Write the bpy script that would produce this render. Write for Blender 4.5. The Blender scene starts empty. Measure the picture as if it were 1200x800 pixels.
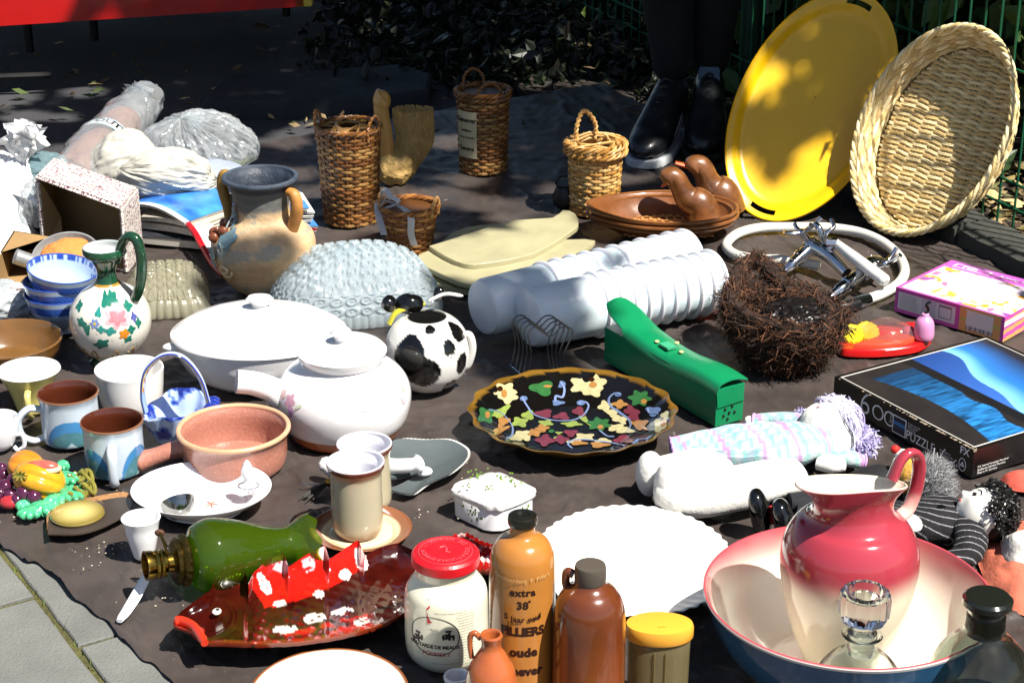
import bpy, math, random
import numpy as np
from mathutils import Vector, Matrix, Quaternion
random.seed(7); rng = np.random.default_rng(7)
scene = bpy.context.scene
COL = scene.collection
PI = math.pi; rad = math.radians

# ---------------------------------------------------------------- camera, sky, sun
CAMH, FOC, PITCH = 1.2, 2200.0, rad(22.5)
cam_data = bpy.data.cameras.new("camera"); cam = bpy.data.objects.new("camera", cam_data)
COL.objects.link(cam); scene.camera = cam
cam.location = (0, 0, CAMH); cam.rotation_euler = (PI/2 - PITCH, 0, 0)
cam_data.sensor_width = 36; cam_data.lens = FOC/1200*36
cam_data.clip_start = 0.05; cam_data.clip_end = 500
SUN_EL, SUN_AZ = rad(57), rad(38)          # azimuth: from the right (+X), turned towards the camera (-Y)
SUNV = Vector((math.cos(SUN_AZ)*math.cos(SUN_EL), -math.sin(SUN_AZ)*math.cos(SUN_EL), math.sin(SUN_EL)))
world = bpy.data.worlds.new("World"); scene.world = world; world.use_nodes = True
wn = world.node_tree; bg = wn.nodes["Background"]
sky = wn.nodes.new("ShaderNodeTexSky"); sky.sky_type = 'NISHITA'; sky.sun_disc = False
sky.sun_elevation = SUN_EL; sky.sun_rotation = math.atan2(SUNV.x, SUNV.y)
wn.links.new(sky.outputs[0], bg.inputs[0]); bg.inputs[1].default_value = 0.05
sd = bpy.data.lights.new("sun", 'SUN'); sun = bpy.data.objects.new("sun", sd); COL.objects.link(sun)
sd.energy = 5.0; sd.angle = rad(0.53); sd.color = (1.0, 0.95, 0.87)
sun.rotation_euler = SUNV.to_track_quat('Z', 'Y').to_euler(); sun.location = SUNV*10
scene.view_settings.view_transform = 'Standard'; scene.view_settings.look = 'None'
scene.view_settings.exposure = 1.1; scene.view_settings.gamma = 1.0
scene.cycles.max_bounces = 10; scene.cycles.transparent_max_bounces = 16
scene.cycles.transmission_bounces = 8; scene.cycles.sample_clamp_indirect = 4

# ---------------------------------------------------------------- from a photo pixel to a place on a plane
FW = np.array([0, math.cos(PITCH), -math.sin(PITCH)]); UP = np.array([0, math.sin(PITCH), math.cos(PITCH)])
CP = np.array([0, 0, CAMH])
def ray(x, y): return FW + np.array([1.0, 0, 0])*((x-600)/FOC) + UP*((400-y)/FOC)
def P(x, y, z=0.0):
    d = ray(x, y); return CP + d*((z-CAMH)/d[2])
def PN(x, y, g, n):                        # on the plane through g with normal n
    d = ray(x, y); n = np.array(n, float); return CP + d*(np.dot(np.array(g)-CP, n)/np.dot(d, n))
def K(p): return float(np.dot(np.array(p)-CP, FW))/FOC      # metres per pixel at p
def SD(y): return math.sin(PITCH + math.atan((y-400)/FOC))
def ZAT(Y, y):
    d = ray(600, y); return CAMH + Y*d[2]/d[1]

# ---------------------------------------------------------------- noise
def _h(a, b, c):
    n = (a*73856093) ^ (b*19349663) ^ (c*83492791); n = (n ^ (n >> 13))*1274126177; n = n ^ (n >> 16)
    return (n & 0xffff)/65535.0
def vn(p, s=1.0, seed=0):
    p = np.asarray(p, float)*s + seed*13.7 + 100
    i = np.floor(p).astype(np.int64); f = p-i; f = f*f*(3-2*f)
    x, y, z = i[..., 0], i[..., 1], i[..., 2]; u, v, w = f[..., 0], f[..., 1], f[..., 2]
    def lp(a, b, t): return a+(b-a)*t
    return lp(lp(lp(_h(x,y,z),_h(x+1,y,z),u), lp(_h(x,y+1,z),_h(x+1,y+1,z),u), v),
              lp(lp(_h(x,y,z+1),_h(x+1,y,z+1),u), lp(_h(x,y+1,z+1),_h(x+1,y+1,z+1),u), v), w)
def fbm(p, s=1.0, seed=0, o=3):
    r = 0; a = .5; t = 0
    for k in range(o): r = r + a*vn(p, s*2**k, seed+k); t += a; a *= .5
    return r/t

# ---------------------------------------------------------------- colour and materials
def hx(h, a=1.0):
    if not isinstance(h, str): return tuple(h)
    c = [int(h[i:i+2], 16)/255 for i in (0, 2, 4)]
    return tuple((x/12.92 if x <= .04045 else ((x+.055)/1.055)**2.4)*a for x in c)
_M = {}
def mat(name, col='808080', rough=.4, metal=0., var=.12, vs=8., bump=0., bs=60., coat=0., spec=.5, vcol=False, trans=0., ior=1.45, alpha=1., sub=0., ramp=None, spk=0., spkc='302010', spks=300, wave=None, sheen=0.):
    if name in _M: return _M[name]
    m = bpy.data.materials.new(name); m.use_nodes = True; nt = m.node_tree; N = nt.nodes; Lk = nt.links
    b = N["Principled BSDF"]
    tc = N.new("ShaderNodeTexCoord")
    if vcol:
        at = N.new("ShaderNodeAttribute"); at.attribute_name = "Col"; csock = at.outputs["Color"]
    elif ramp:                                # colour bands up the object's own height
        sp = N.new("ShaderNodeSeparateXYZ"); Lk.new(tc.outputs["Object"], sp.inputs[0])
        nz = N.new("ShaderNodeTexNoise"); nz.inputs["Scale"].default_value = 14; Lk.new(tc.outputs["Object"], nz.inputs["Vector"])
        ad = N.new("ShaderNodeMath"); ad.operation = 'MULTIPLY_ADD'; Lk.new(nz.outputs[0], ad.inputs[0])
        ad.inputs[1].default_value = ramp[2]; Lk.new(sp.outputs[2], ad.inputs[2])
        mr = N.new("ShaderNodeMapRange"); Lk.new(ad.outputs[0], mr.inputs[0])
        mr.inputs[1].default_value = ramp[0]+ramp[2]*.5; mr.inputs[2].default_value = ramp[1]+ramp[2]*.5
        cr = N.new("ShaderNodeValToRGB"); Lk.new(mr.outputs[0], cr.inputs[0])
        st = ramp[3]
        while len(cr.color_ramp.elements) < len(st): cr.color_ramp.elements.new(.5)
        for e, (p, c) in zip(cr.color_ramp.elements, st): e.position = p; e.color = (*hx(c), 1)
        csock = cr.outputs[0]
    else:
        rg = N.new("ShaderNodeRGB"); rg.outputs[0].default_value = (*hx(col), 1); csock = rg.outputs[0]
    if wave:                                  # thin stripes: (scale, direction, colour, width, distortion)
        wv = N.new("ShaderNodeTexWave"); wv.bands_direction = wave[1]; wv.inputs["Scale"].default_value = wave[0]
        wv.inputs["Distortion"].default_value = wave[4]; Lk.new(tc.outputs["Object"], wv.inputs["Vector"])
        gt = N.new("ShaderNodeMath"); gt.operation = 'GREATER_THAN'; gt.inputs[1].default_value = 1-wave[3]; Lk.new(wv.outputs["Fac"], gt.inputs[0])
        mx = N.new("ShaderNodeMix"); mx.data_type = 'RGBA'; Lk.new(gt.outputs[0], mx.inputs[0]); Lk.new(csock, mx.inputs[6]); mx.inputs[7].default_value = (*hx(wave[2]), 1); csock = mx.outputs[2]
    if var > 0:
        nz = N.new("ShaderNodeTexNoise"); nz.inputs["Scale"].default_value = vs; nz.inputs["Detail"].default_value = 6; nz.inputs["Roughness"].default_value = .6
        Lk.new(tc.outputs["Object"], nz.inputs["Vector"])
        mr = N.new("ShaderNodeMapRange"); Lk.new(nz.outputs[0], mr.inputs[0]); mr.inputs[1].default_value = .3; mr.inputs[2].default_value = .7
        mr.inputs[3].default_value = 1-var; mr.inputs[4].default_value = 1+var*.6
        mx = N.new("ShaderNodeVectorMath"); mx.operation = 'SCALE'; Lk.new(csock, mx.inputs[0]); Lk.new(mr.outputs[0], mx.inputs["Scale"]); csock = mx.outputs[0]
        rr = N.new("ShaderNodeMapRange"); Lk.new(nz.outputs[0], rr.inputs[0]); rr.inputs[1].default_value = .3; rr.inputs[2].default_value = .7
        rr.inputs[3].default_value = rough*.8; rr.inputs[4].default_value = min(1, rough*1.25+.02); Lk.new(rr.outputs[0], b.inputs["Roughness"])
    else: b.inputs["Roughness"].default_value = rough
    if spk > 0:
        nz = N.new("ShaderNodeTexNoise"); nz.inputs["Scale"].default_value = spks; nz.inputs["Detail"].default_value = 1; Lk.new(tc.outputs["Object"], nz.inputs["Vector"])
        gt = N.new("ShaderNodeMapRange"); gt.inputs[1].default_value = 1-spk; gt.inputs[2].default_value = 1-spk+.05; Lk.new(nz.outputs[0], gt.inputs[0])
        mx = N.new("ShaderNodeMix"); mx.data_type = 'RGBA'; Lk.new(gt.outputs[0], mx.inputs[0]); Lk.new(csock, mx.inputs[6]); mx.inputs[7].default_value = (*hx(spkc), 1); csock = mx.outputs[2]
    Lk.new(csock, b.inputs["Base Color"])
    b.inputs["Metallic"].default_value = metal; b.inputs["Specular IOR Level"].default_value = spec
    b.inputs["Coat Weight"].default_value = coat; b.inputs["Coat Roughness"].default_value = .05
    b.inputs["Transmission Weight"].default_value = trans; b.inputs["IOR"].default_value = ior; b.inputs["Alpha"].default_value = alpha
    b.inputs["Sheen Weight"].default_value = sheen
    if sub: b.inputs["Subsurface Weight"].default_value = sub; b.inputs["Subsurface Scale"].default_value = .01
    if bump:
        nz = N.new("ShaderNodeTexNoise"); nz.inputs["Scale"].default_value = bs; nz.inputs["Detail"].default_value = 5; Lk.new(tc.outputs["Object"], nz.inputs["Vector"])
        bp = N.new("ShaderNodeBump"); bp.inputs["Strength"].default_value = min(1, bump); bp.inputs["Distance"].default_value = .004; Lk.new(nz.outputs[0], bp.inputs["Height"]); Lk.new(bp.outputs[0], b.inputs["Normal"])
        if coat: Lk.new(bp.outputs[0], b.inputs["Coat Normal"])
    _M[name] = m; return m
def thin(name, col='ffffff', clear=.8, rough=.04, bump=.0, bs=40., veil=0., metal=False, ior=1.5):
    """thin glass or plastic film: tinted see-through mixed by fresnel with a gloss, plus a milky share (veil)"""
    if name in _M: return _M[name]
    m = bpy.data.materials.new(name); m.use_nodes = True; nt = m.node_tree; N = nt.nodes; Lk = nt.links; N.clear()
    out = N.new("ShaderNodeOutputMaterial"); tr = N.new("ShaderNodeBsdfTransparent"); gl = N.new("ShaderNodeBsdfGlossy")
    tr.inputs[0].default_value = (*[c*clear for c in hx(col)], 1); gl.inputs["Roughness"].default_value = rough
    fr = N.new("ShaderNodeFresnel"); ge = N.new("ShaderNodeNewGeometry"); im = N.new("ShaderNodeMix")
    im.inputs[2].default_value = ior; im.inputs[3].default_value = 1/ior; Lk.new(ge.outputs["Backfacing"], im.inputs[0]); Lk.new(im.outputs[0], fr.inputs[0])
    df = N.new("ShaderNodeBsdfDiffuse"); df.inputs[0].default_value = (*hx(col), 1)
    tl = N.new("ShaderNodeBsdfTranslucent"); tl.inputs[0].default_value = (*hx(col), 1)
    m0 = N.new("ShaderNodeMixShader"); m0.inputs[0].default_value = .4; Lk.new(df.outputs[0], m0.inputs[1]); Lk.new(tl.outputs[0], m0.inputs[2])
    m1 = N.new("ShaderNodeMixShader"); m1.inputs[0].default_value = veil; Lk.new(tr.outputs[0], m1.inputs[1]); Lk.new(m0.outputs[0], m1.inputs[2])
    m2 = N.new("ShaderNodeMixShader"); Lk.new(fr.outputs[0], m2.inputs[0]); Lk.new(m1.outputs[0], m2.inputs[1]); Lk.new(gl.outputs[0], m2.inputs[2])
    if bump:
        tc = N.new("ShaderNodeTexCoord"); nz = N.new("ShaderNodeTexNoise"); nz.inputs["Scale"].default_value = bs; nz.inputs["Detail"].default_value = 3; nz.inputs["Distortion"].default_value = 1.2
        Lk.new(tc.outputs["Object"], nz.inputs["Vector"])
        bp = N.new("ShaderNodeBump"); bp.inputs["Strength"].default_value = bump; bp.inputs["Distance"].default_value = .01; Lk.new(nz.outputs[0], bp.inputs["Height"])
        Lk.new(bp.outputs[0], gl.inputs["Normal"]); Lk.new(bp.outputs[0], fr.inputs["Normal"]); Lk.new(bp.outputs[0], df.inputs["Normal"])
    Lk.new(m2.outputs[0], out.inputs[0]); _M[name] = m; return m

# ---------------------------------------------------------------- mesh building
class MB:
    def __init__(s): s.v = []; s.f = []; s.m = []; s.c = []; s.n = 0
    def add(s, v, f, mi=0, c=None):
        v = np.asarray(v, float).reshape(-1, 3); s.v.append(v)
        for q in f: s.f.append([i+s.n for i in q])
        s.m += [mi]*len(f); s.n += len(v)
        s.c.append(np.ones((len(v), 3))*.5 if c is None else np.broadcast_to(np.asarray(c, float), (len(v), 3)))
        return s
    def V(s): return np.concatenate(s.v) if s.v else np.zeros((0, 3))
_INV = {}                                     # object name -> 4x4 inverse world matrix as numpy
def _mat4(o): return _INV.get(o.name, np.eye(4))
def thing(name, label, cat, loc, rot=None, group=None):
    o = bpy.data.objects.new(name, None); COL.objects.link(o); o.empty_display_size = .02
    o.location = tuple(loc)
    Mx = Matrix.Translation(Vector(loc))
    if rot is not None: o.rotation_mode = 'QUATERNION'; o.rotation_quaternion = rot; Mx = Mx @ rot.to_matrix().to_4x4()
    _INV[o.name] = np.array(Mx.inverted())
    o['label'] = label; o['category'] = cat
    if group: o['group'] = group
    return o
def build(mb, name, mats, parent=None, local=False, smooth=True, angle=40, kind=None, col=False, origin=None, label=None):
    V = mb.V()
    if parent is not None and not local:
        A = _mat4(parent); V = V @ A[:3, :3].T + A[:3, 3]
    if origin is not None: V = V-np.array(origin)
    me = bpy.data.meshes.new(name); me.from_pydata(V.tolist(), [], mb.f); 
    for m in (mats if isinstance(mats, (list, tuple)) else [mats]): me.materials.append(m)
    if any(mb.m): me.polygons.foreach_set("material_index", mb.m)
    if col:
        C = np.concatenate(mb.c); a = me.color_attributes.new("Col", 'FLOAT_COLOR', 'POINT')
        a.data.foreach_set("color", np.c_[C, np.ones(len(C))].ravel().astype(np.float32))
    if smooth:
        me.shade_smooth()
        if angle: me.set_sharp_from_angle(angle=rad(angle))
    me.update()
    o = bpy.data.objects.new(name, me); COL.objects.link(o)
    if parent is not None:
        o.parent = parent; _INV[o.name] = _mat4(parent)
    if origin is not None: o.location = tuple(origin)
    if kind: o['kind'] = kind
    if label: o['label'] = label
    return o
def tag(o, label, cat, group=None):
    o['label'] = label; o['category'] = cat
    if group: o['group'] = group
    return o
def quads(nu, nv, cu=False, cv=False):
    """faces of a grid with nu x nv vertices (row = u)"""
    f = []
    for i in range(nu if cu else nu-1):
        a = i*nv; b = ((i+1) % nu)*nv
        for j in range(nv if cv else nv-1):
            k = (j+1) % nv; f.append((a+j, b+j, b+k, a+k))
    return f
def crom(pts, n=5):
    p = np.array(pts, float); 
    if n <= 1: return p
    q = np.vstack([2*p[0]-p[1], p, 2*p[-1]-p[-2]]); out = []
    for i in range(1, len(q)-2):
        for k in range(n):
            t = k/n; a, b, c, d = q[i-1], q[i], q[i+1], q[i+2]
            out.append(.5*((2*b)+(c-a)*t+(2*a-5*b+4*c-d)*t*t+(3*b-a-3*c+d)*t**3))
    out.append(p[-1]); return np.array(out)
def lathe(prof, org=(0, 0, 0), seg=56, sx=1., sy=1., rotz=0., rmod=None, cap0=True, cap1=True):
    """prof [(r,z)]; returns verts, faces, TH, T, R, Z. theta 0 faces the camera, grows to the right"""
    pr = np.array(prof, float); n = len(pr); th = np.linspace(0, 2*PI, seg, endpoint=False)
    TH, I = np.meshgrid(th, np.arange(n)); R = pr[:, 0][:, None]*np.ones(seg); Z = pr[:, 1][:, None]*np.ones(seg)
    R0 = R.copy()
    if rmod is not None:
        R, Z = rmod(TH, R, Z)
    X = R*np.sin(TH)*sx; Y = -R*np.cos(TH)*sy
    c, s_ = math.cos(rotz), math.sin(rotz); X, Y = X*c-Y*s_, X*s_+Y*c
    v = np.stack([X+org[0], Y+org[1], Z+org[2]], -1).reshape(-1, 3)
    f = [q[::-1] for q in quads(n, seg, cv=True)]
    if cap0: f.append(tuple(reversed(range(seg))))
    if cap1: f.append(tuple(range((n-1)*seg, n*seg)))
    return v, f, TH.ravel(), (I/(n-1)).ravel(), R.ravel(), Z.ravel()
def frames(p, closed=False):
    p = np.asarray(p, float); n = len(p)
    if closed: t = np.roll(p, -1, 0)-np.roll(p, 1, 0)
    else: t = np.gradient(p, axis=0)
    t /= np.linalg.norm(t, axis=1)[:, None]+1e-12
    a = np.array([0, 0, 1.]) if abs(t[0][2]) < .9 else np.array([1., 0, 0])
    N = np.zeros_like(p); N[0] = a-t[0]*np.dot(a, t[0]); N[0] /= np.linalg.norm(N[0])
    for i in range(1, n):
        v = N[i-1]-t[i]*np.dot(N[i-1], t[i]); N[i] = v/(np.linalg.norm(v)+1e-12)
    return t, N, np.cross(t, N)
def tube(p, r, seg=10, closed=False, caps=True, flat=1.0, a0=0.):
    p = np.asarray(p, float); n = len(p); r = np.broadcast_to(np.asarray(r, float), (n,))
    t, N, B = frames(p, closed); a = np.linspace(0, 2*PI, seg, endpoint=False)+a0
    v = p[:, None, :] + r[:, None, None]*(np.cos(a)[None, :, None]*N[:, None, :]*flat + np.sin(a)[None, :, None]*B[:, None, :])
    f = [q[::-1] for q in quads(n, seg, cu=closed, cv=True)]
    if caps and not closed: f.append(tuple(reversed(range(seg)))); f.append(tuple(range((n-1)*seg, n*seg)))
    return v.reshape(-1, 3), f
def loft(p, w, h, seg=24, power=2., zup=None):
    """section: half width w sideways (level), half height h upwards, round ends supplied by w,h -> small"""
    p = np.asarray(p, float); n = len(p); t = np.gradient(p, axis=0); t /= np.linalg.norm(t, axis=1)[:, None]
    U = np.array([0, 0, 1.]) if zup is None else np.array(zup, float); S = np.cross(t, U); S /= np.linalg.norm(S, axis=1)[:, None]; Q = np.cross(S, t)
    a = np.linspace(0, 2*PI, seg, endpoint=False); ca, sa = np.cos(a), np.sin(a)
    ca = np.sign(ca)*np.abs(ca)**(2/power); sa = np.sign(sa)*np.abs(sa)**(2/power)
    w = np.broadcast_to(w, (n,)); h = np.broadcast_to(h, (n,))
    v = p[:, None, :] + w[:, None, None]*ca[None, :, None]*S[:, None, :] + h[:, None, None]*sa[None, :, None]*Q[:, None, :]
    f = quads(n, seg, cv=True); f.append(tuple(range(seg))); f.append(tuple(reversed(range((n-1)*seg, n*seg))))
    return v.reshape(-1, 3), f
def ball(c, r, nu=20, nv=12, M3=None):
    r = np.broadcast_to(np.asarray(r, float), (3,)); ph = np.linspace(0, PI, nv); th = np.linspace(0, 2*PI, nu, endpoint=False)
    PH, TH = np.meshgrid(ph, th, indexing='ij'); v = np.stack([np.sin(PH)*np.cos(TH)*r[0], np.sin(PH)*np.sin(TH)*r[1], np.cos(PH)*r[2]], -1).reshape(-1, 3)
    if M3 is not None: v = v @ np.array(M3).T
    return v+np.array(c), quads(nv, nu, cv=True)
def slab(poly, z0, z1, bev=0.):
    """extruded outline: poly [(X,Y)] world; with a small bevel on top"""
    poly = np.array([q[:2] for q in poly], float); n = len(poly)
    ar = np.sum(poly[:, 0]*np.roll(poly[:, 1], -1)-np.roll(poly[:, 0], -1)*poly[:, 1])
    if ar < 0: poly = poly[::-1]
    c = poly.mean(0); d = c-poly; d /= np.linalg.norm(d, axis=1)[:, None]+1e-9
    rows = [np.c_[poly, np.full(n, z0)], np.c_[poly, np.full(n, z1-bev)]]
    if bev: rows.append(np.c_[poly+d*bev, np.full(n, z1)])
    v = np.concatenate(rows); k = len(rows); f = []
    for i in range(k-1):
        for j in range(n): m = (j+1) % n; f.append((i*n+j, i*n+m, (i+1)*n+m, (i+1)*n+j))
    f.append(tuple(reversed(range(n)))); f.append(tuple(range((k-1)*n, k*n)))
    return v, f
def box8(b, t):
    """box from 4 bottom and 4 top corners, same order"""
    v = np.array(list(b)+list(t), float); f = [(3, 2, 1, 0), (4, 5, 6, 7)]+[(i, (i+1) % 4, (i+1) % 4+4, i+4) for i in range(4)]
    return v, f
def cbox(c, s, M3=None):
    v = np.array([[x, y, z] for z in (-.5, .5) for x, y in ((-.5, -.5), (.5, -.5), (.5, .5), (-.5, .5))])*np.array(s)
    if M3 is not None: v = v @ np.array(M3).T
    return v+np.array(c), [(3, 2, 1, 0), (4, 5, 6, 7), (0, 1, 5, 4), (1, 2, 6, 5), (2, 3, 7, 6), (3, 0, 4, 7)]
def sheet(fn, nu, nv, thick=0.):
    """grid surface fn(U,V)->(nu,nv,3); with thickness downwards"""
    U, V = np.meshgrid(np.linspace(0, 1, nu), np.linspace(0, 1, nv), indexing='ij')
    p = fn(U, V).reshape(-1, 3); f = quads(nu, nv)
    if not thick: return p, f, U.ravel(), V.ravel()
    n = len(p); q = p-np.array([0, 0, thick]); g = [tuple(reversed([i+n for i in a])) for a in f]
    e = []
    for i in range(nu-1): e += [(i*nv, i*nv+n, (i+1)*nv+n, (i+1)*nv), ((i+1)*nv+nv-1, (i+1)*nv+nv-1+n, i*nv+nv-1+n, i*nv+nv-1)]
    for j in range(nv-1):
        a = (nu-1)*nv; e += [(j+1, j+1+n, j+n, j), (a+j, a+j+n, a+j+1+n, a+j+1)]
    return np.vstack([p, q]), f+g+e, np.r_[U.ravel(), U.ravel()], np.r_[V.ravel(), V.ravel()]

class Pot:
    """measures of an upright round thing read off the photo: axis at cx, lowest point yb, rings (half width, height of ring centre)"""
    def __init__(s, cx, yb, prof, z0=0., n=5, ymid=None):
        pr = np.array(prof, float); ycb = pr[0][1]
        top = pr[:, 1].min(); ym = ymid if ymid else (ycb+top)/2
        bx = 600+(cx-600)*(5711-ycb)/(5711-ym)
        s.G = P(bx, ycb, z0); s.k = K(s.G); s.z0 = z0
        s.raw = np.array([(r*K((s.G[0], s.G[1], ZAT(s.G[1], y))), ZAT(s.G[1], y)-z0) for r, y in pr])
        s.raw[0][1] = 0; s.prof = crom(s.raw, n); s.prof[:, 0] = np.maximum(s.prof[:, 0], 1e-4); s.prof[:, 1] = np.maximum(s.prof[:, 1], 0)
    def z(s, y): return ZAT(s.G[1], y)-s.z0
    def shell(s, t):                          # t in metres: outer profile, lip, inner profile
        p = s.prof; q = p[::-1].copy(); q[:, 0] = np.maximum(q[:, 0]-t, 1e-4); zb = t*1.4
        q[:, 1] = np.maximum(q[:, 1], zb); lip = np.array([[p[-1][0]-t*.25, p[-1][1]+t*.45], [p[-1][0]-t*.75, p[-1][1]+t*.45]])
        keep = [i for i in range(len(q)) if i == 0 or q[i][1] < q[i-1][1]+1e-9 or q[i][1] > zb]
        q = q[keep]; return np.vstack([[[1e-4, 0]], p, lip, q, [[1e-4, zb]]])
    def solid(s): return np.vstack([[[1e-4, 0]], s.prof, [[1e-4, s.prof[-1][1]]]])
    def R(s, z): return float(np.interp(z, *zip(*sorted((b, a) for a, b in s.prof))))
    def at(s, th, r, z): return np.array([s.G[0]+r*math.sin(th), s.G[1]-r*math.cos(th), z+s.z0])
    def handle(s, th, pts, rp, n=6, seg=12, flat=1.):
        """loop in the upright plane at azimuth th: pts (distance from axis px, height px)"""
        q = crom([s.at(th, r*s.k, s.z(y)) for r, y in pts], n)
        rr = np.interp(np.linspace(0, 1, len(q)), np.linspace(0, 1, len(np.atleast_1d(rp))), np.atleast_1d(rp))*s.k
        return tube(q, rr, seg, flat=flat)
def text(s, size, bold=0., spacing=1., align='CENTER'):
    c = bpy.data.curves.new("text", 'FONT'); c.body = s; c.size = size; c.align_x = align; c.align_y = 'CENTER'; c.offset = bold*size; c.space_character = spacing; c.resolution_u = 3
    o = bpy.data.objects.new("text", c); COL.objects.link(o)
    dg = bpy.context.evaluated_depsgraph_get(); me = o.evaluated_get(dg).to_mesh()
    v = np.array([q.co[:] for q in me.vertices]).reshape(-1, 3); f = [tuple(p.vertices) for p in me.polygons]
    o.evaluated_get(dg).to_mesh_clear(); bpy.data.objects.remove(o); bpy.data.curves.remove(c)
    return v, f
def yo(pot, th, y):
    """axis height of the wall point that is seen at picture height y"""
    q = y
    for _ in range(4): q = y-pot.R(pot.z(q))/pot.k*SD(y)*math.cos(th)
    return q
def text_on(pot, s, th0, y, sizepx, bold=0., spacing=1., off=.0004, arc=0.):
    y = yo(pot, th0, y)
    sz = sizepx*pot.k; v, f = text(s, sz, bold, spacing); z0 = pot.z(y); R0 = pot.R(z0)
    out = []
    for a in v:
        z = z0+a[1]+arc*(a[0]**2); r = pot.R(z)+off; out.append(pot.at(th0+a[0]/R0, r, z))
    return np.array(out), f
def blot(pot, th0, y, wpx, hpx, lobes=0, depth=.2, rot=0., off=.0004, ph=0., n=28, ecc=1.):
    """a painted patch that follows the round wall of a pot"""
    z0 = pot.z(yo(pot, th0, y)); R0 = pot.R(z0); v = []; a = np.linspace(0, 2*PI, n, endpoint=False)
    for s_ in (0, .35, .7, 1):
        for q in a:
            m = 1+depth*math.cos(lobes*q+ph) if lobes else 1
            x = wpx/2*math.cos(q)*m*s_; w = hpx/2*math.sin(q)*m*s_
            x, w = x*math.cos(rot)-w*math.sin(rot), x*math.sin(rot)+w*math.cos(rot)
            z = z0+w*pot.k; v.append(pot.at(th0+x*pot.k/R0, pot.R(z)+off, z))
    return np.array(v), quads(4, n, cv=True)
def axis_rot(d): return Vector((0, 0, 1)).rotation_difference(Vector(d))
def wob(v, amp, s, seed=0):
    v = np.asarray(v, float); return v+amp*(np.stack([fbm(v, s, seed), fbm(v, s, seed+31), fbm(v, s, seed+67)], -1)-.5)*2
def inpoly(px, py, poly):
    x = np.asarray(px); y = np.asarray(py); r = np.zeros(x.shape, bool); n = len(poly)
    for i in range(n):
        x1, y1 = poly[i]; x2, y2 = poly[(i+1) % n]
        c = ((y1 > y) != (y2 > y)) & (x < (x2-x1)*(y-y1)/((y2-y1) if y2 != y1 else 1e-9)+x1); r ^= c
    return r
def toscreen(p):
    d = np.asarray(p, float)-CP; z = d @ FW; return 600+FOC*d[..., 0]/z, 400-FOC*(d @ UP)/z

# ================================================================ THE GROUND
m_ground = mat('soil', '2c2620', .95, var=.4, vs=5, bump=1, bs=90)
m_asph = mat('asphalt', '38383a', .9, var=.35, vs=3, bump=.8, bs=260, spk=.42, spkc='35353a', spks=420)
m_tarp = mat('tarpaulin', '423b38', .42, var=.35, vs=7, bump=.5, bs=34, spk=.25, spkc='6a6461', spks=55, spec=.45)
m_slab = mat('slab_stone', '686965', .85, var=.22, vs=9, bump=.5, bs=240, spk=.36, spkc='565753', spks=380)
m_moss = mat('moss', '4c4a26', .95, var=.45, vs=40, bump=1, bs=200)
m_kerb = mat('kerb_stone', '3a3b36', .9, var=.35, vs=12, bump=.9, bs=80)

mb = MB(); g = 60.0
mb.add([(-g, -5, -.05), (g, -5, -.05), (g, 90, -.05), (-g, 90, -.05)], [(0, 1, 2, 3)]); o = build(mb, 'ground', m_ground); o['kind'] = 'structure'
mb = MB(); p = [P(-400, 1100, -.02), P(1500, 1100, -.02), P(1260, 380, -.02), P(1050, 245, -.02), P(860, 185, -.02), P(540, 112, -.02), P(380, 20, -.02), P(350, -140, -.02), P(-400, -140, -.02)]
mb.add(p, [tuple(range(len(p)))]); o = build(mb, 'pavement', m_asph, smooth=False); o['kind'] = 'structure'; pavement = o

# slabs of the footpath, laid in two staggered rows parallel to the joint that runs down the picture
TOPS = -.0075
A0 = P(0, 644, TOPS); A1 = P(123, 800, TOPS); ud = (A1-A0)[:2]; ud /= np.linalg.norm(ud); vd = np.array([ud[1], -ud[0]])   # vd: to the left of the joint
def uv2(u, v): return A0[:2]+ud*u+vd*v
def uof(px, py): return float(np.dot(P(px, py, TOPS)[:2]-A0[:2], ud))
uC, uB = uof(91, 757), uof(39, 699); SL = .30; J = .004
mb = MB(); c4 = [uv2(-.9, -.5), uv2(1.2, -.5), uv2(1.2, .95), uv2(-.9, .95)]
v, f = slab(c4, -.03, TOPS-.0045); mb.add(v, f); moss = build(mb, 'moss_joints', m_moss, kind='stuff'); moss['label'] = 'mossy joints'
moss.parent = pavement
for row, (v0, v1, u0) in enumerate([(-.27, 0, uC), (0, .30, uB), (.30, .60, uC-.02)]):
    for k in range(-3, 4):
        a, b = u0+k*SL+J, u0+(k+1)*SL-J; h = TOPS+random.uniform(-.0015, .0008)
        pts = []
        for q in range(9): pts.append((a+(b-a)*q/8, v0+J+random.uniform(-.0012, .0012)))
        for q in range(9): pts.append((b-(b-a)*q/8, v1-J+random.uniform(-.0012, .0012)))
        poly = [uv2(*q) for q in pts]; mb = MB(); v, f = slab(poly, -.03, h, .002); c = np.array([*uv2((a+b)/2, (v0+v1)/2), h]); mb.add(v, f)
        o = build(mb, 'paving_slab', m_slab, smooth=True, angle=30, origin=c); o.parent = pavement

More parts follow.
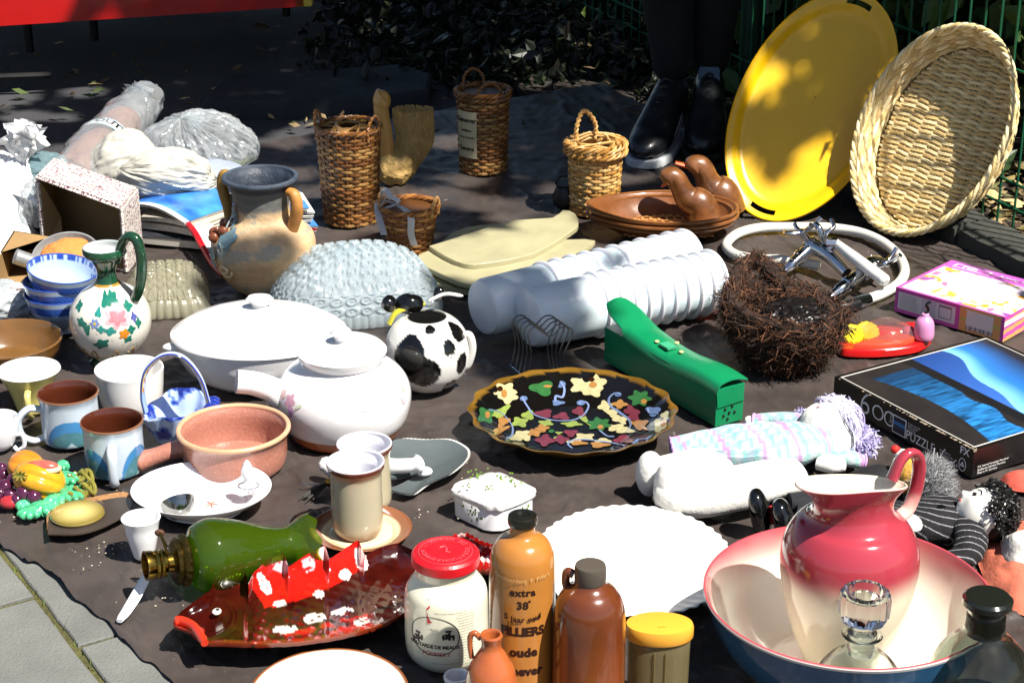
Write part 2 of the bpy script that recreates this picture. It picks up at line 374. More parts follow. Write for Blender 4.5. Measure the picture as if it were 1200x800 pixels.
# the tarpaulin: a wrinkled sheet
def tarp_bot(x): return np.interp(x, [-120, 0, 60, 140, 205, 300, 400, 1400], [541, 632, 670, 741, 800, 890, 980, 985])
def tarp_top(x): return np.interp(x, [-120, 240, 300, 540, 700, 870, 945, 980, 1010, 1120, 1250, 1400], [178, 172, 166, 122, 96, 175, 222, 233, 250, 285, 345, 420])
nu, nv = 430, 330; xs = np.linspace(-120, 1400, nu); V = []
for x in xs:
    yb, yt = tarp_bot(x), tarp_top(x); yb += 3*math.sin(x*.09)+2*math.sin(x*.23+1)
    for t in np.linspace(0, 1, nv): V.append(P(x, yb+(yt-yb)*(t**.8), 0))
V = np.array(V)
q = V.copy(); q[:, 0] += .35*q[:, 1]
r1 = np.abs(fbm(q*[1, .45, 1], 7, 3)-.5); r2 = np.abs(fbm(V*[.6, 1, 1], 16, 9)-.5); r3 = fbm(V, 3, 5)
r4 = np.abs(fbm(V*[1, .7, 1], 42, 13)-.5); V[:, 2] = -.0065+.0022*np.exp(-r4*26)+.006*np.exp(-r1*38)+.004*np.exp(-r2*30)+.003*(r3-.5)
fx = np.abs(((V[:, 0]*.94+V[:, 1]*.34+.02*fbm(V, 3, 21))/.37) % 1-.5)*.37; fy_ = np.abs(((V[:, 1]*.94-V[:, 0]*.34+.02*fbm(V, 3, 23))/.41) % 1-.5)*.41; V[:, 2] += .0035*np.exp(-fx/.004)+.0035*np.exp(-fy_/.004)
V[:, 2] = np.minimum(V[:, 2], .0028)
sx_, sy_ = toscreen(V); e = np.exp(-np.abs(sy_-tarp_bot(sx_))/6.)*(sx_ < 230); V[:, 2] += e*.007*np.maximum(0, np.sin(sx_*.045+1))
mb = MB(); mb.add(V, [q[::-1] for q in quads(nu, nv)]); o = build(mb, 'tarpaulin', m_tarp, angle=None); tag(o, 'dark brown plastic tarpaulin spread on the ground under all the wares', 'tarpaulin')

# kerb stones at the back and right
kd = (P(1200, 330)-P(1120, 288)); kd[2] = 0; kd /= np.linalg.norm(kd); kn = np.array([-kd[1], kd[0], 0]) 
if kn[1] < 0: kn = -kn
k0 = P(1120, 284)
mb = MB(); 
def bar(mb, a, b, n, w, z0, z1, seed=0):
    L = np.linalg.norm(b-a); N = max(4, int(L/.03)); rows = []
    for i in range(N+1):
        c = a+(b-a)*i/N
        for (dw, z) in ((0, z0), (0.004, z1-.01), (.02, z1), (w-.02, z1), (w, z1-.01), (w, z0)): rows.append(c+n*dw+np.array([0, 0, z-c[2]]))
    v = wob(np.array(rows), .006, 14, seed); f = quads(N+1, 6); mb.add(v, f+[tuple(range(6)), tuple(reversed(range(N*6, N*6+6)))])
KL = .62
kerbs = []
for i in range(-1, 3):
    mb = MB(); a = k0+kd*(i*KL); bar(mb, a, a+kd*(KL-.008), kn, .10, -.05, .035, i); o = build(mb, 'kerb_stone', m_kerb, angle=50); o['kind'] = 'structure'; kerbs.append(o)
for o in kerbs: o.parent = pavement
mb = MB(); v, f = slab([P(238, 132), P(262, 100), P(360, 96), P(470, 88), P(506, 98), P(502, 118), P(420, 130)], -.05, .028, .008); mb.add(wob(v, .004, 9), f)
o = build(mb, 'flagstone', mat('flagstone_stone', '22272b', .8, var=.3, vs=9, bump=.6, bs=50)); tag(o, 'loose blue-grey stone slab lying in the shade behind the handled basket', 'stone slab')

# ---- leaf litter on the soil behind the fence
def litter(n, region, name, cols, size=(.012, .035), z=-.045):
    mb = MB(); C = [hx(c) for c in cols]; V = []; F = []; CC = []
    for i in range(n):
        p = region(); a = random.uniform(0, 2*PI); s = random.uniform(*size); w = s*random.uniform(.3, .6)
        d = np.array([math.cos(a), math.sin(a), random.uniform(-.4, .4)])*s; e = np.array([-math.sin(a), math.cos(a), random.uniform(-.6, .6)])*w
        c = np.array([p[0], p[1], z+random.uniform(.004, .03)]); k = len(V); bend = np.array([0, 0, s*.25])
        V += [c-d, c-e*.8-d*.1, c+bend*.6, c+e*.8-d*.1, c+d]; F += [(k, k+1, k+2), (k, k+2, k+3), (k+1, k+4, k+2), (k+2, k+4, k+3)]
        cc = np.array(C[random.randrange(len(C))])*random.uniform(.6, 1.2); CC += [cc]*5
    mb.add(V, F); mb.c[-1] = np.array(CC)
    return build(mb, name, mat('dry_leaf', rough=.8, vcol=True, var=.15), smooth=False, col=True, kind='stuff')
def behind():
    s = random.uniform(-3.2, 1.6); w = random.uniform(.1, 1.9)**1.0; return k0+kd*s+kn*w
o = litter(15000, behind, 'leaf_litter', ['8b7550', 'a08a62', '5f4c34', 'b5a070', '6b6a3a', '473626', '7f7040'])
o['label'] = 'dry leaf litter behind the fence'
def leftside():
    p = P(random.uniform(-50, 760), random.uniform(-10, 150)); return p
litter(260, leftside, 'scattered_leaves', ['8b7550', 'a08a62', '5f4c34', '3c4a22'], (.01, .022), -.02)
n_ = 9000; xs2 = rng.uniform(330, 960, n_); ys2 = rng.uniform(-60, 125, n_); pos = np.array([P(a_, b_, -.03) for a_, b_ in zip(xs2, ys2)]); mk = (ys2 < tarp_top(xs2)-14+rng.normal(0, 6, n_)) & (xs2 > 380+rng.normal(0, 15, n_)); pos = pos[mk]; pos[:, 2] = -.04+rng.exponential(.022, len(pos)); IVY = pos
mb = MB()
for i in range(240):                        # grass blades and grit in the joints of the footpath
    r_ = random.choice((0, .30)); c_ = uv2(random.uniform(-.3, .9), r_+random.uniform(-.004, .004)); b_ = np.array([*c_, TOPS-.004]); L_ = random.uniform(.004, .013); a_ = random.uniform(0, 6.28)
    e_ = np.array([math.cos(a_)*.4, math.sin(a_)*.4, 1])*L_; w_ = np.array([-math.sin(a_), math.cos(a_), 0])*.0012; mb.add([b_-w_, b_+w_, b_+e_], [(0, 1, 2)])
o = build(mb, 'joint_grass', mat('grass_blade', '5a6a28', .7), kind='stuff', smooth=False); o.parent = pavement
# crumbs and grit on the tarpaulin
mb = MB()
for cx, cy, n, s in ((140, 578, 7, 5), (95, 655, 16, 22), (480, 560, 10, 60), (470, 610, 10, 45), (130, 640, 9, 12), (180, 700, 10, 30), (20, 600, 6, 30), (300, 600, 8, 80)):
    for i in range(n):
        p = P(cx+random.gauss(0, s), cy+random.gauss(0, s*.4), .003)
        if toscreen(p)[1] > tarp_bot(toscreen(p)[0])-4: continue
        r = random.uniform(.0004, .0012); v, f = ball(p, (r*1.4, r, r*.6), 5, 4); mb.add(v, f)
build(mb, 'crumbs', mat('crumb', 'c8bfa8', .9), kind='stuff')

# ---- wire mesh fence behind the kerb
m_fence = mat('green_coated_wire', '165438', .4, var=.15, vs=30)
fence = thing('wire_fence', 'green plastic coated wire mesh fence with a post, behind the straw basket', 'fence', k0+kn*.2+np.array([0, 0, -.05]))
f0 = k0+kn*.17; mb = MB()
for i in range(-62, 40):
    c = f0+kd*(i*.05)
    mb.add(*tube([c+[0, 0, -.05], c+[0, 0, .5], c+[0, 0, 1.0]], .0026, 6, caps=False))
build(mb, 'vertical_wire', m_fence, fence, kind='stuff')
for z in (.03, .08, .3, .52, .74, .96):
    mb = MB(); pts = [f0+kd*s+np.array([0, -.003, z]) for s in np.linspace(-3.1, 1.95, 12)]; mb.add(*tube(pts, .003, 6)); build(mb, 'horizontal_wire', m_fence, fence)
for s in (-1.15, .95):
    c = f0+kd*s+kn*.03; mb = MB(); mb.add(*tube([c+[0, 0, -.05], c+[0, 0, 1.05]], .024, 14)); build(mb, 'fence_post', mat('post_green', '0d3322', .4), fence)

# ---- shrubs and ivy behind the fence: dark, seen only as dim leaves and twigs
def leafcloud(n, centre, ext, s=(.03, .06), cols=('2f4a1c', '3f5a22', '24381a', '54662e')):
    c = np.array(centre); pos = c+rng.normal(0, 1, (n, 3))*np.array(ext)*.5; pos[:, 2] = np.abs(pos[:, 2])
    return leaves(pos, s, cols)
def leaves(pos, s, cols):
    n = len(pos); a = rng.normal(0, 1, (n, 3)); a /= np.linalg.norm(a, axis=1)[:, None]; b = np.cross(a, rng.normal(0, 1, (n, 3))); b /= np.linalg.norm(b, axis=1)[:, None]
    L = rng.uniform(s[0], s[1], n)[:, None]; W = L*.62; nn = np.cross(a, b)
    v = np.stack([pos-a*L, pos-b*W*.8+nn*L*.12, pos+a*L, pos+b*W*.8+nn*L*.12], 1).reshape(-1, 3)
    f = np.arange(4*n).reshape(n, 4); C = np.array([hx(c) for c in cols])[rng.integers(0, len(cols), n)]*rng.uniform(.7, 1.25, (n, 1))
    return v, f, np.repeat(C, 4, 0)
def cloud_obj(v, f, C, name, m, **k):
    mb = MB(); mb.v = [v]; mb.f = f.tolist(); mb.m = [0]*len(f); mb.c = [C]; mb.n = len(v); return build(mb, name, m, smooth=False, col=True, **k)
m_leaf = mat('leaf', rough=.5, vcol=True, var=0)
for i, s in enumerate((-2.7, -1.75, -.8, .25, 1.2)):
    c = k0+kd*s+kn*(1.15+.25*(i % 2)); t = thing('shrub', ['dark leafy shrub far left behind the mesh fence', 'dark shrub behind the round brown label basket', 'dark shrub behind the black sneakers', 'dark shrub behind the yellow tray', 'green shrub behind the oval straw basket'][i], 'shrub', (c[0], c[1], -.05), group='shrubs behind the fence')
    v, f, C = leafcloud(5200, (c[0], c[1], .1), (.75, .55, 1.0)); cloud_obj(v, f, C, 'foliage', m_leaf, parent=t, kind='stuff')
    for j in range(5):
        a = random.uniform(0, 6.28); r = random.uniform(.2, .45); mb = MB()
        mb.add(*tube([c+[0, 0, -.1], c+[r*.4*math.cos(a), r*.4*math.sin(a), .35], c+[r*math.cos(a), r*math.sin(a), .9]], [.014, .01, .004], 6)); build(mb, 'stem', mat('bark', '4b3b2b', .9, bump=.6), t)

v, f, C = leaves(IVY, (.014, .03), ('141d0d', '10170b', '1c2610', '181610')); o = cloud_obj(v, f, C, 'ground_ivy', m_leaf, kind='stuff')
n_ = 26000
ss = rng.uniform(-5.5, 2.6, n_); dd_ = rng.uniform(1.9, 2.6, n_); zz_ = rng.uniform(0, 2.6, n_); pos = k0[None]+kd[None]*ss[:, None]+kn[None]*(dd_+.3*np.sin(ss*3+zz_*2))[:, None]; pos[:, 2] = zz_
v, f, C = leaves(pos, (.04, .075), ('26381a', '1c2c14', '33471f', '2b3a18')); t = thing('hedge', 'tall dark dense hedge along the back of the plot', 'hedge', (k0[0], k0[1]+2, -.05)); cloud_obj(v, f, C, 'sky_block_leaves', m_leaf, parent=t, kind='stuff')  # added foliage wall, keeps sky light off the ground at the back
mb = MB(); a = k0+kd*-5.5+kn*2.3; b = k0+kd*2.6+kn*2.3
for i in range(22): c = a+(b-a)*(i+.5)/22; mb.add(*tube([c-[0, 0, .1], c+[.05, 0, 1.2], c+[0, .05, 2.2]], [.03, .025, .01], 6))
build(mb, 'stems', mat('bark'), t, kind='stuff')

# ---- the tree that shades the back of the stall: its crown stands over the camera's right shoulder, outside the frame
LIGHT = [  # (x, y, height above ground, radius m): openings in the crown through which sun reaches these places
 (889,75,.38,.035),(964,19,.5,.05),(1020,82,.36,.055),(1012,120,.3,.05),(985,120,.3,.05),(937,124,.26,.045),(960,112,.28,.045),(889,180,.13,.045),(870,180,.12,.03),(952,190,.12,.055),(975,180,.12,.05),(971,221,.06,.045),(862,225,.04,.035),(905,192,.12,.03),(1000,160,.2,.045),(865,120,.25,.02),
 (410,165,.18,.05),(400,230,.1,.045),(425,200,.12,.03),(560,110,.12,.05),(575,160,.1,.045),(550,170,.07,.04),(480,260,.03,.05),(470,240,.05,.04),
 (700,165,.12,.055),(700,215,.06,.06),(690,245,.03,.05),(725,190,.1,.05),(452,140,.17,.035),(460,190,.07,.05),(485,185,.08,.045),
 (810,215,.07,.055),(840,205,.08,.05),(780,240,.03,.06),(730,250,.02,.05),(830,255,.03,.04),(765,180,.02,.04),(745,195,.03,.03),
 (545,300,.02,.045),(600,285,.02,.035),(640,262,.03,.05),(565,290,.02,.03),(520,295,.02,.035),(655,295,.01,.04),(610,310,.01,.04),(490,310,.01,.04),
 (20,88,0,.09),(12,50,0,.05),(50,82,0,.06),(30,128,0,.05),(100,100,0,.05),(130,55,0,.035),(58,55,0,.03),(75,130,0,.03),
 (350,148,0,.05),(320,160,0,.05),(375,140,0,.05),(340,165,0,.04),(400,150,0,.04),(560,235,0,.05),(520,228,0,.05),(640,235,0,.045),(600,250,0,.05),(340,205,0,.06),(370,225,0,.04),(395,270,0,.05),(345,275,0,.03),
 (670,48,0,.05),(622,70,0,.06),(640,80,0,.04),(693,78,0,.05),(745,95,0,.06),(765,95,0,.07),(600,60,0,.03),(780,160,.1,.02),(830,120,.15,.02),(845,160,.1,.03),
 (880,20,.2,.03),(900,290,0,.05),(855,270,0,.04),(885,265,0,.04),(1130,25,0,.10),(1160,40,0,.08),(1185,30,0,.07),(1100,60,.2,.03),(20,20,.2,.13),(45,10,.2,.08),(1100,110,.2,.12),(1080,170,.12,.1),(1130,120,.28,.1),(1060,200,.08,.08),(1150,80,.35,.06),(1040,140,.15,.07),(1180,90,.3,.06),(1175,160,.2,.06),(1020,190,.08,.05),(1090,60,.35,.04),(1130,45,.42,.05),(1180,240,0,.12),(1150,265,0,.1),(1190,200,0,.1),(1110,250,.03,.06)]
DARK = [ # (x, y, h, radius): leaf clumps that hold the shade where the sun would pass
 (600,372,.03,.07),(570,375,.04,.07),(640,400,.02,.055),(560,335,.05,.05),(590,350,.08,.05),(610,345,.09,.035),(540,400,.0,.06),(600,420,0,.07),(650,420,0,.05),(500,352,.06,.03),(820,285,.05,.035),(520,335,.03,.035),(690,345,.02,.02),
 (330,230,.22,.045),(305,230,.22,.04),(355,235,.2,.03),(1120,60,.42,.03),(1000,60,.45,.05),(925,95,.35,.05),(975,152,.22,.045),(896,215,.08,.04),(920,215,.05,.035),(905,150,.2,.03)]
def sunbase(p, h):  # where the sun's ray through that place meets the ground
    q = P(p[0], p[1], h); return (q-np.array(SUNV)*(h/SUNV.z))[:2]
Lh = [(*sunbase((x, y), h), r) for x, y, h, r in LIGHT]; Dh = [(*sunbase((x, y), h), r) for x, y, h, r in DARK]
SH = [(-260, 168), (60, 160), (190, 150), (290, 195), (325, 262), (430, 300), (520, 300), (640, 285), (700, 282), (775, 268), (850, 268), (905, 284), (970, 258), (1010, 238), (1060, 205), (1120, 120), (1500, 90), (1500, -260), (-600, -260)]
SHw = [tuple(P(x, y)[:2]) for x, y in SH]
S3 = np.array(SUNV)
N0 = 420000
hh = rng.uniform(2.5, 3.9, N0); gx = rng.uniform(-3.8, 4.4, N0); gy = rng.uniform(2.3, 9.2, N0)
dk = np.zeros(N0, bool); 
for x, y, r in Dh: dk |= (gx-x)**2+(gy-y)**2 < r*r
lt = np.zeros(N0, bool)
for x, y, r in Lh: lt |= (gx-x)**2+(gy-y)**2 < (r*.9+.022)**2
nz = fbm(np.stack([gx, gy, hh*0], -1), 3.2, 4)
keep = ((inpoly(gx, gy, SHw) & (nz < .80)) & ~lt) | (dk & ~lt)
keep &= (rng.random(N0) < np.where(dk, 1, .95))
pos = np.stack([gx, gy, hh*0], -1)[keep]+S3*(hh[keep]/S3[2])[:, None]
# thin the far part, which nothing in the picture depends on
v, f, C = leaves(pos, (.028, .044), ('3f5a22', '4f6a2a', '35501f', '5d7430'))
tree = thing('shade_tree', 'broad leafy tree whose crown shades the back of the stall', 'tree', (4.6, 2.6, -.05))
cloud_obj(v, f, C, 'crown', m_leaf, parent=tree, kind='stuff')
mb = MB(); mb.add(*tube([(4.6, 2.6, -.1), (4.55, 2.7, 1.2), (4.3, 2.9, 2.2), (4.0, 3.1, 2.9)], [.2, .16, .13, .1], 14)); build(mb, 'trunk', mat('bark', '4b3b2b'), tree)
for (x, y, z) in ((1.2, 2.4, 3.4), (3, 5.6, 3.6), (0.2, 4.5, 3.6), (4.5, 5, 3.5)):
    mb = MB(); mb.add(*tube([(4.0, 3.1, 2.9), ((4+x)/2, (3.1+y)/2, 3.3), (x, y, z)], [.09, .05, .015], 8)); build(mb, 'branch', mat('bark', '4b3b2b'), tree)

# ---- red table at the top left
m_red = mat('red_paint', 'a80c0a', .4, var=.15, vs=4, coat=.3)
t = thing('red_table', 'low red painted table on dark legs at the top left behind the bags', 'table', P(20, 112))
a = P(0, 31, .17); zt = .17
A = P(-80, 36, zt); B = P(356, 8, zt); D = P(-80, -60, zt); C_ = P(330, -90, zt)
up_ = np.array([0, 0, .075]); mb = MB(); mb.add(*box8([A, B, C_, D], [A+up_, B+up_, C_+up_, D+up_])); build(mb, 'tabletop', m_red, t, smooth=False)
mb = MB(); e = (B-A)/np.linalg.norm(B-A); mb.add(*box8([B-e*.02, B+e*.02, B+e*.02+[0, .1, 0], B-e*.02+[0, .1, 0]], [q+up_*1.02 for q in (B-e*.02, B+e*.02, B+e*.02+[0, .1, 0], B-e*.02+[0, .1, 0])])); build(mb, 'corner_cap', mat('yellow_cap', 'c9b040', .5), t, smooth=False)
for q in (P(-60, 20, 0), P(22, 74, 0), P(100, 60, 0), P(330, 30, 0)):
    mb = MB(); q = q+np.array([0, .12, 0]); mb.add(*tube([q, q+[0, 0, .18]], .012, 8)); build(mb, 'leg', mat('dark_metal', '151515', .5), t)
mb = MB(); q1, q2 = P(-60, 92, .03), P(60, 88, .03); mb.add(*tube([q1, q2], .008, 8)); build(mb, 'crossbar', mat('dark_metal'), t)

# ================================================================ CERAMICS ON THE LEFT
white = mat('white_glaze', 'dcdad6', .16, var=.04, vs=6, coat=.4, bump=.06, bs=18)
white2 = mat('white_porcelain', 'e2e2e4', .12, var=.03, vs=9, coat=.5)
def vessel(name, label, cat, cx, yb, prof, t, m, seg=64, group=None, z0=0., n=5, body='body', colf=None, rmod=None, sx=1, sy=1, rotz=0, solid=False, ymid=None, inner=None):
    """a thing with a turned body; t = wall thickness in px; inner: second material for the inside"""
    p = Pot(cx, yb, prof, z0, n, ymid); T = thing(name, label, cat, p.G, group=group)
    pr = p.solid() if solid else p.shell(t*p.k)
    v, f, th, tt, r, z = lathe(pr, p.G, seg, sx, sy, rotz, rmod, cap0=False, cap1=False)
    mb = MB(); mb.add(v, f, 0, colf(th, r/p.k, z/p.k, v, p) if colf else None)
    ms = [m]
    if inner is not None:
        ms.append(inner); k = np.argmax(pr[:, 1]); k0_ = len(p.prof)
        mb.m = [1 if (min(q) // seg) >= k0_ else 0 for q in f]
    p.body = build(mb, body, ms, T, col=colf is not None); p.T = T; return p
def part(T, name, mats, *vf, **k):
    mb = MB(); 
    for a in vf: mb.add(*a[:2])
    return build(mb, name, mats, T, **k)
def blobmesh(c, r, amp=.1, s=6., seed=0, nu=40, nv=26, M3=None):
    v, f = ball((0, 0, 0), r, nu, nv, M3); r0 = float(np.max(np.atleast_1d(r)))
    v = v*(1+amp*2*(fbm(v/r0, s/3, seed, 3)-.5))[:, None]; return v+np.array(c), f

# -- mustard jar, three bottles, container, little jug -------------------------------------------------
m_jar = mat('jar_cream', 'd6d3bd', .18, var=.05, coat=.5)
m_ink = mat('black_print', '1c1a18', .5, var=0); m_redink = mat('red_print', 'b0202a', .5, var=0); m_grey = mat('grey_print', '8d8a7c', .6, var=0)
p = vessel('mustard_jar', 'cream stoneware jar with a red lid and printed oval label', 'jar', 523, 0, [(40, 766), (47, 757), (49, 740), (49, 715), (49, 698), (47, 686), (40, 676), (36, 671), (35, 668), (36, 662), (36, 656)], 4, m_jar)
J = p
v, f, *_ = lathe([(1e-4, p.z(654)), (37.5*p.k, p.z(656)), (39*p.k, p.z(658)), (39.5*p.k, p.z(655)), (39*p.k, p.z(648)), (36*p.k, p.z(645.5)), (33*p.k, p.z(646.5)), (30*p.k, p.z(645)), (20*p.k, p.z(644.5)), (1e-4, p.z(644))], p.G, 64, cap0=False, cap1=False)
m_lid = mat('red_wax_lid', 'b8141f', .35, var=.12, vs=40, bump=.15, bs=120)
lid = part(p.T, 'lid', m_lid, (v, f))
zt = p.z(644); mb = MB()
for r in (19, 31):
    a = np.linspace(0, 2*PI, 61)[:-1]; mb.add(*tube([p.at(q, r*p.k, p.z(645)) for q in a], .3*p.k, 5, closed=True))
for i in range(26):                        # raised letters round the lid
    q = i/26*2*PI; v, f = text("MOUTARDE DE MEAUX - POMMERY"[i], 8*p.k); v = np.array([p.at(q+a[0]/(25*p.k), 25*p.k+a[1], zt+.0006) for a in v]); mb.add(v, f)
mb.add(*tube([p.at(.8, 8*p.k, zt), p.at(.2, 4*p.k, zt), p.at(2.5, 3*p.k, zt), p.at(3.3, 9*p.k, zt), p.at(4.0, 9*p.k, zt)], .9*p.k, 6))
build(mb, 'embossing', mat('red_emboss', 'c9505a', .5), lid)
mb = MB(); th0 = -.28
n = 60; a = np.linspace(0, 2*PI, n, endpoint=False)
for s1, s2 in ((1.0, .965),):
    V = []
    for s_ in (s1, s2):
        for q in a: z = p.z(yo(p, 0, 746))+25*s_*math.sin(q)*p.k; V.append(p.at(th0+31*s_*math.cos(q)/49, p.R(z)+.0005, z))
    mb.add(np.array(V), quads(2, n, cv=True))
for x, y, w, s, b, sp in ((0, 757, 'MOUTARDE DE MEAUX', 6.2, .02, 1.0),):
    mb.add(*text_on(p, w, th0-.02, y, s, .03, .95))
for ex in (-.42, .36):                       # two crests
    for dx, dy, w, h, lb in ((0, 745, 9, 9, 5), (0, 739, 8, 3, 0), (-.12, 746, 3, 8, 0), (.12, 746, 3, 8, 0)): mb.add(*blot(p, th0+ex+dx, dy, w, h, lb, .25))
mb.add(*text_on(p, '~ N.n ~', th0-.02, 737, 4, .0)); 
part(J.T, 'print', m_ink, (mb.V(), mb.f))
part(J.T, 'shop_name_print', m_redink, text_on(p, 'POMMERY', th0+.06, 766, 7.5, 0, .95, arc=0))
vs = []; vs_f = MB()
for i, yy in enumerate(np.arange(718, 776, 3.2)):
    for th1, n_ in ((.52, 18), (-.95, 7)):
        if th1 < 0 and yy < 724: continue
        s = ''.join(random.choice('lentidosmaur ') for _ in range(n_)); vs_f.add(*text_on(p, s, th1, yy, 2.6))
vs_f.add(*text_on(p, 'vieille recette depuis mil sept cent', .15, 718, 2.8)); vs_f.add(*text_on(p, 'vinaigre epices et sel de mer', .0, 777, 2.8))
build(vs_f, 'small_print', m_grey, J.T)
def ribbon(pot, pts, w, off=.0006):           # a flat pointed patch between th/y points
    pts = [(t, yo(pot, t, y)) for t, y in pts]; v = [pot.at(t, pot.R(pot.z(y))+off, pot.z(y)) for t, y in pts]; return np.array(v), [tuple(range(len(pts)))]
mb = MB(); mb.add(*ribbon(p, [(-.44, 699), (-.36, 711), (-.45, 714)], 0)); mb.add(*ribbon(p, [(-.45, 714), (-.38, 724), (-.30, 729), (-.42, 729)], 0)); build(mb, 'pennant_print', m_redink, J.T, smooth=False)

m_st = mat('ochre_stoneware', 'a86e30', .2, var=.15, vs=7, coat=.6, bump=.08, bs=60)
p = vessel('stoneware_bottle', 'tall ochre stoneware gin bottle with black lettering and a black stopper', 'bottle', 612, 0, [(36, 846), (38.5, 838), (38.8, 800), (38.8, 720), (38.8, 668), (38, 652), (35, 641), (28, 632), (19, 627), (15.5, 624), (14.5, 619), (15, 612), (15.5, 610)], 4, m_st); F_ = p
v, f, *_ = lathe([(r*p.k, p.z(y)) for r, y in ((1, 614), (12, 614), (15.5, 614), (16.5, 612), (16.8, 607), (16, 603.5), (13, 602), (9, 602.5), (8, 604.5), (1, 604.5))], p.G, 40)
part(p.T, 'stopper', mat('black_rubber', '15150f', .3, coat=.3), (v, f))
mb = MB()
mb.add(*text_on(p, 'extra', 0, 694, 12, .045, 1.15)); mb.add(*text_on(p, '38', 0, 709, 13, .04, 1.05)); mb.add(*blot(p, .21, 703.5, 3, 3))
v, f = text('5 jaar oud', 9.5*p.k, .04, 1.1)
mb.add(np.array([p.at(a[0]/(38.8*p.k), 38.8*p.k+.0004, p.z(yo(p, 0, 725))+a[1]+a[0]**2*7.5) for a in v]), f)
mb.add(*text_on(p, 'FILLIERS', 0, 740, 15, .055, .98)); mb.add(*text_on(p, 'oude', .03, 764, 15, .055, 1.05)); mb.add(*text_on(p, 'jenever', 0, 786, 15, .055, 1.05))
build(mb, 'lettering', mat('brown_black_print', '2a1208', .4, var=0), F_.T)
mb = MB(); v, f = text('Distilleerderij  F  Filliers', 7*p.k, 0, 1.0)
mb.add(np.array([p.at(a[0]/(38.8*p.k), 38.8*p.k+.0005, p.z(yo(p, 0, 679))+a[1]+a[0]**2*3) for a in v]), f); build(mb, 'embossed_lettering', mat('worn_emboss', 'cda36a', .5), F_.T)

m_bs = mat('brown_stoneware', '7a3c18', .2, var=.3, vs=9, coat=.7, bump=.12, bs=30, ramp=(0, .2, .03, [(0, '8a4a22'), (.35, '7c3e1a'), (.7, '6a3214'), (1, '5e3018')]))
p = vessel('brown_bottle', 'brown glazed stoneware bottle with a grey screw cap and small side ear', 'bottle', 690, 0, [(40, 862), (42, 854), (42.5, 800), (42.5, 735), (41.5, 715), (38, 702), (31, 692), (22, 686), (18, 682), (17, 678)], 4, m_bs)
v, f, *_ = lathe([(r*p.k, p.z(y)) for r, y in ((1, 680), (17.5, 680), (18, 677), (18, 665), (17, 661.5), (14, 661), (1, 661.5))], p.G, 60, rmod=lambda T, R, Z: (R*(1+.02*np.sin(T*30)*(R > 15*p.k)), Z))
part(p.T, 'screw_cap', mat('grey_cap', '4b443c', .45, var=.15), (v, f))
part(p.T, 'ear', m_bs, p.handle(-1.9, [(19, 676), (27, 674), (29, 684), (27, 694)], [5, 5, 4.5]))

m_yel = mat('yellow_plastic', 'dc9c34', .3, var=.06, coat=.2)
m_cont = thin('smoky_plastic', 'd4c698', .9, .10, veil=.22)
p = Pot(771, 0, [(33, 830), (35, 820), (37, 745)]); T = thing('storage_container', 'see-through brown plastic shaker with a yellow oval lid', 'container', p.G)
def ovm(T_, R, Z): c = np.abs(np.sin(T_))**2.4; return R*(1-.0*c), Z
v, f, *_ = lathe(p.shell(1.5*p.k), p.G, 56, 1, .62, cap0=False, cap1=False); part(T, 'body', m_cont, (v, f))
v, f, *_ = lathe([(r*p.k, p.z(y)) for r, y in ((1, 743), (38, 745), (39.5, 743), (39.5, 733), (38, 729.5), (30, 728.5), (1, 728))], p.G, 56, 1, .66); part(T, 'lid', m_yel, (v, f))
v, f = cbox(p.at(.2, 12*p.k, p.z(728)), (8*p.k, 1.5*p.k, 2*p.k)); part(T, 'lid_tab', m_yel, (v, f))
mb = MB()
for x in (-8, 8): mb.add(*tube([p.at(x/30, 23.5*p.k, p.z(820)), p.at(x/30, 24.5*p.k, p.z(752))], .8*p.k, 6))
build(mb, 'moulded_rib', m_cont, T)

m_jug = mat('orange_brown_glaze', 'a8582e', .18, var=.25, vs=10, coat=.7)
p = vessel('miniature_jug', 'small orange brown glazed jug with an ear handle, in front of the tall bottle', 'jug', 576, 0, [(26, 880), (30, 868), (31.5, 835), (31, 804), (27, 783), (18, 767), (12.5, 759), (11.5, 753), (12.5, 748), (13.5, 744)], 4, m_jug)
part(p.T, 'handle', m_jug, p.handle(-1.75, [(12, 749), (19, 743), (24, 747), (25, 758), (23, 772)], [3.4, 3.4, 3.2]))
p = vessel('small_white_pot', 'tiny white pot at the foot of the miniature jug', 'pot', 536, 0, [(14, 812), (15, 800), (16.5, 792)], 4, white2)

# -- basin and ewer -----------------------------------------------------------------------------------
m_vc = mat('painted_glaze', rough=.13, vcol=True, var=.03, coat=.6)
def mixc(a, b, t): t = np.clip(t, 0, 1)[:, None]; return np.array(hx(a))*(1-t)+np.array(hx(b))*t
def sstep(x, a, b): t = np.clip((x-a)/(b-a), 0, 1); return t*t*(3-2*t)
bpot = Pot(990, 0, [(84, 788), (92, 784), (120, 768), (142, 748), (156, 726), (166, 702), (169.5, 694)])
RB = 169.5
pr = bpot.shell(4*bpot.k); nout = len(bpot.prof)
v, f, th, tt, r, z = lathe(pr, bpot.G, 110, cap0=False, cap1=False)
T = thing('washbasin', 'large wash basin, blue outside, cream inside with a rose pink rim', 'basin', bpot.G)
row = np.repeat(np.arange(len(pr)), 110); rp = r/bpot.k
wobn = (fbm(v, 18, 3)-.5)*8
cin = mixc('e8e2d2', 'b04850', sstep(rp+wobn*.5, 143, 164)); cin = np.where((rp > 166.2)[:, None], np.array(hx('e8e0d2')), cin)
hz = z/bpot.z(694)
cout = mixc('bcc6ca', '2a5578', sstep(hz+wobn*.02, .12, .42)); cout = np.where((hz > .97)[:, None], np.array(hx('d5d2cc')), cout)
mb = MB(); mb.add(v, f, 0, np.where((row <= nout)[:, None], cout, cin)); build(mb, 'bowl', m_vc, T, col=True)

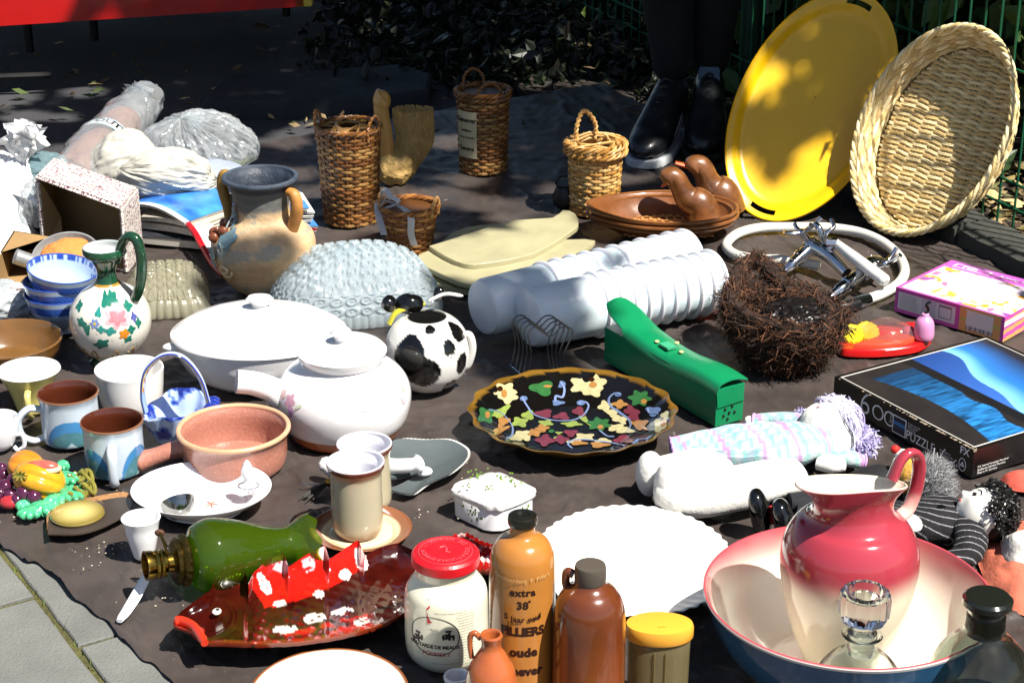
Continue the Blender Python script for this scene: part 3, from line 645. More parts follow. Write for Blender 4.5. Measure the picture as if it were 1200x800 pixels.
ez = .012
ep = Pot(995, 0, [(40, 775), (45, 770), (58, 745), (72, 705), (79.5, 672), (81, 652), (77, 630), (66, 613), (55, 606), (48, 598), (46, 589), (48, 580), (54, 572), (60, 566)], z0=ez, ymid=660)
spout_th = -.95
def ewr(T_, R, Z):
    zt = ep.prof[-1][1]; w = np.clip((Z-zt*.80)/(zt*.2), 0, 1)**1.5; d = np.angle(np.exp(1j*(T_-spout_th))); 
    k = np.exp(-(d/.75)**2)*w; b = np.exp(-((np.abs(d)-PI)/1.0)**2)*w
    return R*(1+.42*k+.12*b-.05*w), Z+w*(.016*np.cos(T_)+.004*np.cos(d))
pr = ep.shell(3.5*ep.k); v, f, th, tt, r, z = lathe(pr, ep.G, 100, rmod=ewr, cap0=False, cap1=False)
T = thing('wash_jug', 'rose pink and cream ewer with a wide lip standing in the basin', 'jug', ep.G)
row = np.repeat(np.arange(len(pr)), 100); hz = z/ep.prof[-1][1]; nz = (fbm(v, 16, 8)-.5)*.05
c = mixc('e4dabf', '9c3440', sstep(hz+nz, .47, .64)); c = c*(1-.0)
c = np.where(((row >= len(ep.prof)) & ((row > len(ep.prof)+0)))[:, None], np.array(hx('e8dfcb')), c)
mb = MB(); mb.add(v, f, 0, c); build(mb, 'body', m_vc, T, col=True)
hp = crom([ep.at(PI-.95-.15, r*ep.k, ep.z(y)-ez*0) for r, y in ((52, 572), (62, 552), (76, 546), (88, 558), (89, 586), (80, 612), (66, 620))], 7)
mb = MB(); v, f = tube(hp, np.interp(np.linspace(0, 1, len(hp)), [0, .5, 1], [11, 8, 8])*ep.k, 14, flat=.62)
hh_ = (v[:, 2]-ep.z0)/ep.prof[-1][1]; mb.add(v, f, 0, mixc('d8b0a4', '9c3440', sstep(hh_+(fbm(v, 60, 1)-.5)*.2, .74, .92))); build(mb, 'handle', m_vc, T, col=True)

# -- glass at the bottom right --------------------------------------------------------------------------
m_glass = mat('clear_glass', 'f4faf8', .02, var=0, trans=1, ior=1.45)
m_glassb = mat('dark_bottle_glass', 'c0cac2', .02, var=0, trans=1, ior=1.45)
p = Pot(1006, 0, [(44, 850), (50, 840), (52, 815), (50, 792), (40, 776), (27, 766), (18, 760), (16, 754), (17, 747), (24, 743)]); T = thing('decanter', 'clear glass decanter with a fluted stopper in front of the basin', 'decanter', p.G)
v, f, *_ = lathe(p.shell(4*p.k), p.G, 60, cap0=False, cap1=False); part(T, 'body', m_glass, (v, f))
v, f, *_ = lathe([(r*p.k, p.z(y)) for r, y in ((1, 766), (13, 766), (14.5, 745), (17, 740), (12, 736), (15, 731), (24, 726), (28, 718), (28.5, 700), (27, 694), (23, 691), (20, 692), (18, 700), (1, 703))], p.G, 72, rmod=lambda T_, R, Z: (R*(1+.05*np.abs(np.sin(T_*6))*((Z > p.z(728)) & (R > 22*p.k))), Z))
part(T, 'stopper', m_glass, (v, f), angle=25)
p = Pot(1148, 0, [(54, 860), (59, 845), (60, 810), (58, 785), (50, 765), (36, 750), (27, 742), (24, 734), (23, 718)]); T = thing('apothecary_bottle', 'dark glass apothecary bottle with a flat ground stopper at the bottom right corner', 'bottle', p.G)
v, f, *_ = lathe(p.shell(4*p.k), p.G, 60, cap0=False, cap1=False); part(T, 'body', m_glassb, (v, f))
pr = np.array([(1e-4, p.z(858)), (48*p.k, p.z(856)), (54*p.k, p.z(845)), (55.2*p.k, p.z(826)), (1e-4, p.z(825.5))])
v, f, *_ = lathe(pr, p.G, 50); part(T, 'contents', mat('dark_liquid', '2a2e2c', .1), (v, f))
v, f, *_ = lathe([(r*p.k, p.z(y)) for r, y in ((1, 742), (19, 742), (21, 718), (23, 711), (28, 707), (28.5, 701), (25, 698), (1, 697))], p.G, 50); part(T, 'stopper', mat('dark_stopper', '1a1d18', .15, coat=.6), (v, f))

# -- white scalloped plate, plate at the bottom, saucer with beaker ------------------------------------
def plate(name, label, cx, cy, rpx, hpx, m, foot=.55, lobes=0, amp=0., group=None, sy=1., colf=None, z0=0., seg=120, deep=.3, rotz=0, cat='plate'):
    G = P(cx, cy+hpx*.5, z0); k = K(G); h = hpx*k
    G = P(cx, cy, z0+h); G[2] = z0
    pr = [(1e-4, .3*h*0+.0), (foot*.95, 0), (foot, .06*h), (foot+.03, .12*h), (.86, .62*h), (1.0, h), (.985, h+.0012), (.85, .72*h+.001), (foot+.05, deep*h), (foot-.06, deep*h*.55+.002), (1e-4, deep*h*.5+.002)]
    pr = [(r*rpx*k if r > .001 else 1e-4, z) for r, z in pr]; pp = crom(pr, 4); pp[:, 0] = np.maximum(pp[:, 0], 1e-4); pp[:, 1] = np.maximum(pp[:, 1], 0)
    def rm(T_, R, Z):
        w = np.clip((R/(rpx*k)-foot)/(1-foot), 0, 1)**2; s = np.cos(T_*lobes) if lobes else 0
        return R*(1+amp*w*s), Z*(1+.0*w)
    v, f, th, tt, r, z = lathe(pp, G, seg, 1, sy, rotz, rm, cap0=False, cap1=False)
    T = thing(name, label, cat, G, group=group); mb = MB(); mb.add(v, f, 0, colf(th, r/(rpx*k), z/h, v, np.repeat(np.arange(len(pp)), seg)/(len(pp)-1)) if colf else None)
    build(mb, 'dish', m, T, col=colf is not None); T_ = T; return T, G, k, h
m_wp = mat('white_bisque', 'd8d6d0', .35, var=.05, vs=10, coat=.15)
plate('scalloped_plate', 'large plain white plate with a scalloped rim behind the bottles', 742, 654, 115, 22, m_wp, lobes=44, amp=.012, sy=1.13, seg=352)
def _nop(): pass
def brim(th, r, z, v, t):
    top = t > .5; c = mixc('ded9cc', '7a4524', sstep(r+(fbm(v, 60, 2)-.5)*.02, .955, .985)); return c
plate('dinner_plate', 'white plate with a thin brown rim at the bottom edge of the photo', 385, 813, 93, 16, m_vc, colf=brim, sy=1.05)
def sauc(th, r, z, v, t):
    n_ = (fbm(v, 50, 4)-.5)*.05; c = mixc('d9c8a0', '7c4a30', sstep(r+n_, .74, .80)); ring = sstep(r+n_, .62, .66)*(1-sstep(r+n_, .68, .72)); c = c*(1-ring[:, None]*.5)+np.array(hx('a8603f'))*ring[:, None]*.5; return c
Ts, Gs, ks, hs = plate('saucer', 'brown rimmed cream saucer under the tall beaker', 423, 618, 59, 8, m_vc, colf=sauc, foot=.6)
def beak(th, r, z, v, p):
    H_ = z.max(); q = z/H_; n_ = (fbm(v, 30, 6)-.5)*.10; c = mixc('6b3622', 'a89f86', sstep(q+n_, .02, .14)); c = c*(1-sstep(q+n_, .80, .95)[:, None])+np.array(hx('9a6a48'))*sstep(q+n_, .80, .95)[:, None]
    c = np.where((q > .925)[:, None], np.array(hx('55291c')), c)
    return c
def inside_white(c_out, thr=2.2, colr='d6d6de'):
    def g(th, r, z, v, p):
        c = c_out(th, r, z, v, p); seg = int(round(len(r)/len(np.unique(np.round(np.arange(len(r))//1)))) ) if False else None
        rz = np.array([p.R(q*p.k) for q in z])/p.k; ins = (r < rz-thr) & (z > 3) | (z >= z.max()-.1); return np.where(ins[:, None], np.array(hx(colr)), c)
    return g
def mug_like(name, label, cat, cx, prof, t, colf, group=None, z0=0., ymid=None, seg=80, n=5):
    return vessel(name, label, cat, cx, 0, prof, t, m_vc, seg=seg, group=group, z0=z0, colf=inside_white(colf, t*.5), n=n, ymid=ymid)
p = mug_like('beaker', 'tall sand coloured beaker with brown edges standing on the saucer', 'beaker', 418, [(26, 622), (29, 616), (30, 605), (30, 575), (30, 556), (31, 551), (34, 545), (34.5, 541)], 3, beak, z0=.006)
p = mug_like('brown_rimmed_mug', 'second brown rimmed beaker half hidden behind the tall beaker', 'beaker', 428, [(27, 590), (30, 584), (30, 560), (30, 535), (31, 528), (33, 523), (33, 520)], 3, beak)

# -- mugs -----------------------------------------------------------------------------------------------
def mugc(patches):
    def g(th, r, z, v, p):
        H_ = z.max(); c = mixc('b8c4ce', 'a9b6c0', fbm(v, 40, 1)); c = c*(.92+.16*fbm(v, 70, 5)[:, None])
        base = np.array(c)
        for a, w, hgt, inner in patches:
            d = np.angle(np.exp(1j*(th-a)))/w; top = hgt*np.sqrt(np.clip(1-d**2, 0, 1)); m = (z/H_ < top); c = np.where(m[:, None], np.array(hx('3e78a8'))*(1+.3*(fbm(v, 60, 2)[:, None]-.5)), c)
            m2 = (z/H_ < (top-.22)*inner); c = np.where(m2[:, None], mixc('4f7f86', '3c6472', fbm(v, 90, 3)), c)
            m3 = (z/H_ < .16-np.abs(d)*.5); c = np.where(m3[:, None], np.array(hx('a9bcc6')), c)
        c = np.where((z/H_ < .03)[:, None], np.array(hx('35566a')), c)
        c = np.where((z/H_ > .965)[:, None], np.array(hx('7a5238')), c)
        rz = np.array([p.R(q*p.k) for q in z])/p.k; ins = (r < rz-1.2) & (z > 3); c = np.where(ins[:, None], np.array(hx('4a2214')), c); return c
    return g
MP = lambda y0, y1, R0, R1: [(R1*.86, y1), (R1*.97, y1-3), (R1, y1-12), (R1, (y0+y1)/2), (R1, y0+12), (R1+.5, y0+6), (R0, y0)]
def mug(cx, y0, y1, R0, R1, label, patches, hth, hpts):
    p = vessel('mug', label, 'mug', cx, 0, MP(y0, y1, R0, R1), 3, m_vc, seg=200, n=16, colf=mugc(patches), group='blue and white mugs with brown insides')
    part(p.T, 'handle', mat('mug_handle_glaze', 'b4bec8', .2, var=.12, vs=30, coat=.5), p.handle(hth, hpts, [5.5, 6, 5.5, 5.5], flat=.7)); return p
mug(82, 460, 514, 36, 33.5, 'blue and white mug with brown inside, its handle to the left, behind the other mug', [(.22, .95, .60, 1), (2.6, .9, .6, 1)], -1.25, [(32, 475), (46, 473), (58, 484), (56, 502), (44, 510), (32, 508)])
mug(133.5, 493, 550, 37, 34.5, 'blue and white mug with brown inside, its handle facing the viewer, beside the pink pan', [(-.62, .72, .60, 1.1), (1.12, .72, .6, 1.1), (3.1, .8, .6, 1)], .16, [(32, 508), (46, 510), (50, 525), (48, 545), (34, 552)])

# -- cups at the left ----------------------------------------------------------------------------------
m_ycup = mat('pale_yellow_glaze', 'c9bd72', .2, var=.06, coat=.4)
p = vessel('yellow_cup', 'tapered pale yellow cup with white inside', 'cup', 36, 0, [(16, 480), (18, 477), (22, 462), (28, 448), (35, 436), (37, 433)], 2.5, m_ycup, inner=white)
part(p.T, 'handle', m_ycup, p.handle(.15, [(30, 447), (40, 450), (38, 470), (22, 480)], [4, 3.6, 4], flat=.7))
p = vessel('teacup', 'small white teacup cut by the left edge of the photo', 'cup', -2, 0, [(12, 524), (18, 518), (23, 504), (25, 490)], 2.5, white2)
part(p.T, 'handle', white2, p.handle(1.45, [(21, 508), (29, 508), (30, 520), (22, 526), (17, 522)], [2.6, 2.6]))
p = vessel('white_mug', 'plain white mug behind the painted basket', 'mug', 153, 0, [(30, 478), (35, 470), (38, 455), (40, 436), (40.5, 432)], 3, white)
m_bbowl = mat('brown_bowl_glaze', '6a4a24', .2, var=.25, vs=12, coat=.6)
p = vessel('brown_bowl', 'shallow olive brown bowl at the left edge behind the yellow cup', 'bowl', 12, 0, [(36, 428), (46, 425), (56, 412), (60, 402), (62, 397)], 3, m_bbowl)

# -- stacked rice bowls --------------------------------------------------------------------------------
def riceb(th, r, z, v, p):
    H_ = z.max(); q = z/H_; rz = np.array([p.R(a*p.k) for a in z])/p.k; ins = (r < rz-.8) & (z > 2)
    c = mixc('9fb4cc', 'b4c4d6', fbm(v, 30, 3)); band = (q > .62) & (q < .86); pat = (np.sin(th*46)*np.sin(q*60) > .1); c = np.where((band & ~ins)[:, None], np.where(pat[:, None], np.array(hx('24449a')), np.array(hx('3f62ac'))), c)
    band2 = ins & (q > .84) & (q < .97); pat2 = np.sin(th*40)+np.sin(th*17) > -.3; c = np.where((band2 & pat2)[:, None], np.array(hx('24449a')), c)
    return np.where((q > .975)[:, None], np.array(hx('24449a')), c)
RBP = [(17, 388), (18, 384), (28, 374), (36, 362), (39.5, 350), (41, 345)]
names = ['bottom', 'middle', 'top']
for i in range(3):
    k_ = K(P(73, 390)); z0 = i*.0225+.004
    p = Pot(72, 0, RBP, z0=0); T = thing('rice_bowl', ['pale blue china bowl at the bottom of the stack of three', 'pale blue china bowl in the middle of the stack of three', 'pale blue china bowl on top of the stack, tilted to the right'][i], 'bowl', p.G+np.array([0, 0, z0]), group='stacked blue and white china bowls',
        rot=Quaternion((0, 1, 0), rad(9 if i == 2 else 0)) @ Quaternion((1, 0, 0), rad(4 if i == 2 else 0)))
    v, f, th, tt, r, z = lathe(p.shell(1.6*p.k), (0, 0, 0), 120, cap0=False, cap1=False); mb = MB(); mb.add(v, f, 0, riceb(th, r/p.k, z/p.k, v, p)); build(mb, 'body', m_vc, T, local=True, col=True)

# -- floral ewer ---------------------------------------------------------------------------------------
def fewer(th, r, z, v, p):
    H_ = z.max(); q = z/H_; c = mixc('cfcabd', 'd8d4ca', fbm(v, 40, 2)); c = np.where(fbm(v, 350, 5)[:, None] > .70, np.array(hx('b09a80')), c)
    g = np.array(hx('16402a'))*(.6+.9*fbm(v, 50, 3)[:, None]); e = np.abs(np.sin(th*2.5+1))*.035
    c = np.where((q < .065+e)[:, None], g, c); c = np.where(((q > .69) & (q < .705))[:, None], np.array(hx('a07830')), c); c = np.where((q > .705)[:, None], g, c)
    rz = np.array([p.R(a*p.k) for a in z])/p.k; ins = (r < rz-1.5) & (q > .9); return np.where(ins[:, None], np.array(hx('b8bcbc')), c)
p = vessel('flower_ewer', 'white jug painted with a pink rose, dark green neck and looped green handle', 'jug', 129, 0, [(26, 424), (29, 420), (25, 414), (36, 404), (45, 388), (47.5, 372), (44, 357), (33, 343), (19, 334), (13, 327), (11, 319), (13, 311), (19, 302), (25, 297), (25.5, 290)], 2.5, m_vc, seg=140, n=8, colf=fewer, ymid=370)
part(p.T, 'handle', mat('green_glaze', '163a26', .12, var=.4, vs=60, coat=.7), p.handle(1.15, [(15, 305), (24, 284), (36, 272), (47, 277), (50, 300), (46, 325), (38, 343), (32, 347)], [4.5, 5.5, 6, 6, 6, 5], n=7))
G1, G2 = '1c6a5a', '2a7f78'
def flowers(p, T, spec):
    by = {}
    for th, y, w, h, lobes, col, rot in spec: by.setdefault(col, []).append((th, y, w, h, lobes, rot))
    for i, (col, L_) in enumerate(by.items()):
        mb = MB()
        for j, (th, y, w, h, lobes, rot) in enumerate(L_): mb = MB(); mb.add(*blot(p, th, y, w, h, lobes, .22, rot, off=.0003+.00012*i, ph=j)); build(mb, 'painted_flower' if col not in (G1, G2) else 'painted_leaf', mat('paint_'+col, col, .2, var=.2, vs=200, coat=.5), T)
G1, G2, PK, PL, OR, BL = '1c6a5a', '2a7f78', 'd07078', 'e09aa0', 'c87a1c', '6a7fb0'
flowers(p, p.T, [(.35, 348, 14, 12, 5, G1, .5), (.10, 350, 9, 14, 3, G1, .2), (.8, 358, 12, 10, 4, G1, .3), (-.55, 378, 15, 9, 5, G1, -.4), (-.38, 386, 8, 12, 3, G1, 0), (-.05, 403, 18, 11, 5, G1, .4), (-.02, 386, 9, 8, 4, G2, 0), (.2, 388, 12, 9, 4, G2, 0), (.72, 386, 10, 10, 4, G1, 0), (.95, 378, 8, 12, 4, G1, 0), (-.85, 358, 13, 9, 4, G1, -.5), (.62, 397, 10, 8, 4, G1, 0), (-.1, 366, 7, 10, 3, G2, 0),
  (.42, 371, 27, 24, 7, PL, 0), (.42, 371, 19, 17, 6, PK, .4), (.40, 370, 10, 9, 5, PL, .2), (.53, 391, 11, 11, 5, OR, 0), (-.17, 379, 10, 10, 6, BL, 0), (.85, 371, 7, 10, 4, '4a4f90', 0), (-.17, 379, 3.5, 3.5, 0, 'c8a840', 0)])
mb = MB()
for q in (-.75, -.35, .3, .8, -1.2):
    pts = [(q-.12, 400), (q-.05, 408), (q+.06, 404), (q+.04, 397), (q-.02, 398)]; mb.add(*tube(crom([p.at(a, p.R(p.z(y))+.0003, p.z(y)) for a, y in pts], 5), .9*p.k, 6))
build(mb, 'gilt_scroll', mat('gilt', '8a6a24', .3, metal=.3), p.T)

# -- painted basket (blue and white faience) -----------------------------------------------------------
def delft(th, r, z, v, p):
    n_ = fbm(v, 45, 7); q = z/z.max(); c = mixc('b4c6e2', 'a0b6dc', n_); c = np.where(((n_ > .60) | (q > .93) | (q < .1))[:, None], np.array(hx('1c2f86')), c); c = np.where(((n_ > .54) & (n_ <= .6))[:, None], np.array(hx('5a74b8')), c); return c
def dm(T_, R, Z):
    w = np.clip(Z/Z.max(), 0, 1); return R*(1+.06*np.cos(T_*9)*w), Z*(1+.22*np.cos(2*T_)*w**2)
p = vessel('painted_basket', 'blue and white painted pottery basket with a striped arched handle', 'basket', 211, 0, [(26, 514), (30, 511), (36, 500), (40, 488), (44, 480)], 3, m_vc, seg=120, n=8, colf=delft, rmod=dm)
hp = crom([p.at(-PI/2+.25, 38*p.k, p.z(478)), p.at(-PI/2+.25, 40*p.k, p.z(458)), p.at(-PI/2+.2, 34*p.k, p.z(432)), p.at(-PI/2+.1, 14*p.k, p.z(416)), p.at(PI/2, 8*p.k, p.z(418)), p.at(PI/2, 26*p.k, p.z(440)), p.at(PI/2, 34*p.k, p.z(468)), p.at(PI/2, 36*p.k, p.z(480))], 10)
v, f = tube(hp, 6.5*p.k, 16, flat=.45); a_ = np.tile(np.arange(16), len(hp)); i_ = np.repeat(np.arange(len(hp)), 16)
c = np.tile(np.array(hx('b8c8e4')), (len(v), 1)); c[(a_ % 8 == 4) | (a_ % 8 == 3)] = hx('1c2f86'); c[(a_ % 8 == 5)] = hx('c8b040'); c[(a_ % 8 == 6) & (i_ % 4 < 2)] = hx('a02a48'); c[(i_ < 12) & (a_ % 8 != 4)] = hx('8fa8d8')
mb = MB(); mb.add(v, f, 0, c); build(mb, 'handle', m_vc, p.T, col=True)
mb = MB()
for a_ in (-.5, 0, .5): mb.add(*blobmesh(p.at(PI/2+a_*.5, 40*p.k, p.z(474)), (9*p.k, 8*p.k, 6*p.k), .2, 8, 3, 16, 10))
build(mb, 'frill', mat('cobalt_glaze', '1c2f86', .15, var=.4, vs=200, coat=.6), p.T)

# -- pink pan ------------------------------------------------------------------------------------------
m_pink = mat('pink_stoneware', 'a06a5a', .25, var=.15, vs=18, coat=.5, bump=.2, bs=180, spk=.36, spkc='c08a74', spks=500)
m_rim = mat('pan_rim_glaze', 'c89a78', .2, var=.15, vs=30, coat=.5)
p = vessel('saucepan', 'round pink stoneware saucepan with a stubby handle to the left', 'pan', 275, 0, [(52, 546), (58, 541), (61, 530), (61.5, 515), (63, 508), (66, 503)], 5, m_pink, seg=80)
v, f = tube([p.at(a, 63.5*p.k, p.z(501.5)) for a in np.linspace(0, 2*PI, 80, endpoint=False)], 3.1*p.k, 10, closed=True); part(p.T, 'rim', m_rim, (v, f))
part(p.T, 'handle', m_pink, tube(crom([p.at(-1.45, r*p.k, p.z(y)) for r, y in ((54, 520), (68, 523), (85, 528), (100, 532), (109, 534), (115, 535.5))], 5), np.interp(np.linspace(0, 1, 26), [0, .2, .5, .8, .93, 1], [17, 12.5, 12, 15, 13, 2])*p.k, 20, flat=.85))

# -- tureen and teapot ----------------------------------------------------------------------------------
m_tur = mat('tureen_white', 'd9d8d8', .18, var=.04, coat=.4)
sy_t = .80
p = vessel('tureen', 'large white lidded oval casserole dish behind the teapot', 'tureen', 304, 0, [(58, 444), (62, 441), (80, 432), (93, 414), (99, 398), (101, 390)], 4, m_tur, seg=110, rmod=lambda T_, R, Z: (R*(1+.012*np.abs(np.sin(T_*9))*(Z > .02)*(Z < .05)), Z), sy=sy_t, ymid=400)
v, f, *_ = lathe([(r*p.k, p.z(y)) for r, y in ((1, 392), (99, 392), (102.5, 390), (102, 387.5), (96, 383), (80, 374), (55, 366), (30, 361), (1, 360))], p.G, 110, 1, sy_t); lid = part(p.T, 'lid', m_tur, (v, f))
c_ = p.G+np.array([3*p.k, 0, 0]); v, f, *_ = lathe([(r*p.k, p.z(y)) for r, y in ((1, 363), (10, 362), (9, 357), (13, 353), (16, 350), (13, 347), (1, 346))], c_, 40, 1, .7); part(lid, 'knob', m_tur, (v, f))
for s_ in (-1, 1): part(p.T, 'handle', m_tur, blobmesh(p.at(s_*1.35, 100*p.k, p.z(398)), (11*p.k, 9*p.k, 5*p.k), .1, 5, 2, 24, 14))
def tpc(th, r, z, v, p): q = z/z.max(); return np.where((q < .15)[:, None], np.array(hx('a8603a'))*(1+.3*(fbm(v, 60, 3)[:, None]-.5)), np.array(hx('dad8d8')))
p = vessel('teapot', 'fat white teapot with faint pink flowers and a terracotta foot', 'teapot', 402, 0, [(64, 503), (66, 500), (68, 496), (75, 484), (79.5, 465), (77, 449), (68, 436), (54, 427), (48, 424)], 4, m_vc, seg=110, n=7, colf=tpc, ymid=450)
v, f, *_ = lathe([(r*p.k, p.z(y)) for r, y in ((1, 426), (45, 426), (46, 421), (51, 415), (52, 410), (48, 406), (40, 403), (20, 401), (1, 400))], p.G, 70); lid = part(p.T, 'lid', m_tur, (v, f))
v, f, *_ = lathe([(r*p.k, p.z(y)) for r, y in ((1, 403), (9, 402), (7, 398), (10, 393), (13, 390), (10, 386), (1, 385))], p.G, 36); part(lid, 'knob', m_tur, (v, f))
part(p.T, 'spout', m_tur, tube(crom([p.at(-1.35, r*p.k, p.z(y)) for r, y in ((60, 468), (78, 452), (92, 444), (106, 439), (122, 436))], 6), np.interp(np.linspace(0, 1, 25), [0, .35, .8, 1], [22, 16, 15, 15])*p.k, 20, flat=.9))
flowers(p, p.T, [(-.83, 470, 16, 15, 5, 'c493a4', 0), (-.78, 481, 9, 14, 3, 'b08ab4', .3), (-1.05, 462, 12, 10, 5, 'd0a8a8', 0), (-1.1, 474, 8, 8, 3, 'a8b89a', 0), (.42, 478, 10, 8, 5, 'dcb8bc', 0), (.62, 474, 9, 4, 0, 'c4ccb4', .3), (.2, 480, 12, 3, 0, 'd0d4c4', .2), (1.15, 468, 9, 9, 5, 'd0b0b8', 0), (1.25, 455, 6, 7, 3, 'b8c4a8', 0), (-.62, 476, 10, 3, 0, 'bcc8a8', .5)])

# ================================================================ BASKETS
def wicker(name, label, cx, yb, rb, rt, ytop, rows, stakes, cols, ymid=None, z0=0., group=None):
    """woven upright basket: weavers run in and out round the stakes"""
    p = Pot(cx, 0, [(rb, yb), (rb+(rt-rb)*.35, yb+(ytop-yb)*.3), (rt, ytop)], z0, 4, ymid=ymid); T = thing(name, label, 'basket', p.G, group=group)
    H_ = p.z(ytop); k = p.k; mb = MB(); n = stakes*6; th = np.linspace(0, 2*PI, n, endpoint=False); C = [np.array(hx(c)) for c in cols]
    dz = H_/rows; am = 1.1*k
    for j in range(rows):
        z = dz*(j+.5); R = p.R(z); rr = R+am*np.cos(th*stakes/2+PI*j)+rng.normal(0, .15*k, n); zz = z+rng.normal(0, .02*dz, n)+.1*dz*np.sin(th*3+j)
        v = []
        for a, b in ((.9*k, 0), (0, dz*.46), (-.9*k, 0), (0, -dz*.46)): v.append(np.stack([p.G[0]+(rr+a)*np.sin(th), p.G[1]-(rr+a)*np.cos(th), p.z0+zz+b], -1))
        v = np.stack(v, 1).reshape(-1, 3); base = C[rng.integers(len(C))]*rng.uniform(.85, 1.15); cc = np.repeat(base[None]*(.75+.5*vn(np.stack([th*9, th*0+j, th*0], -1)))[:, None], 4, 0)
        mb.add(v, quads(n, 4, True, True), 0, cc)
    build(mb, 'weave', mat('wicker', rough=.45, vcol=True, var=.2, coat=.2, bump=.3, bs=300), T, col=True, kind='stuff', angle=60)
    mb = MB()
    for i in range(stakes):
        a = 2*PI*i/stakes; mb.add(*tube([p.at(a, rb*k, 0), p.at(a, p.R(H_*.5), H_*.5), p.at(a, rt*k, H_+2*k)], 1.1*k, 5), 0, C[0]*.9)
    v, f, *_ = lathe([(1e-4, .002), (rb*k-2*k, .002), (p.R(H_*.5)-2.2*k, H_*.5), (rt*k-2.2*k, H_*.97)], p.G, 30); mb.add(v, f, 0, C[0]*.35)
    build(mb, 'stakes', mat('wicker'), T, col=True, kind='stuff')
    return p, T, C
def braid(mb, p, R, z, k, C, n=3, tw=9, w=2.2, wl=1.6):
    th = np.linspace(0, 2*PI, 120, endpoint=False)
    for s in range(n):
        ph = 2*PI*s/n; rr = R+w*k*np.cos(th*tw+ph); zz = z+w*k*.8*np.sin(th*tw+ph)
        mb.add(*tube(np.stack([p.G[0]+rr*np.sin(th), p.G[1]-rr*np.cos(th), p.z0+zz], -1), wl*k, 5, closed=True), 0, C[s % len(C)])
def cords(mb, pts, r, C, tw=10, n=2, w=1.):
    q = crom(pts, 8); t, N, B = frames(q); s = np.linspace(0, 1, len(q))
    for j in range(n):
        a = s*tw*2*PI+2*PI*j/n; mb.add(*tube(q+w*r*(np.cos(a)[:, None]*N+np.sin(a)[:, None]*B), r, 6), 0, C[j % len(C)])
BR = ('74481f', '8a5c2c', '63401e', '96703c'); HN = ('b98a4a', 'c89c5c', 'a87838', 'd0aa6c')
wm = lambda: mat('wicker')
p, T, C = wicker('handled_basket', 'tall brown wicker basket with two small ear handles at the left', 410, 257, 31, 37, 150, 27, 22, BR)
mb = MB(); braid(mb, p, 36*p.k, p.z(148), p.k, C); build(mb, 'rim', wm(), T, col=True)
for a in (-1.75, 1.0):
    mb = MB(); e = .28; cords(mb, [p.at(a-e, 37*p.k, p.z(160)), p.at(a-e, 38*p.k, p.z(142)), p.at(a, 38*p.k, p.z(131)), p.at(a+e, 38*p.k, p.z(142)), p.at(a+e, 37*p.k, p.z(162))], 1.2*p.k, C); build(mb, 'handle', wm(), T, col=True)
mb = MB()
for i in range(16): a = rng.uniform(-3, 3); b = a+rng.uniform(1.5, 3); mb.add(*tube([p.at(a, 34*p.k, p.z(150)), p.at((a+b)/2, 14*p.k, p.z(148-i*.2)), p.at(b, 34*p.k, p.z(150))], 1.4*p.k, 5), 0, C[3]*1.1)
build(mb, 'twig_lid', wm(), T, col=True, kind='stuff')

p, T, C = wicker('label_basket', 'round brown wicker basket with a paper label standing in the shade', 566, 198, 27, 30, 105, 25, 20, BR)
mb = MB(); braid(mb, p, 31*p.k, p.z(106), p.k, C); braid(mb, p, 30*p.k, p.z(111), p.k, C); build(mb, 'rim', wm(), T, col=True)
for a, h in ((-2.6, 0), (.35, 6)):
    mb = MB(); e = .6; cords(mb, [p.at(a-e, 26*p.k, p.z(108)), p.at(a-e*.8, 25*p.k, p.z(93+h)), p.at(a, 24*p.k, p.z(86+h)), p.at(a+e*.8, 25*p.k, p.z(93+h)), p.at(a+e, 26*p.k, p.z(108))], 1.1*p.k, C); build(mb, 'handle', wm(), T, col=True)
mb = MB(); th = np.linspace(-1.15, -.22, 14); V = []
for y in (124, 137, 152, 167, 178):
    for a in th: V.append(p.at(a, p.R(p.z(y))+2.6*p.k, p.z(y)))
mb.add(V, quads(5, 14)); build(mb, 'paper_label', mat('old_paper', 'b5ab88', .7, var=.12, vs=40), T)
mb = MB(); R0 = p.R(p.z(150))+3.0*p.k
for w, y, s in (('Genever', 134, 8), ('Distillerie', 146, 4), ('la ferme artisanale', 154, 3), ('Geneve', 167, 7)):
    v, f = text(w, s*p.k, .03); mb.add([p.at(-.68+a[0]/R0, p.R(p.z(y))+3.0*p.k, p.z(y)+a[1]) for a in v], f)
build(mb, 'label_print', m_ink, T)

p, T, C = wicker('honey_basket', 'tall honey coloured wicker basket with a large hoop handle, beside the sneakers', 697, 246, 28, 31, 178, 17, 18, HN)
mb = MB()
for dy in (0, 4, -4): braid(mb, p, (32+abs(dy)*.3)*p.k, p.z(172+dy), p.k, C, 3, 8, 3.5, 1.8)
build(mb, 'rim', wm(), T, col=True)
for a, e, t_ in ((-2.4, .75, 134), (.45, .5, 153)):
    mb = MB(); cords(mb, [p.at(a-e, 22*p.k, p.z(170)), p.at(a-e, 22*p.k, p.z(t_+16)), p.at(a, 20*p.k, p.z(t_)), p.at(a+e, 22*p.k, p.z(t_+16)), p.at(a+e, 22*p.k, p.z(170))], 1.6*p.k, C, 8); build(mb, 'handle', wm(), T, col=True)
mb = MB()
for i in range(26):
    a = rng.uniform(-3, 3); b = a+rng.uniform(.8, 2.6); h = rng.uniform(164, 172); mb.add(*tube([p.at(a, 33*p.k, p.z(h)), p.at((a+b)/2, 24*p.k, p.z(h-3)), p.at(b, 35*p.k, p.z(h+4))], 1.5*p.k, 5), 0, C[i % 4])
build(mb, 'loose_twigs', wm(), T, col=True, kind='stuff')

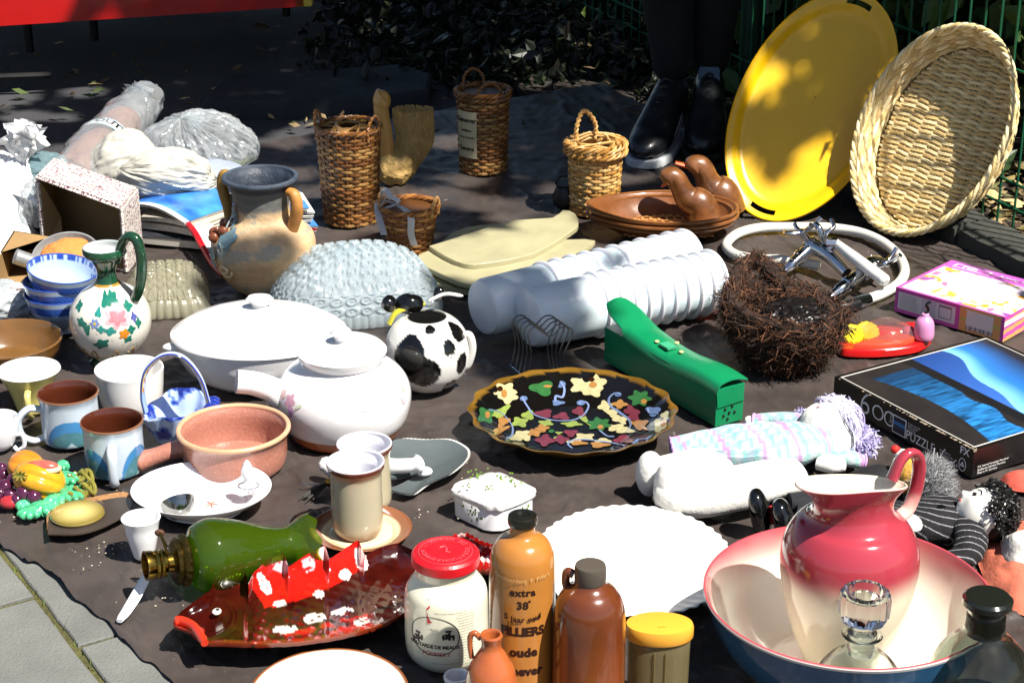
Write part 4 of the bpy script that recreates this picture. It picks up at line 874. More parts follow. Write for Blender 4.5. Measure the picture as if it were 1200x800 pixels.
p, T, C = wicker('ribbon_basket', 'small brown wicker basket with a grey ribbon tied on it', 480, 292, 24, 33, 242, 15, 18, ('8f5a28', 'a87038', '7a4a20', 'b98a50'))
mb = MB(); braid(mb, p, 33*p.k, p.z(241), p.k, C, 3, 8, 2.2, 1.9); build(mb, 'rim', wm(), T, col=True)
for a in (-1.7, 1.25):
    mb = MB(); e = .3; cords(mb, [p.at(a-e, 33*p.k, p.z(250)), p.at(a-e, 34*p.k, p.z(238)), p.at(a, 34*p.k, p.z(229)), p.at(a+e, 34*p.k, p.z(238)), p.at(a+e, 33*p.k, p.z(250))], 1.5*p.k, [C[3]]); build(mb, 'handle', wm(), T, col=True)
m_rib = mat('grey_ribbon', 'a9a9ac', .35, var=.15, vs=50, sheen=.5)
def strip(pts, w, n=8, dirv=(1, 0, 0)):
    q = crom(pts, n); dirv = np.array(dirv, float); return np.stack([q-dirv*w/2, q+dirv*w/2], 1).reshape(-1, 3), quads(len(q), 2)
G = p.G; k = p.k; A = lambda th, r, y: p.at(th, r*k, p.z(y))
part(T, 'ribbon', m_rib, strip([A(-.9, 36, 268), A(-1.2, 37, 250), A(-1.5, 36, 238), A(-1.2, 28, 232), A(-.2, 26, 236), A(.1, 35, 244), A(.1, 36, 262), A(.2, 35, 276)], 8*k), strip([A(-1.5, 34, 240), A(-1.6, 30, 222), A(-.9, 26, 226), A(-1.4, 34, 240)], 6*k, dirv=(.7, .2, .6)), strip([A(-1.2, 36, 240), A(-1.0, 28, 226), A(-.4, 26, 230), A(-1.2, 34, 241)], 6*k, dirv=(.7, .2, .6)))

# straw duck behind the handled basket
m_straw = mat('straw', 'a98a50', .6, var=.25, vs=30, bump=.8, bs=160)
g = P(466, 212); k = K(g); Z = lambda y: ZAT(g[1], y)
X = lambda px, py=200, dy=0.: np.array([g[0]+(px-466)*k, g[1]+dy, Z(py)])
T = thing('straw_duck', 'straw duck with a pale wooden neck behind the handled basket', 'ornament', g)
m_pale = mat('pale_wood', 'b98c4c', .3, var=.12, vs=20, coat=.3)
part(T, 'neck', m_pale, tube(crom([X(455, 200), X(454, 175), X(452, 150), X(449, 130), X(450, 116), X(455, 110)], 6), np.interp(np.linspace(0, 1, 31), [0, .5, .72, .9, 1], [9, 8.5, 9, 11, 4])*k, 20), ball(X(450, 118), (10.5*k, 11*k, 12*k), 20, 14))
part(T, 'breast', m_straw, blobmesh(X(463, 196), (24*k, 24*k, 20*k), .22, 9, 4, 50, 34))
mb = MB(); cA, cB = X(466, 204, .02), X(484, 140, .05)
for i in range(420):
    a = rng.uniform(0, 2*PI); s = rng.uniform(.85, 1); w = 20*k
    st = cA+np.array([math.cos(a)*w*s, math.sin(a)*w*s*.7, 0]); en = cB+np.array([math.cos(a)*w*1.15, math.sin(a)*w*.8, rng.uniform(-6, 6)*k])
    mid = (st+en)/2+np.array([10*k, 0, 0]); mb.add(*tube(crom([st, mid, en], 4), 1.3*k, 4))
build(mb, 'straw_body', m_straw, T, kind='stuff')
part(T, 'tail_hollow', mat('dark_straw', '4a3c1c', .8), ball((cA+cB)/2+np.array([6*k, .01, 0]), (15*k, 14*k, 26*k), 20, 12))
part(T, 'foot', mat('brown_foot', '6a3c1c', .5), lathe([(8*k, 0), (14*k, .002), (12*k, .018), (9*k, .02)], X(464, 215)*[1, 1, 0], 24)[:2])

# oval boat basket with two wooden duck heads
m_wood = mat('brown_wood', '70421f', .35, var=.35, vs=18, coat=.3, bump=.15, bs=60)
g = P(782, 272); k = K(g); T = thing('boat_basket', 'oval brown wicker and wood dish with two carved bird heads', 'basket', g)
def boat(U, V):
    a = U*2*PI; r = V; 
    return a, r
nu, nv = 72, 22; v = []; cc = []
prof = crom([(.0, 0), (.55, 0), (.86, .45), (1.0, 1.0), (1.0, 1.05), (.94, 1.0), (.8, .5), (.52, .10), (0, .08)], 4)
rx, ry, hh = 82*k, 60*k, 30*k
for r, z in prof:
    for i in range(nu):
        a = 2*PI*i/nu; pt = 1+.16*max(0, -math.cos(a))**6; v.append((g[0]+max(r, 1e-3)*rx*math.cos(a)*pt, g[1]+max(r, 1e-3)*ry*math.sin(a), z*hh*(1+.12*max(0, -math.cos(a))**3)))
mb = MB(); mb.add(v, quads(len(prof), nu, cv=True))
build(mb, 'dish', m_wood, T)
mb = MB()
for i, (s, z) in enumerate(((.98, 1.02), (.93, .9), (.99, .8), (.95, .62))):
    a = np.linspace(0, 2*PI, 90, endpoint=False); q = np.stack([g[0]+s*rx*np.cos(a)*(1+.16*np.maximum(0, -np.cos(a))**6), g[1]+s*ry*np.sin(a), z*hh+a*0], -1); mb.add(*tube(q, 2.2*k, 6, closed=True))
build(mb, 'cane_rim', mat('cane', '7c4c26', .35, coat=.3, var=.2, vs=60), T)
mb = MB(); 
for i in range(22):
    x = -.62+i*.058; L = math.sqrt(max(0, 1-x*x))*.72
    for j in range(9):
        y = -L+2*L*(j+.5)/9; w = (-1)**(i+j); mb.add(*cbox((g[0]+x*rx, g[1]+y*ry, .006+ .16*hh*abs(x)**2+.16*hh*abs(y/.72)**2+w*.0008), (.052*rx, 2*L/9*ry*.95, .002)))
build(mb, 'woven_mat', mat('mat_cane', 'b07c46', .5, var=.2, vs=80), T, kind='stuff', smooth=False)
m_gourd = mat('polished_gourd', '6e4424', .32, var=.55, vs=30, bump=.25, bs=80, coat=.6)
for i, (bx, by, hx_, hy_, s) in enumerate(((822, 252, 783, 205, 1.0), (848, 240, 813, 192, 1.12))):
    b = P(bx, by, .02); b[1] += .0
    def Q(px, py): y0 = b[1]; z = ZAT(y0, py); return np.array([(px-600)*K((0, y0, z)), y0, z])
    pts = crom([Q(bx+4, by+8), Q(bx-2, by-12), Q((bx+hx_)/2+2, (by+hy_)/2+2), Q(hx_+10, hy_+6), Q(hx_+3, hy_+2), Q(hx_-5, hy_+9)], 6); n = len(pts)
    h = part(T, 'bird_head', m_gourd, tube(pts, np.interp(np.linspace(0, 1, n), [0, .25, .5, .75, .88, .97, 1], [21, 19, 12.5, 11.5, 12.5, 9, 2])*k*s, 22), label=['front gourd shaped bird head without visible beak', 'rear gourd shaped bird head with orange beak'][i])
    part(h, 'beak', mat('orange_beak', 'b0521c', .4), loft([Q(hx_-3, hy_+4), Q(hx_-11, hy_+2), Q(hx_-22, hy_-1)] if i else [Q(hx_-3, hy_+10), Q(hx_-8, hy_+14)], [6*k, 5*k, 4.5*k] if i else [4*k, 2*k], [4*k, 3*k, 2.5*k] if i else [3*k, 1*k], 12))
T = thing('black_figurine', 'small black iron pot half hidden behind the honey basket', 'pot', P(662, 243)); g = P(662, 243); k = K(g)
v, f, *_ = lathe([(9*k, 0), (14*k, .01), (15*k, .025), (10*k, .045), (12*k, .05)], g, 30); part(T, 'body', mat('black_iron', '141414', .4), (v, f))
a = np.linspace(0, PI, 12); part(T, 'handle', mat('black_iron'), tube(np.stack([g[0]+11*k*np.cos(a), g[1]+a*0, .05+9*k*np.sin(a)], -1), 1.3*k, 6))

# serving boards
m_board = mat('olive_board', 'a09a78', .5, var=.12, vs=12, bump=.15, bs=60, coat=.1)
def boardt(label, poly, z0, th, m=m_board, tilt=0):
    V = [P(x, y, z0+th) for x, y in crom(poly+[poly[0]], 2)[:-1]]; c = np.mean(V, 0); T = MB(); v, f = slab(V, z0, z0+th, .0012); T.add(v, f); o = build(T, 'serving_board', m, origin=(c[0], c[1], z0), angle=35); tag(o, label, 'board', 'pale serving boards in a heap'); return o
boardt('lowest pale serving board, its rounded end pointing left below the others', [(470, 306), (500, 298), (640, 296), (672, 302), (640, 320), (560, 340), (520, 334), (485, 322)], .001, .010)
boardt('round ended pale serving board at the back of the heap', [(512, 290), (530, 272), (560, 264), (592, 262), (630, 270), (660, 280), (600, 300), (540, 305)], .0115, .009)
boardt('pale serving board in the middle of the heap, tip towards the white cups', [(486, 305), (505, 292), (600, 284), (686, 280), (694, 286), (660, 302), (600, 322), (556, 334), (520, 322)], .021, .009)
boardt('topmost pale serving board with a notched fishtail end', [(503, 288), (520, 283), (560, 270), (600, 258), (648, 255), (660, 246), (674, 250), (678, 262), (668, 272), (625, 297), (570, 308), (545, 309), (522, 300)], .0305, .009)

# ================================================================ TRAY AND OVAL STRAW BASKET, leaning on the fence
def ovalframe(g, n, pts):
    """pts: pixels of the outline's ends: end A, end B (long axis), and half width px"""
    a, b = PN(*pts[0], g, n), PN(*pts[1], g, n); c = (a+b)/2; u = b-a; L = np.linalg.norm(u)/2; u /= 2*L; n = np.array(n, float); n /= np.linalg.norm(n); w = np.cross(n, u); w /= np.linalg.norm(w)
    return c, u, w, n, L
def fshort(c, w, k):
    a, b = toscreen(c+w*.05), toscreen(c-w*.05); return math.hypot(a[0]-b[0], a[1]-b[1])*k/.1
g = P(888, 256); nrm = (-.12, -.80, .58)
c, u, w, n, L = ovalframe(g, nrm, ((889, 254), (1012, -6)))
k = K(c); W = 86*k/fshort(c, w, k)
T = thing('oval_tray', 'large yellow oval metal tray leaning upright in dappled light', 'tray', g)
m_tray = mat('yellow_enamel', 'dcac10', .3, var=.07, vs=6, coat=.25, bump=.05, bs=8)
def S(a, r, d): a = np.asarray(a); return c+u*(L*r*np.cos(a))[..., None]+w*(W*r*np.sin(a))[..., None]+n*np.asarray(d)[..., None]
slot = lambda a, r: (np.minimum(np.abs(np.angle(np.exp(1j*a))), np.abs(np.angle(np.exp(1j*(a-PI))))) < .19) & (r > .91) & (r < .955)
rs = [0, .3, .6, .80, .84, .87, .91, .935, .955, .985, 1.0]; ds = [-.022, -.022, -.022, -.022, -.0205, -.015, -.007, -.005, -.0035, -.001, 0]
na = 200; aa = np.linspace(0, 2*PI, na, endpoint=False); rows = [S(aa, max(r, .001)*np.ones(na), d*np.ones(na)) for r, d in zip(rs, ds)]
rows += [S(aa, 1.006*np.ones(na), .0025*np.ones(na)), S(aa, 1.012*np.ones(na), -.002*np.ones(na))]
back = [S(aa, max(r, .001)*np.ones(na), (d-.0022)*np.ones(na)) for r, d in list(zip(rs, ds))[::-1]]
allr = rows+back; v = np.array(allr).reshape(-1, 3); f = []
rr = rs+[1.006, 1.012]+rs[::-1]
for i in range(len(allr)-1):
    for j in range(na):
        m = (j+1) % na; rm_ = (rr[i]+rr[i+1])/2; am = aa[j]+PI/na
        if slot(np.array(am), np.array(rm_)): continue
        f.append((i*na+j, i*na+m, (i+1)*na+m, (i+1)*na+j))
mb = MB(); mb.add(v, f); build(mb, 'pan', m_tray, T, angle=60)
part(T, 'rust_spot', mat('rust', '4a2a10', .8), *[ball(S(np.array(q), np.array(r), np.array(-.0215)), .0012*s, 8, 6) for q, r, s in ((.2, .1, 1), (.5, .14, .8), (.3, .05, .6), (-1, .3, .5))], kind='stuff')

g = P(1052, 281); nrm = (-.58, -.66, .48)
c, u, w, n, L = ovalframe(g, nrm, ((1040, 272), (1146, 32)))
k = K(c); W = 84*k/fshort(c, w, k); DP = .06
T = thing('straw_basket', 'large oval pale straw basket leaning beside the yellow tray', 'basket', g)
m_sb = mat('pale_straw', rough=.6, vcol=True, var=.15, bump=.4, bs=260)
SC = [np.array(hx(q)) for q in ('d8c28c', 'e0cc9a', 'c8ae72', 'e8d8ac', 'c8a870')]
def S2(a, r, d): return c+u*(L*r*np.cos(a))[..., None]+w*(W*r*np.sin(a))[..., None]+n*np.asarray(d)[..., None]
mb = MB(); st = 11                        # floor: stakes along the long axis, weavers across
fl, fw = L*.86, W*.86; q0 = c-n*DP
ns = 8; xs_ = np.linspace(-fw, fw, ns+2)[1:-1]
for x in xs_:
    e = fl*math.sqrt(1-(x/fw)**2); mb.add(*tube([q0+w*x-u*e, q0+w*x, q0+w*x+u*e], .0028, 6), 0, SC[2]*.8)
nr = 74; pitch = 2*fl/nr; dx = xs_[1]-xs_[0]
for j in range(nr):
    y = -fl+pitch*(j+.5); e = fw*math.sqrt(max(0, 1-(y/fl)**2))
    t = np.arange(-e, e, dx/5); 
    if len(t) < 3: continue
    for s_ in (0, 1):
        off = .0030*np.cos(PI*(t-xs_[0])/dx+PI*(j+s_)); q = q0+w*t[:, None]+u*(y+s_*pitch*.5+.0012*np.sin(PI*(t-xs_[0])/dx+.5))[:, None]+n*off[:, None]
        cc = SC[(j*3+s_) % 5]*rng.uniform(.8, 1.15); mb.add(*tube(q, pitch*.36, 5), 0, cc)
v_ = S2(np.linspace(0, 2*PI, 80, endpoint=False), .86, -DP-.006); mb.add(v_, [tuple(range(80))], 0, SC[2]*.6); build(mb, 'woven_floor', m_sb, T, col=True, kind='stuff')
mb = MB(); a = np.linspace(0, 2*PI, 260, endpoint=False); nrow = 9
v = [S2(a, s, d+0*a) for s, d in ((.862, -DP-.004), (.88, -DP), (.93, -.03), (.965, -.004))]; mb.add(np.array(v).reshape(-1, 3), quads(4, 260, cv=True), 0, SC[2]*.5)
for j in range(nrow):
    d = -DP+DP*(j+.5)/nrow; R = .885+.095*(j+.5)/nrow
    for s_ in (0, 1):
        r = R+.012*np.cos(a*22+PI*(j+s_)); mb.add(*tube(S2(a, r, d+s_*.003+.0012*np.sin(a*31+j)), .0030, 6, closed=True), 0, SC[(j+s_) % 5]*(.8+.4*vn(np.stack([a*20, a*0+j, a*0+s_], -1)).repeat(6)[:, None]))
build(mb, 'woven_wall', m_sb, T, col=True, kind='stuff')
mb = MB()
for s_ in range(4):
    ph = s_*PI/2; r = .985+.022*np.cos(a*16+ph); d = .003+.0065*np.sin(a*16+ph); mb.add(*tube(S2(a, r, d), .0036, 7, closed=True), 0, SC[s_ % 5]*1.05)
build(mb, 'plaited_rim', m_sb, T, col=True)

# ================================================================ SNEAKERS of the person standing behind the stall
m_shoe = mat('black_leather', '1b1d20', .35, var=.25, vs=30, coat=.25, bump=.3, bs=60); m_sole = mat('white_sole', 'b8bcc0', .5)
m_trou = mat('black_trousers', '08090b', .9, var=.3, vs=10, bump=.5, bs=20)
def Yp(px, py, y0): z = ZAT(y0, py); return np.array([(px-600)*K((0, y0, z)), y0, z])
pg = P(800, 190); PT = thing('person', 'person in black trousers and black sneakers standing behind the stall', 'person', pg)
feet = []
for i, (toe, heel, tw) in enumerate((((752, 196), (800, 148), 20), ((824, 190), (834, 118), 22))):
    a = P(*toe); b = P(*heel); b = a+(b-a)/np.linalg.norm(b-a)*.27; b[2] = 0; d = b-a; k = K(a)
    q = [a+d*t for t in (-.03, .0, .08, .25, .45, .65, .82, .95, 1.0)]
    top = [.012, .03, .042, .055, .085, .115, .13, .12, .10]; wd = [.012, .028, .040, .046, .042, .038, .038, .032, .012]
    cen = [x+np.array([0, 0, .018+h/2]) for x, h in zip(q, top)]
    cen = crom(cen, 5); hh_ = crom([(h, 0) for h in top], 5)[:, 0]; ww = crom([(x, 0) for x in wd], 5)[:, 0]
    s = part(PT, 'sneaker', m_shoe, loft(cen, ww, hh_/2+.006, 28, 2.4))
    sn = np.array([d[1], -d[0], 0]); sn /= np.linalg.norm(sn)
    out = [a+d*t+sn*x*sg for sg in (1, -1) for t, x in (list(zip((-.035, .0, .08, .25, .45, .65, .82, .95, 1.01), [.014, .031, .043, .05, .045, .041, .041, .035, .014]))[::sg])]
    v, f = slab(out, .0, .018, .003); part(s, 'sole', m_sole if i == 0 else m_shoe, (v, f))
    mb = MB()                                  # cord swoosh outline on the side towards the viewer
    sg = -1 if i == 0 else 1
    sg = 1
    def side(t, h): j = min(len(ww)-1, max(0, int((t*.97+.02)*(len(ww)-1)))); return a+d*t+sn*sg*(ww[j]+.0015)*.93+np.array([0, 0, h])
    mb.add(*tube(crom([side(.93, .10), side(.7, .075), side(.45, .05), side(.3, .035), side(.26, .045), side(.3, .058)], 6), .0016, 6)); mb.add(*tube(crom([side(.93, .10), side(.72, .06), side(.5, .03), side(.32, .022), side(.22, .03), side(.26, .045)], 6), .0016, 6))
    build(mb, 'curved_side_stripe', mat('grey_cord', '7c8288', .5), s)
    mb = MB()
    for j in range(6):
        t = .30+j*.07; h = .075+j*.013; e = sn*.02; c0 = a+d*t; mb.add(*tube(crom([c0-e*1.1+[0, 0, h-.012], c0+[0, 0, h+.012], c0+e*1.1+d*.05+[0, 0, h-.008]], 4), .0028, 6))
    build(mb, 'laces', mat('dark_laces', '26282b', .7), s, kind='stuff')
    if i == 0: feet.append((a, b, d)); continue
    mb = MB(); c0 = a+d*.62; mb.add(*loft(crom([c0+[0, 0, .10], c0+d*.05+[0, 0, .135], c0+d*.06+[0, 0, .165]], 4), [.024]*8+[.02], [.004]*9, 14)); build(mb, 'tongue', mat('grey_blue_lining', '50667c', .6), s)
    feet.append((a, b, d))
mb = MB()                                      # trousers, one continuous skinned body from the hips down
verts = []; edges = []; rads = []
hip = np.array([(feet[0][0]+feet[1][0])[0]/2+.03, max(feet[0][1][1], feet[1][1][1])-.02, .92]); verts.append(hip); rads.append((.15, .11))
verts.append(hip+[0, .0, .14]); rads.append((.15, .10)); edges.append((0, 1))
for i, (a, b, d) in enumerate(feet):
    an = a+d*.82; base = len(verts); hipj = hip+np.array([(-.10, .10)[i], 0, -.08]); kn_ = (hipj+an)/2+np.array([0, -.04, 0]); kn_[2] = .48
    for vtx, r in ((hipj, .095), (kn_, .075), (an+[0, 0, .2], .05), (an+[0, 0, .13], .045)): verts.append(np.array(vtx)); rads.append((r, r))
    edges += [(0, base), (base, base+1), (base+1, base+2), (base+2, base+3)]
me = bpy.data.meshes.new('trousers'); me.from_pydata([tuple(x-pg) for x in verts], edges, []); o = bpy.data.objects.new('trousers', me); COL.objects.link(o); o.parent = PT
md = o.modifiers.new('skin', 'SKIN'); 
for sv, r in zip(me.skin_vertices[0].data, rads): sv.radius = r
me.skin_vertices[0].data[0].use_root = True
md.use_smooth_shade = True; o.modifiers.new('sub', 'SUBSURF').levels = 2; o.modifiers['sub'].render_levels = 2; me.materials.append(m_trou); _INV['trousers'] = _mat4(PT)

# ================================================================ STACKED WHITE CUPS, RACK, GREEN BOX
m_cup = mat('white_plastic_cup', 'd4dae0', .3, var=.06, vs=20, sub=.35, coat=.1)
def cupmesh(R0, L):
    pr = [(1e-4, 0), (R0*.70, 0), (R0*.86, L*.03), (R0*.93, L*.10), (R0*.945, L*.5), (R0*.955, L*.93), (R0*1.0, L*.935), (R0*1.045, L*.95), (R0*1.05, L*.965), (R0*1.03, L*.985), (R0*.98, L*.99), (R0*.93, L*.96), (R0*.88, L*.1), (R0*.7, L*.03), (1e-4, L*.03)]
    v, f, *_ = lathe(pr, (0, 0, 0), 56, cap0=False, cap1=False); mb = MB(); mb.add(v, f); return mb
def stack(a, b, rpx, n, lab_first, lab_rest, grp):
    p0 = P(*a); k = K(p0); R0 = rpx*k; A = P(a[0], a[1], R0*1.02); B = P(b[0], b[1], R0*1.02); d = B-A; Lt = np.linalg.norm(d); d /= Lt; L = 88*k*1.05
    step = (Lt-L)/(n-1); q = axis_rot(d); proto = None
    for i in range(n):
        c = A+d*(step*i)+np.array([0, 0, -.0+.0006*random.uniform(-1, 1)]); lb = lab_first if i == 0 else lab_rest
        if proto is None:
            T = thing('plastic_cup', lb, 'cup', c, rot=q, group=grp); m = build(cupmesh(R0, L), 'cup_wall', m_cup, T, local=True); proto = (T, m)
        else:
            T = proto[0].copy(); COL.objects.link(T); T.location = tuple(c); T['label'] = lb.format(('', 'second', 'third', 'fourth', 'fifth', 'sixth', 'seventh', 'eighth', 'ninth', 'tenth', 'last')[i if i < n-1 else 10]); m = proto[1].copy(); COL.objects.link(m); m.parent = T
            T.rotation_quaternion = q @ Quaternion((1, 0, 0), rad(random.uniform(-.6, .6)))
stack((563, 361), (806, 302), 35, 11, 'white plastic cup whose closed bottom ends the rear nested row', '{} white plastic cup from the closed end of the rear row', 'cups of the rear row')
stack((616, 373), (836, 329), 37, 10, 'white plastic cup whose closed bottom ends the front nested row', '{} white plastic cup from the closed end of the front row', 'cups of the front row')

m_chr = mat('chrome', 'd8dade', .08, metal=1, var=.1, vs=30)
m_rack = mat('rack_steel', '8c9094', .3, metal=1, var=0); g = P(634, 437); k = K(g); T = thing('plate_rack', 'small chrome wire rack of heart shaped loops behind the black flowered plate', 'rack', g)
for i in range(5):
    ox, dy = (-9+4.6*i), .012*i-.02
    pts = [(-26, 0), (-21, 28), (-25, 52), (-20, 60), (-11, 61), (0, 50), (12, 60), (21, 61), (26, 53), (17, 28), (20, 0)]
    part(T, 'wire_loop', m_rack, tube(crom([g+np.array([(x+ox)*k, -dy, y*k*1.06+.002]) for x, y in pts], 5), 1.0*k, 6))
for x in (-28, 18): part(T, 'base_wire', m_chr, tube([g+np.array([(x-8)*k, .025, .003]), g+np.array([(x+12)*k, -.035, .003])], 1.1*k, 6))
part(T, 'cross_wire', m_chr, tube([g+np.array([-24*k, -.035, .003]), g+np.array([24*k, -.035, .003])], 1.1*k, 6))

m_gr = mat('green_vinyl', '0d7a4c', .32, var=.12, vs=8, coat=.15, bump=.12, bs=40)
a, b, c_ = P(708, 422), P(838, 500), P(870, 491); hh_ = ZAT(b[1], 457); w_ = c_-b; d_ = a+w_; up_ = np.array([0, 0, hh_])
T = thing('green_case', 'long green vinyl case with its lid bulging open at the far end', 'case', (a+b+c_+d_)/4)
part(T, 'body', m_gr, box8([a, b, c_, d_], [a+up_*.98, b+up_, c_+up_, d_+up_*.98]), smooth=False)
L_ = b-a
def lidf(U, V):
    sag = .006*np.sin(V*PI); lift = np.where(U < .28, (1-U/.28)**1.6*.030, 0)+.004*np.sin(U*9); out = (V-.5)*1.12+.5
    p = a+L_*(-.02+U*1.035)[..., None]+w_*out[..., None]+up_*1.03
    p = p+np.array([0, 0, 1])*(sag+lift+.004)[..., None]; tap = np.where(U < .1, (1-U/.1)**2*.35, 0); p = p-w_*((V-.5)*tap)[..., None]
    drop = np.where(V < .12, (.12-V)/.12, 0)**1.5*.012*(U > .2); return p-np.array([0, 0, 1])*drop[..., None]
v, f, *_ = sheet(lidf, 50, 16, .002); lid = part(T, 'lid', m_gr, (v, f))
part(T, 'end_flap', m_gr, box8([b+w_*.05+[0, -.002, hh_*.5], c_+[0, -.003, hh_*.55], c_+[0, 0, hh_*.55], b+w_*.05+[0, 0, hh_*.5]], [b+w_*.0+[0, -.003, hh_*1.0], c_+[0, -.004, hh_*1.02], c_+[0, 0, hh_*1.02], b+w_*.0+[0, 0, hh_*1.0]]), smooth=False)
mb = MB()
for x, y in ((.35, .42), (.6, .46), (.3, .25), (.5, .30), (.7, .28), (.45, .14)): mb.add(*ball(b+w_*x+np.array([0, -.0012, hh_*y]), .0022, 8, 6))
build(mb, 'air_hole', mat('hole_black', '04140c', .6), T, kind='stuff')
part(lid, 'clasp', mat('worn_green', '3c9a70', .4), box8(*[[a+L_*x+w_*y+up_*1.03+[0, 0, z] for x, y in ((.44, .25), (.52, .25), (.52, .6), (.44, .6))] for z in (.008, .0115)]), smooth=False)
mb = MB()
for x, y in ((.40, .35), (.47, .8), (.58, .5)): mb.add(*ball(a+L_*x+w_*y+up_*1.03+np.array([0, 0, .0095]), (.004, .006, .0012), 8, 6))
build(mb, 'scuff_mark', mat('scuff', 'a8b07a', .7), lid, kind='stuff')

# ================================================================ BLACK FLOWERED PLATE
def fpl(th, r, z, v, t):
    return np.array(hx('0c0a09'))*np.ones((len(v), 3))
cx, cy, RR = 671, 480, 118
def bplate_col(th, r, z, v, t):
    gold = mixc('7a5a20', '4a3410', fbm(v, 40, 2)); top = t > .5; c = np.where(top[:, None], np.array(hx('0d0b0a')), gold); c = np.where((top & (r > .955))[:, None], gold*1.1, c); return c
T, G, k, h = plate('flowered_plate', 'black plate painted with bright flowers and scrolls, wavy gilt rim', cx, cy, RR, 30, m_vc, colf=bplate_col, lobes=16, amp=.02, seg=192, sy=.99, deep=.26)
# painted work follows the plate's hollow
_pp = crom([(r*RR*k if r > .001 else 1e-4, z) for r, z in [(.985, h+.0012), (.85, .72*h+.001), (.60, .26*h), (.49, .26*h*.55+.002), (1e-4, .26*h*.5+.002)]], 6)
def zof(r): return np.interp(r, _pp[::-1, 0], _pp[::-1, 1])
SC_ = 119.0
def onplate(px, py, off=.0006):            # places on the plate's hollow seen at these pixels
    px, py = np.atleast_1d(px).astype(float), np.atleast_1d(py).astype(float); out = np.zeros((len(px), 3)); zs = np.linspace(h+.004, .001, 70)
    for i in range(len(px)):
        d = ray(px[i], py[i]); q = CP+d*((zs-CAMH)/d[2])[:, None]; r = np.hypot(q[:, 0]-G[0], q[:, 1]-G[1]); s_ = zs-zof(np.minimum(r, RR*k*.985)); w = np.nonzero(s_ <= 0)[0]
        j = w[0] if len(w) else len(zs)-1; t = 0 if j == 0 else s_[j-1]/(s_[j-1]-s_[j]+1e-12); p_ = q[j] if j == 0 else q[j-1]+(q[j]-q[j-1])*t
        r_ = math.hypot(p_[0]-G[0], p_[1]-G[1]); m = min(1, RR*k*.97/max(r_, 1e-6)); p_ = np.array([G[0]+(p_[0]-G[0])*m, G[1]+(p_[1]-G[1])*m, 0]); p_[2] = zof(r_*m)+off; out[i] = p_
    return out
def inner_blot(mb, px, py, w, hgt, lobes=0, dep=.25, rot=0, ph=0, off=.0006, n=26):
    X_, Y_ = [], []
    for s_ in (0, .5, 1):
        for q in np.linspace(0, 2*PI, n, endpoint=False):
            m = 1+dep*math.cos(lobes*q+ph) if lobes else 1; x = w/2*math.cos(q)*m*s_; y = hgt/2*math.sin(q)*m*s_; X_.append(px+x*math.cos(rot)-y*math.sin(rot)); Y_.append(py+x*math.sin(rot)+y*math.cos(rot))
    mb.add(onplate(X_, Y_, off+.0004), quads(3, n, cv=True))
Cc = dict(Y='a8a078', O='946a38', P='662c38', G='2c5c30', B='54688c', K='2a1408', L='7c8c44')
O_ = lambda x, y: (540+x/4.615, 430+y/4.615)
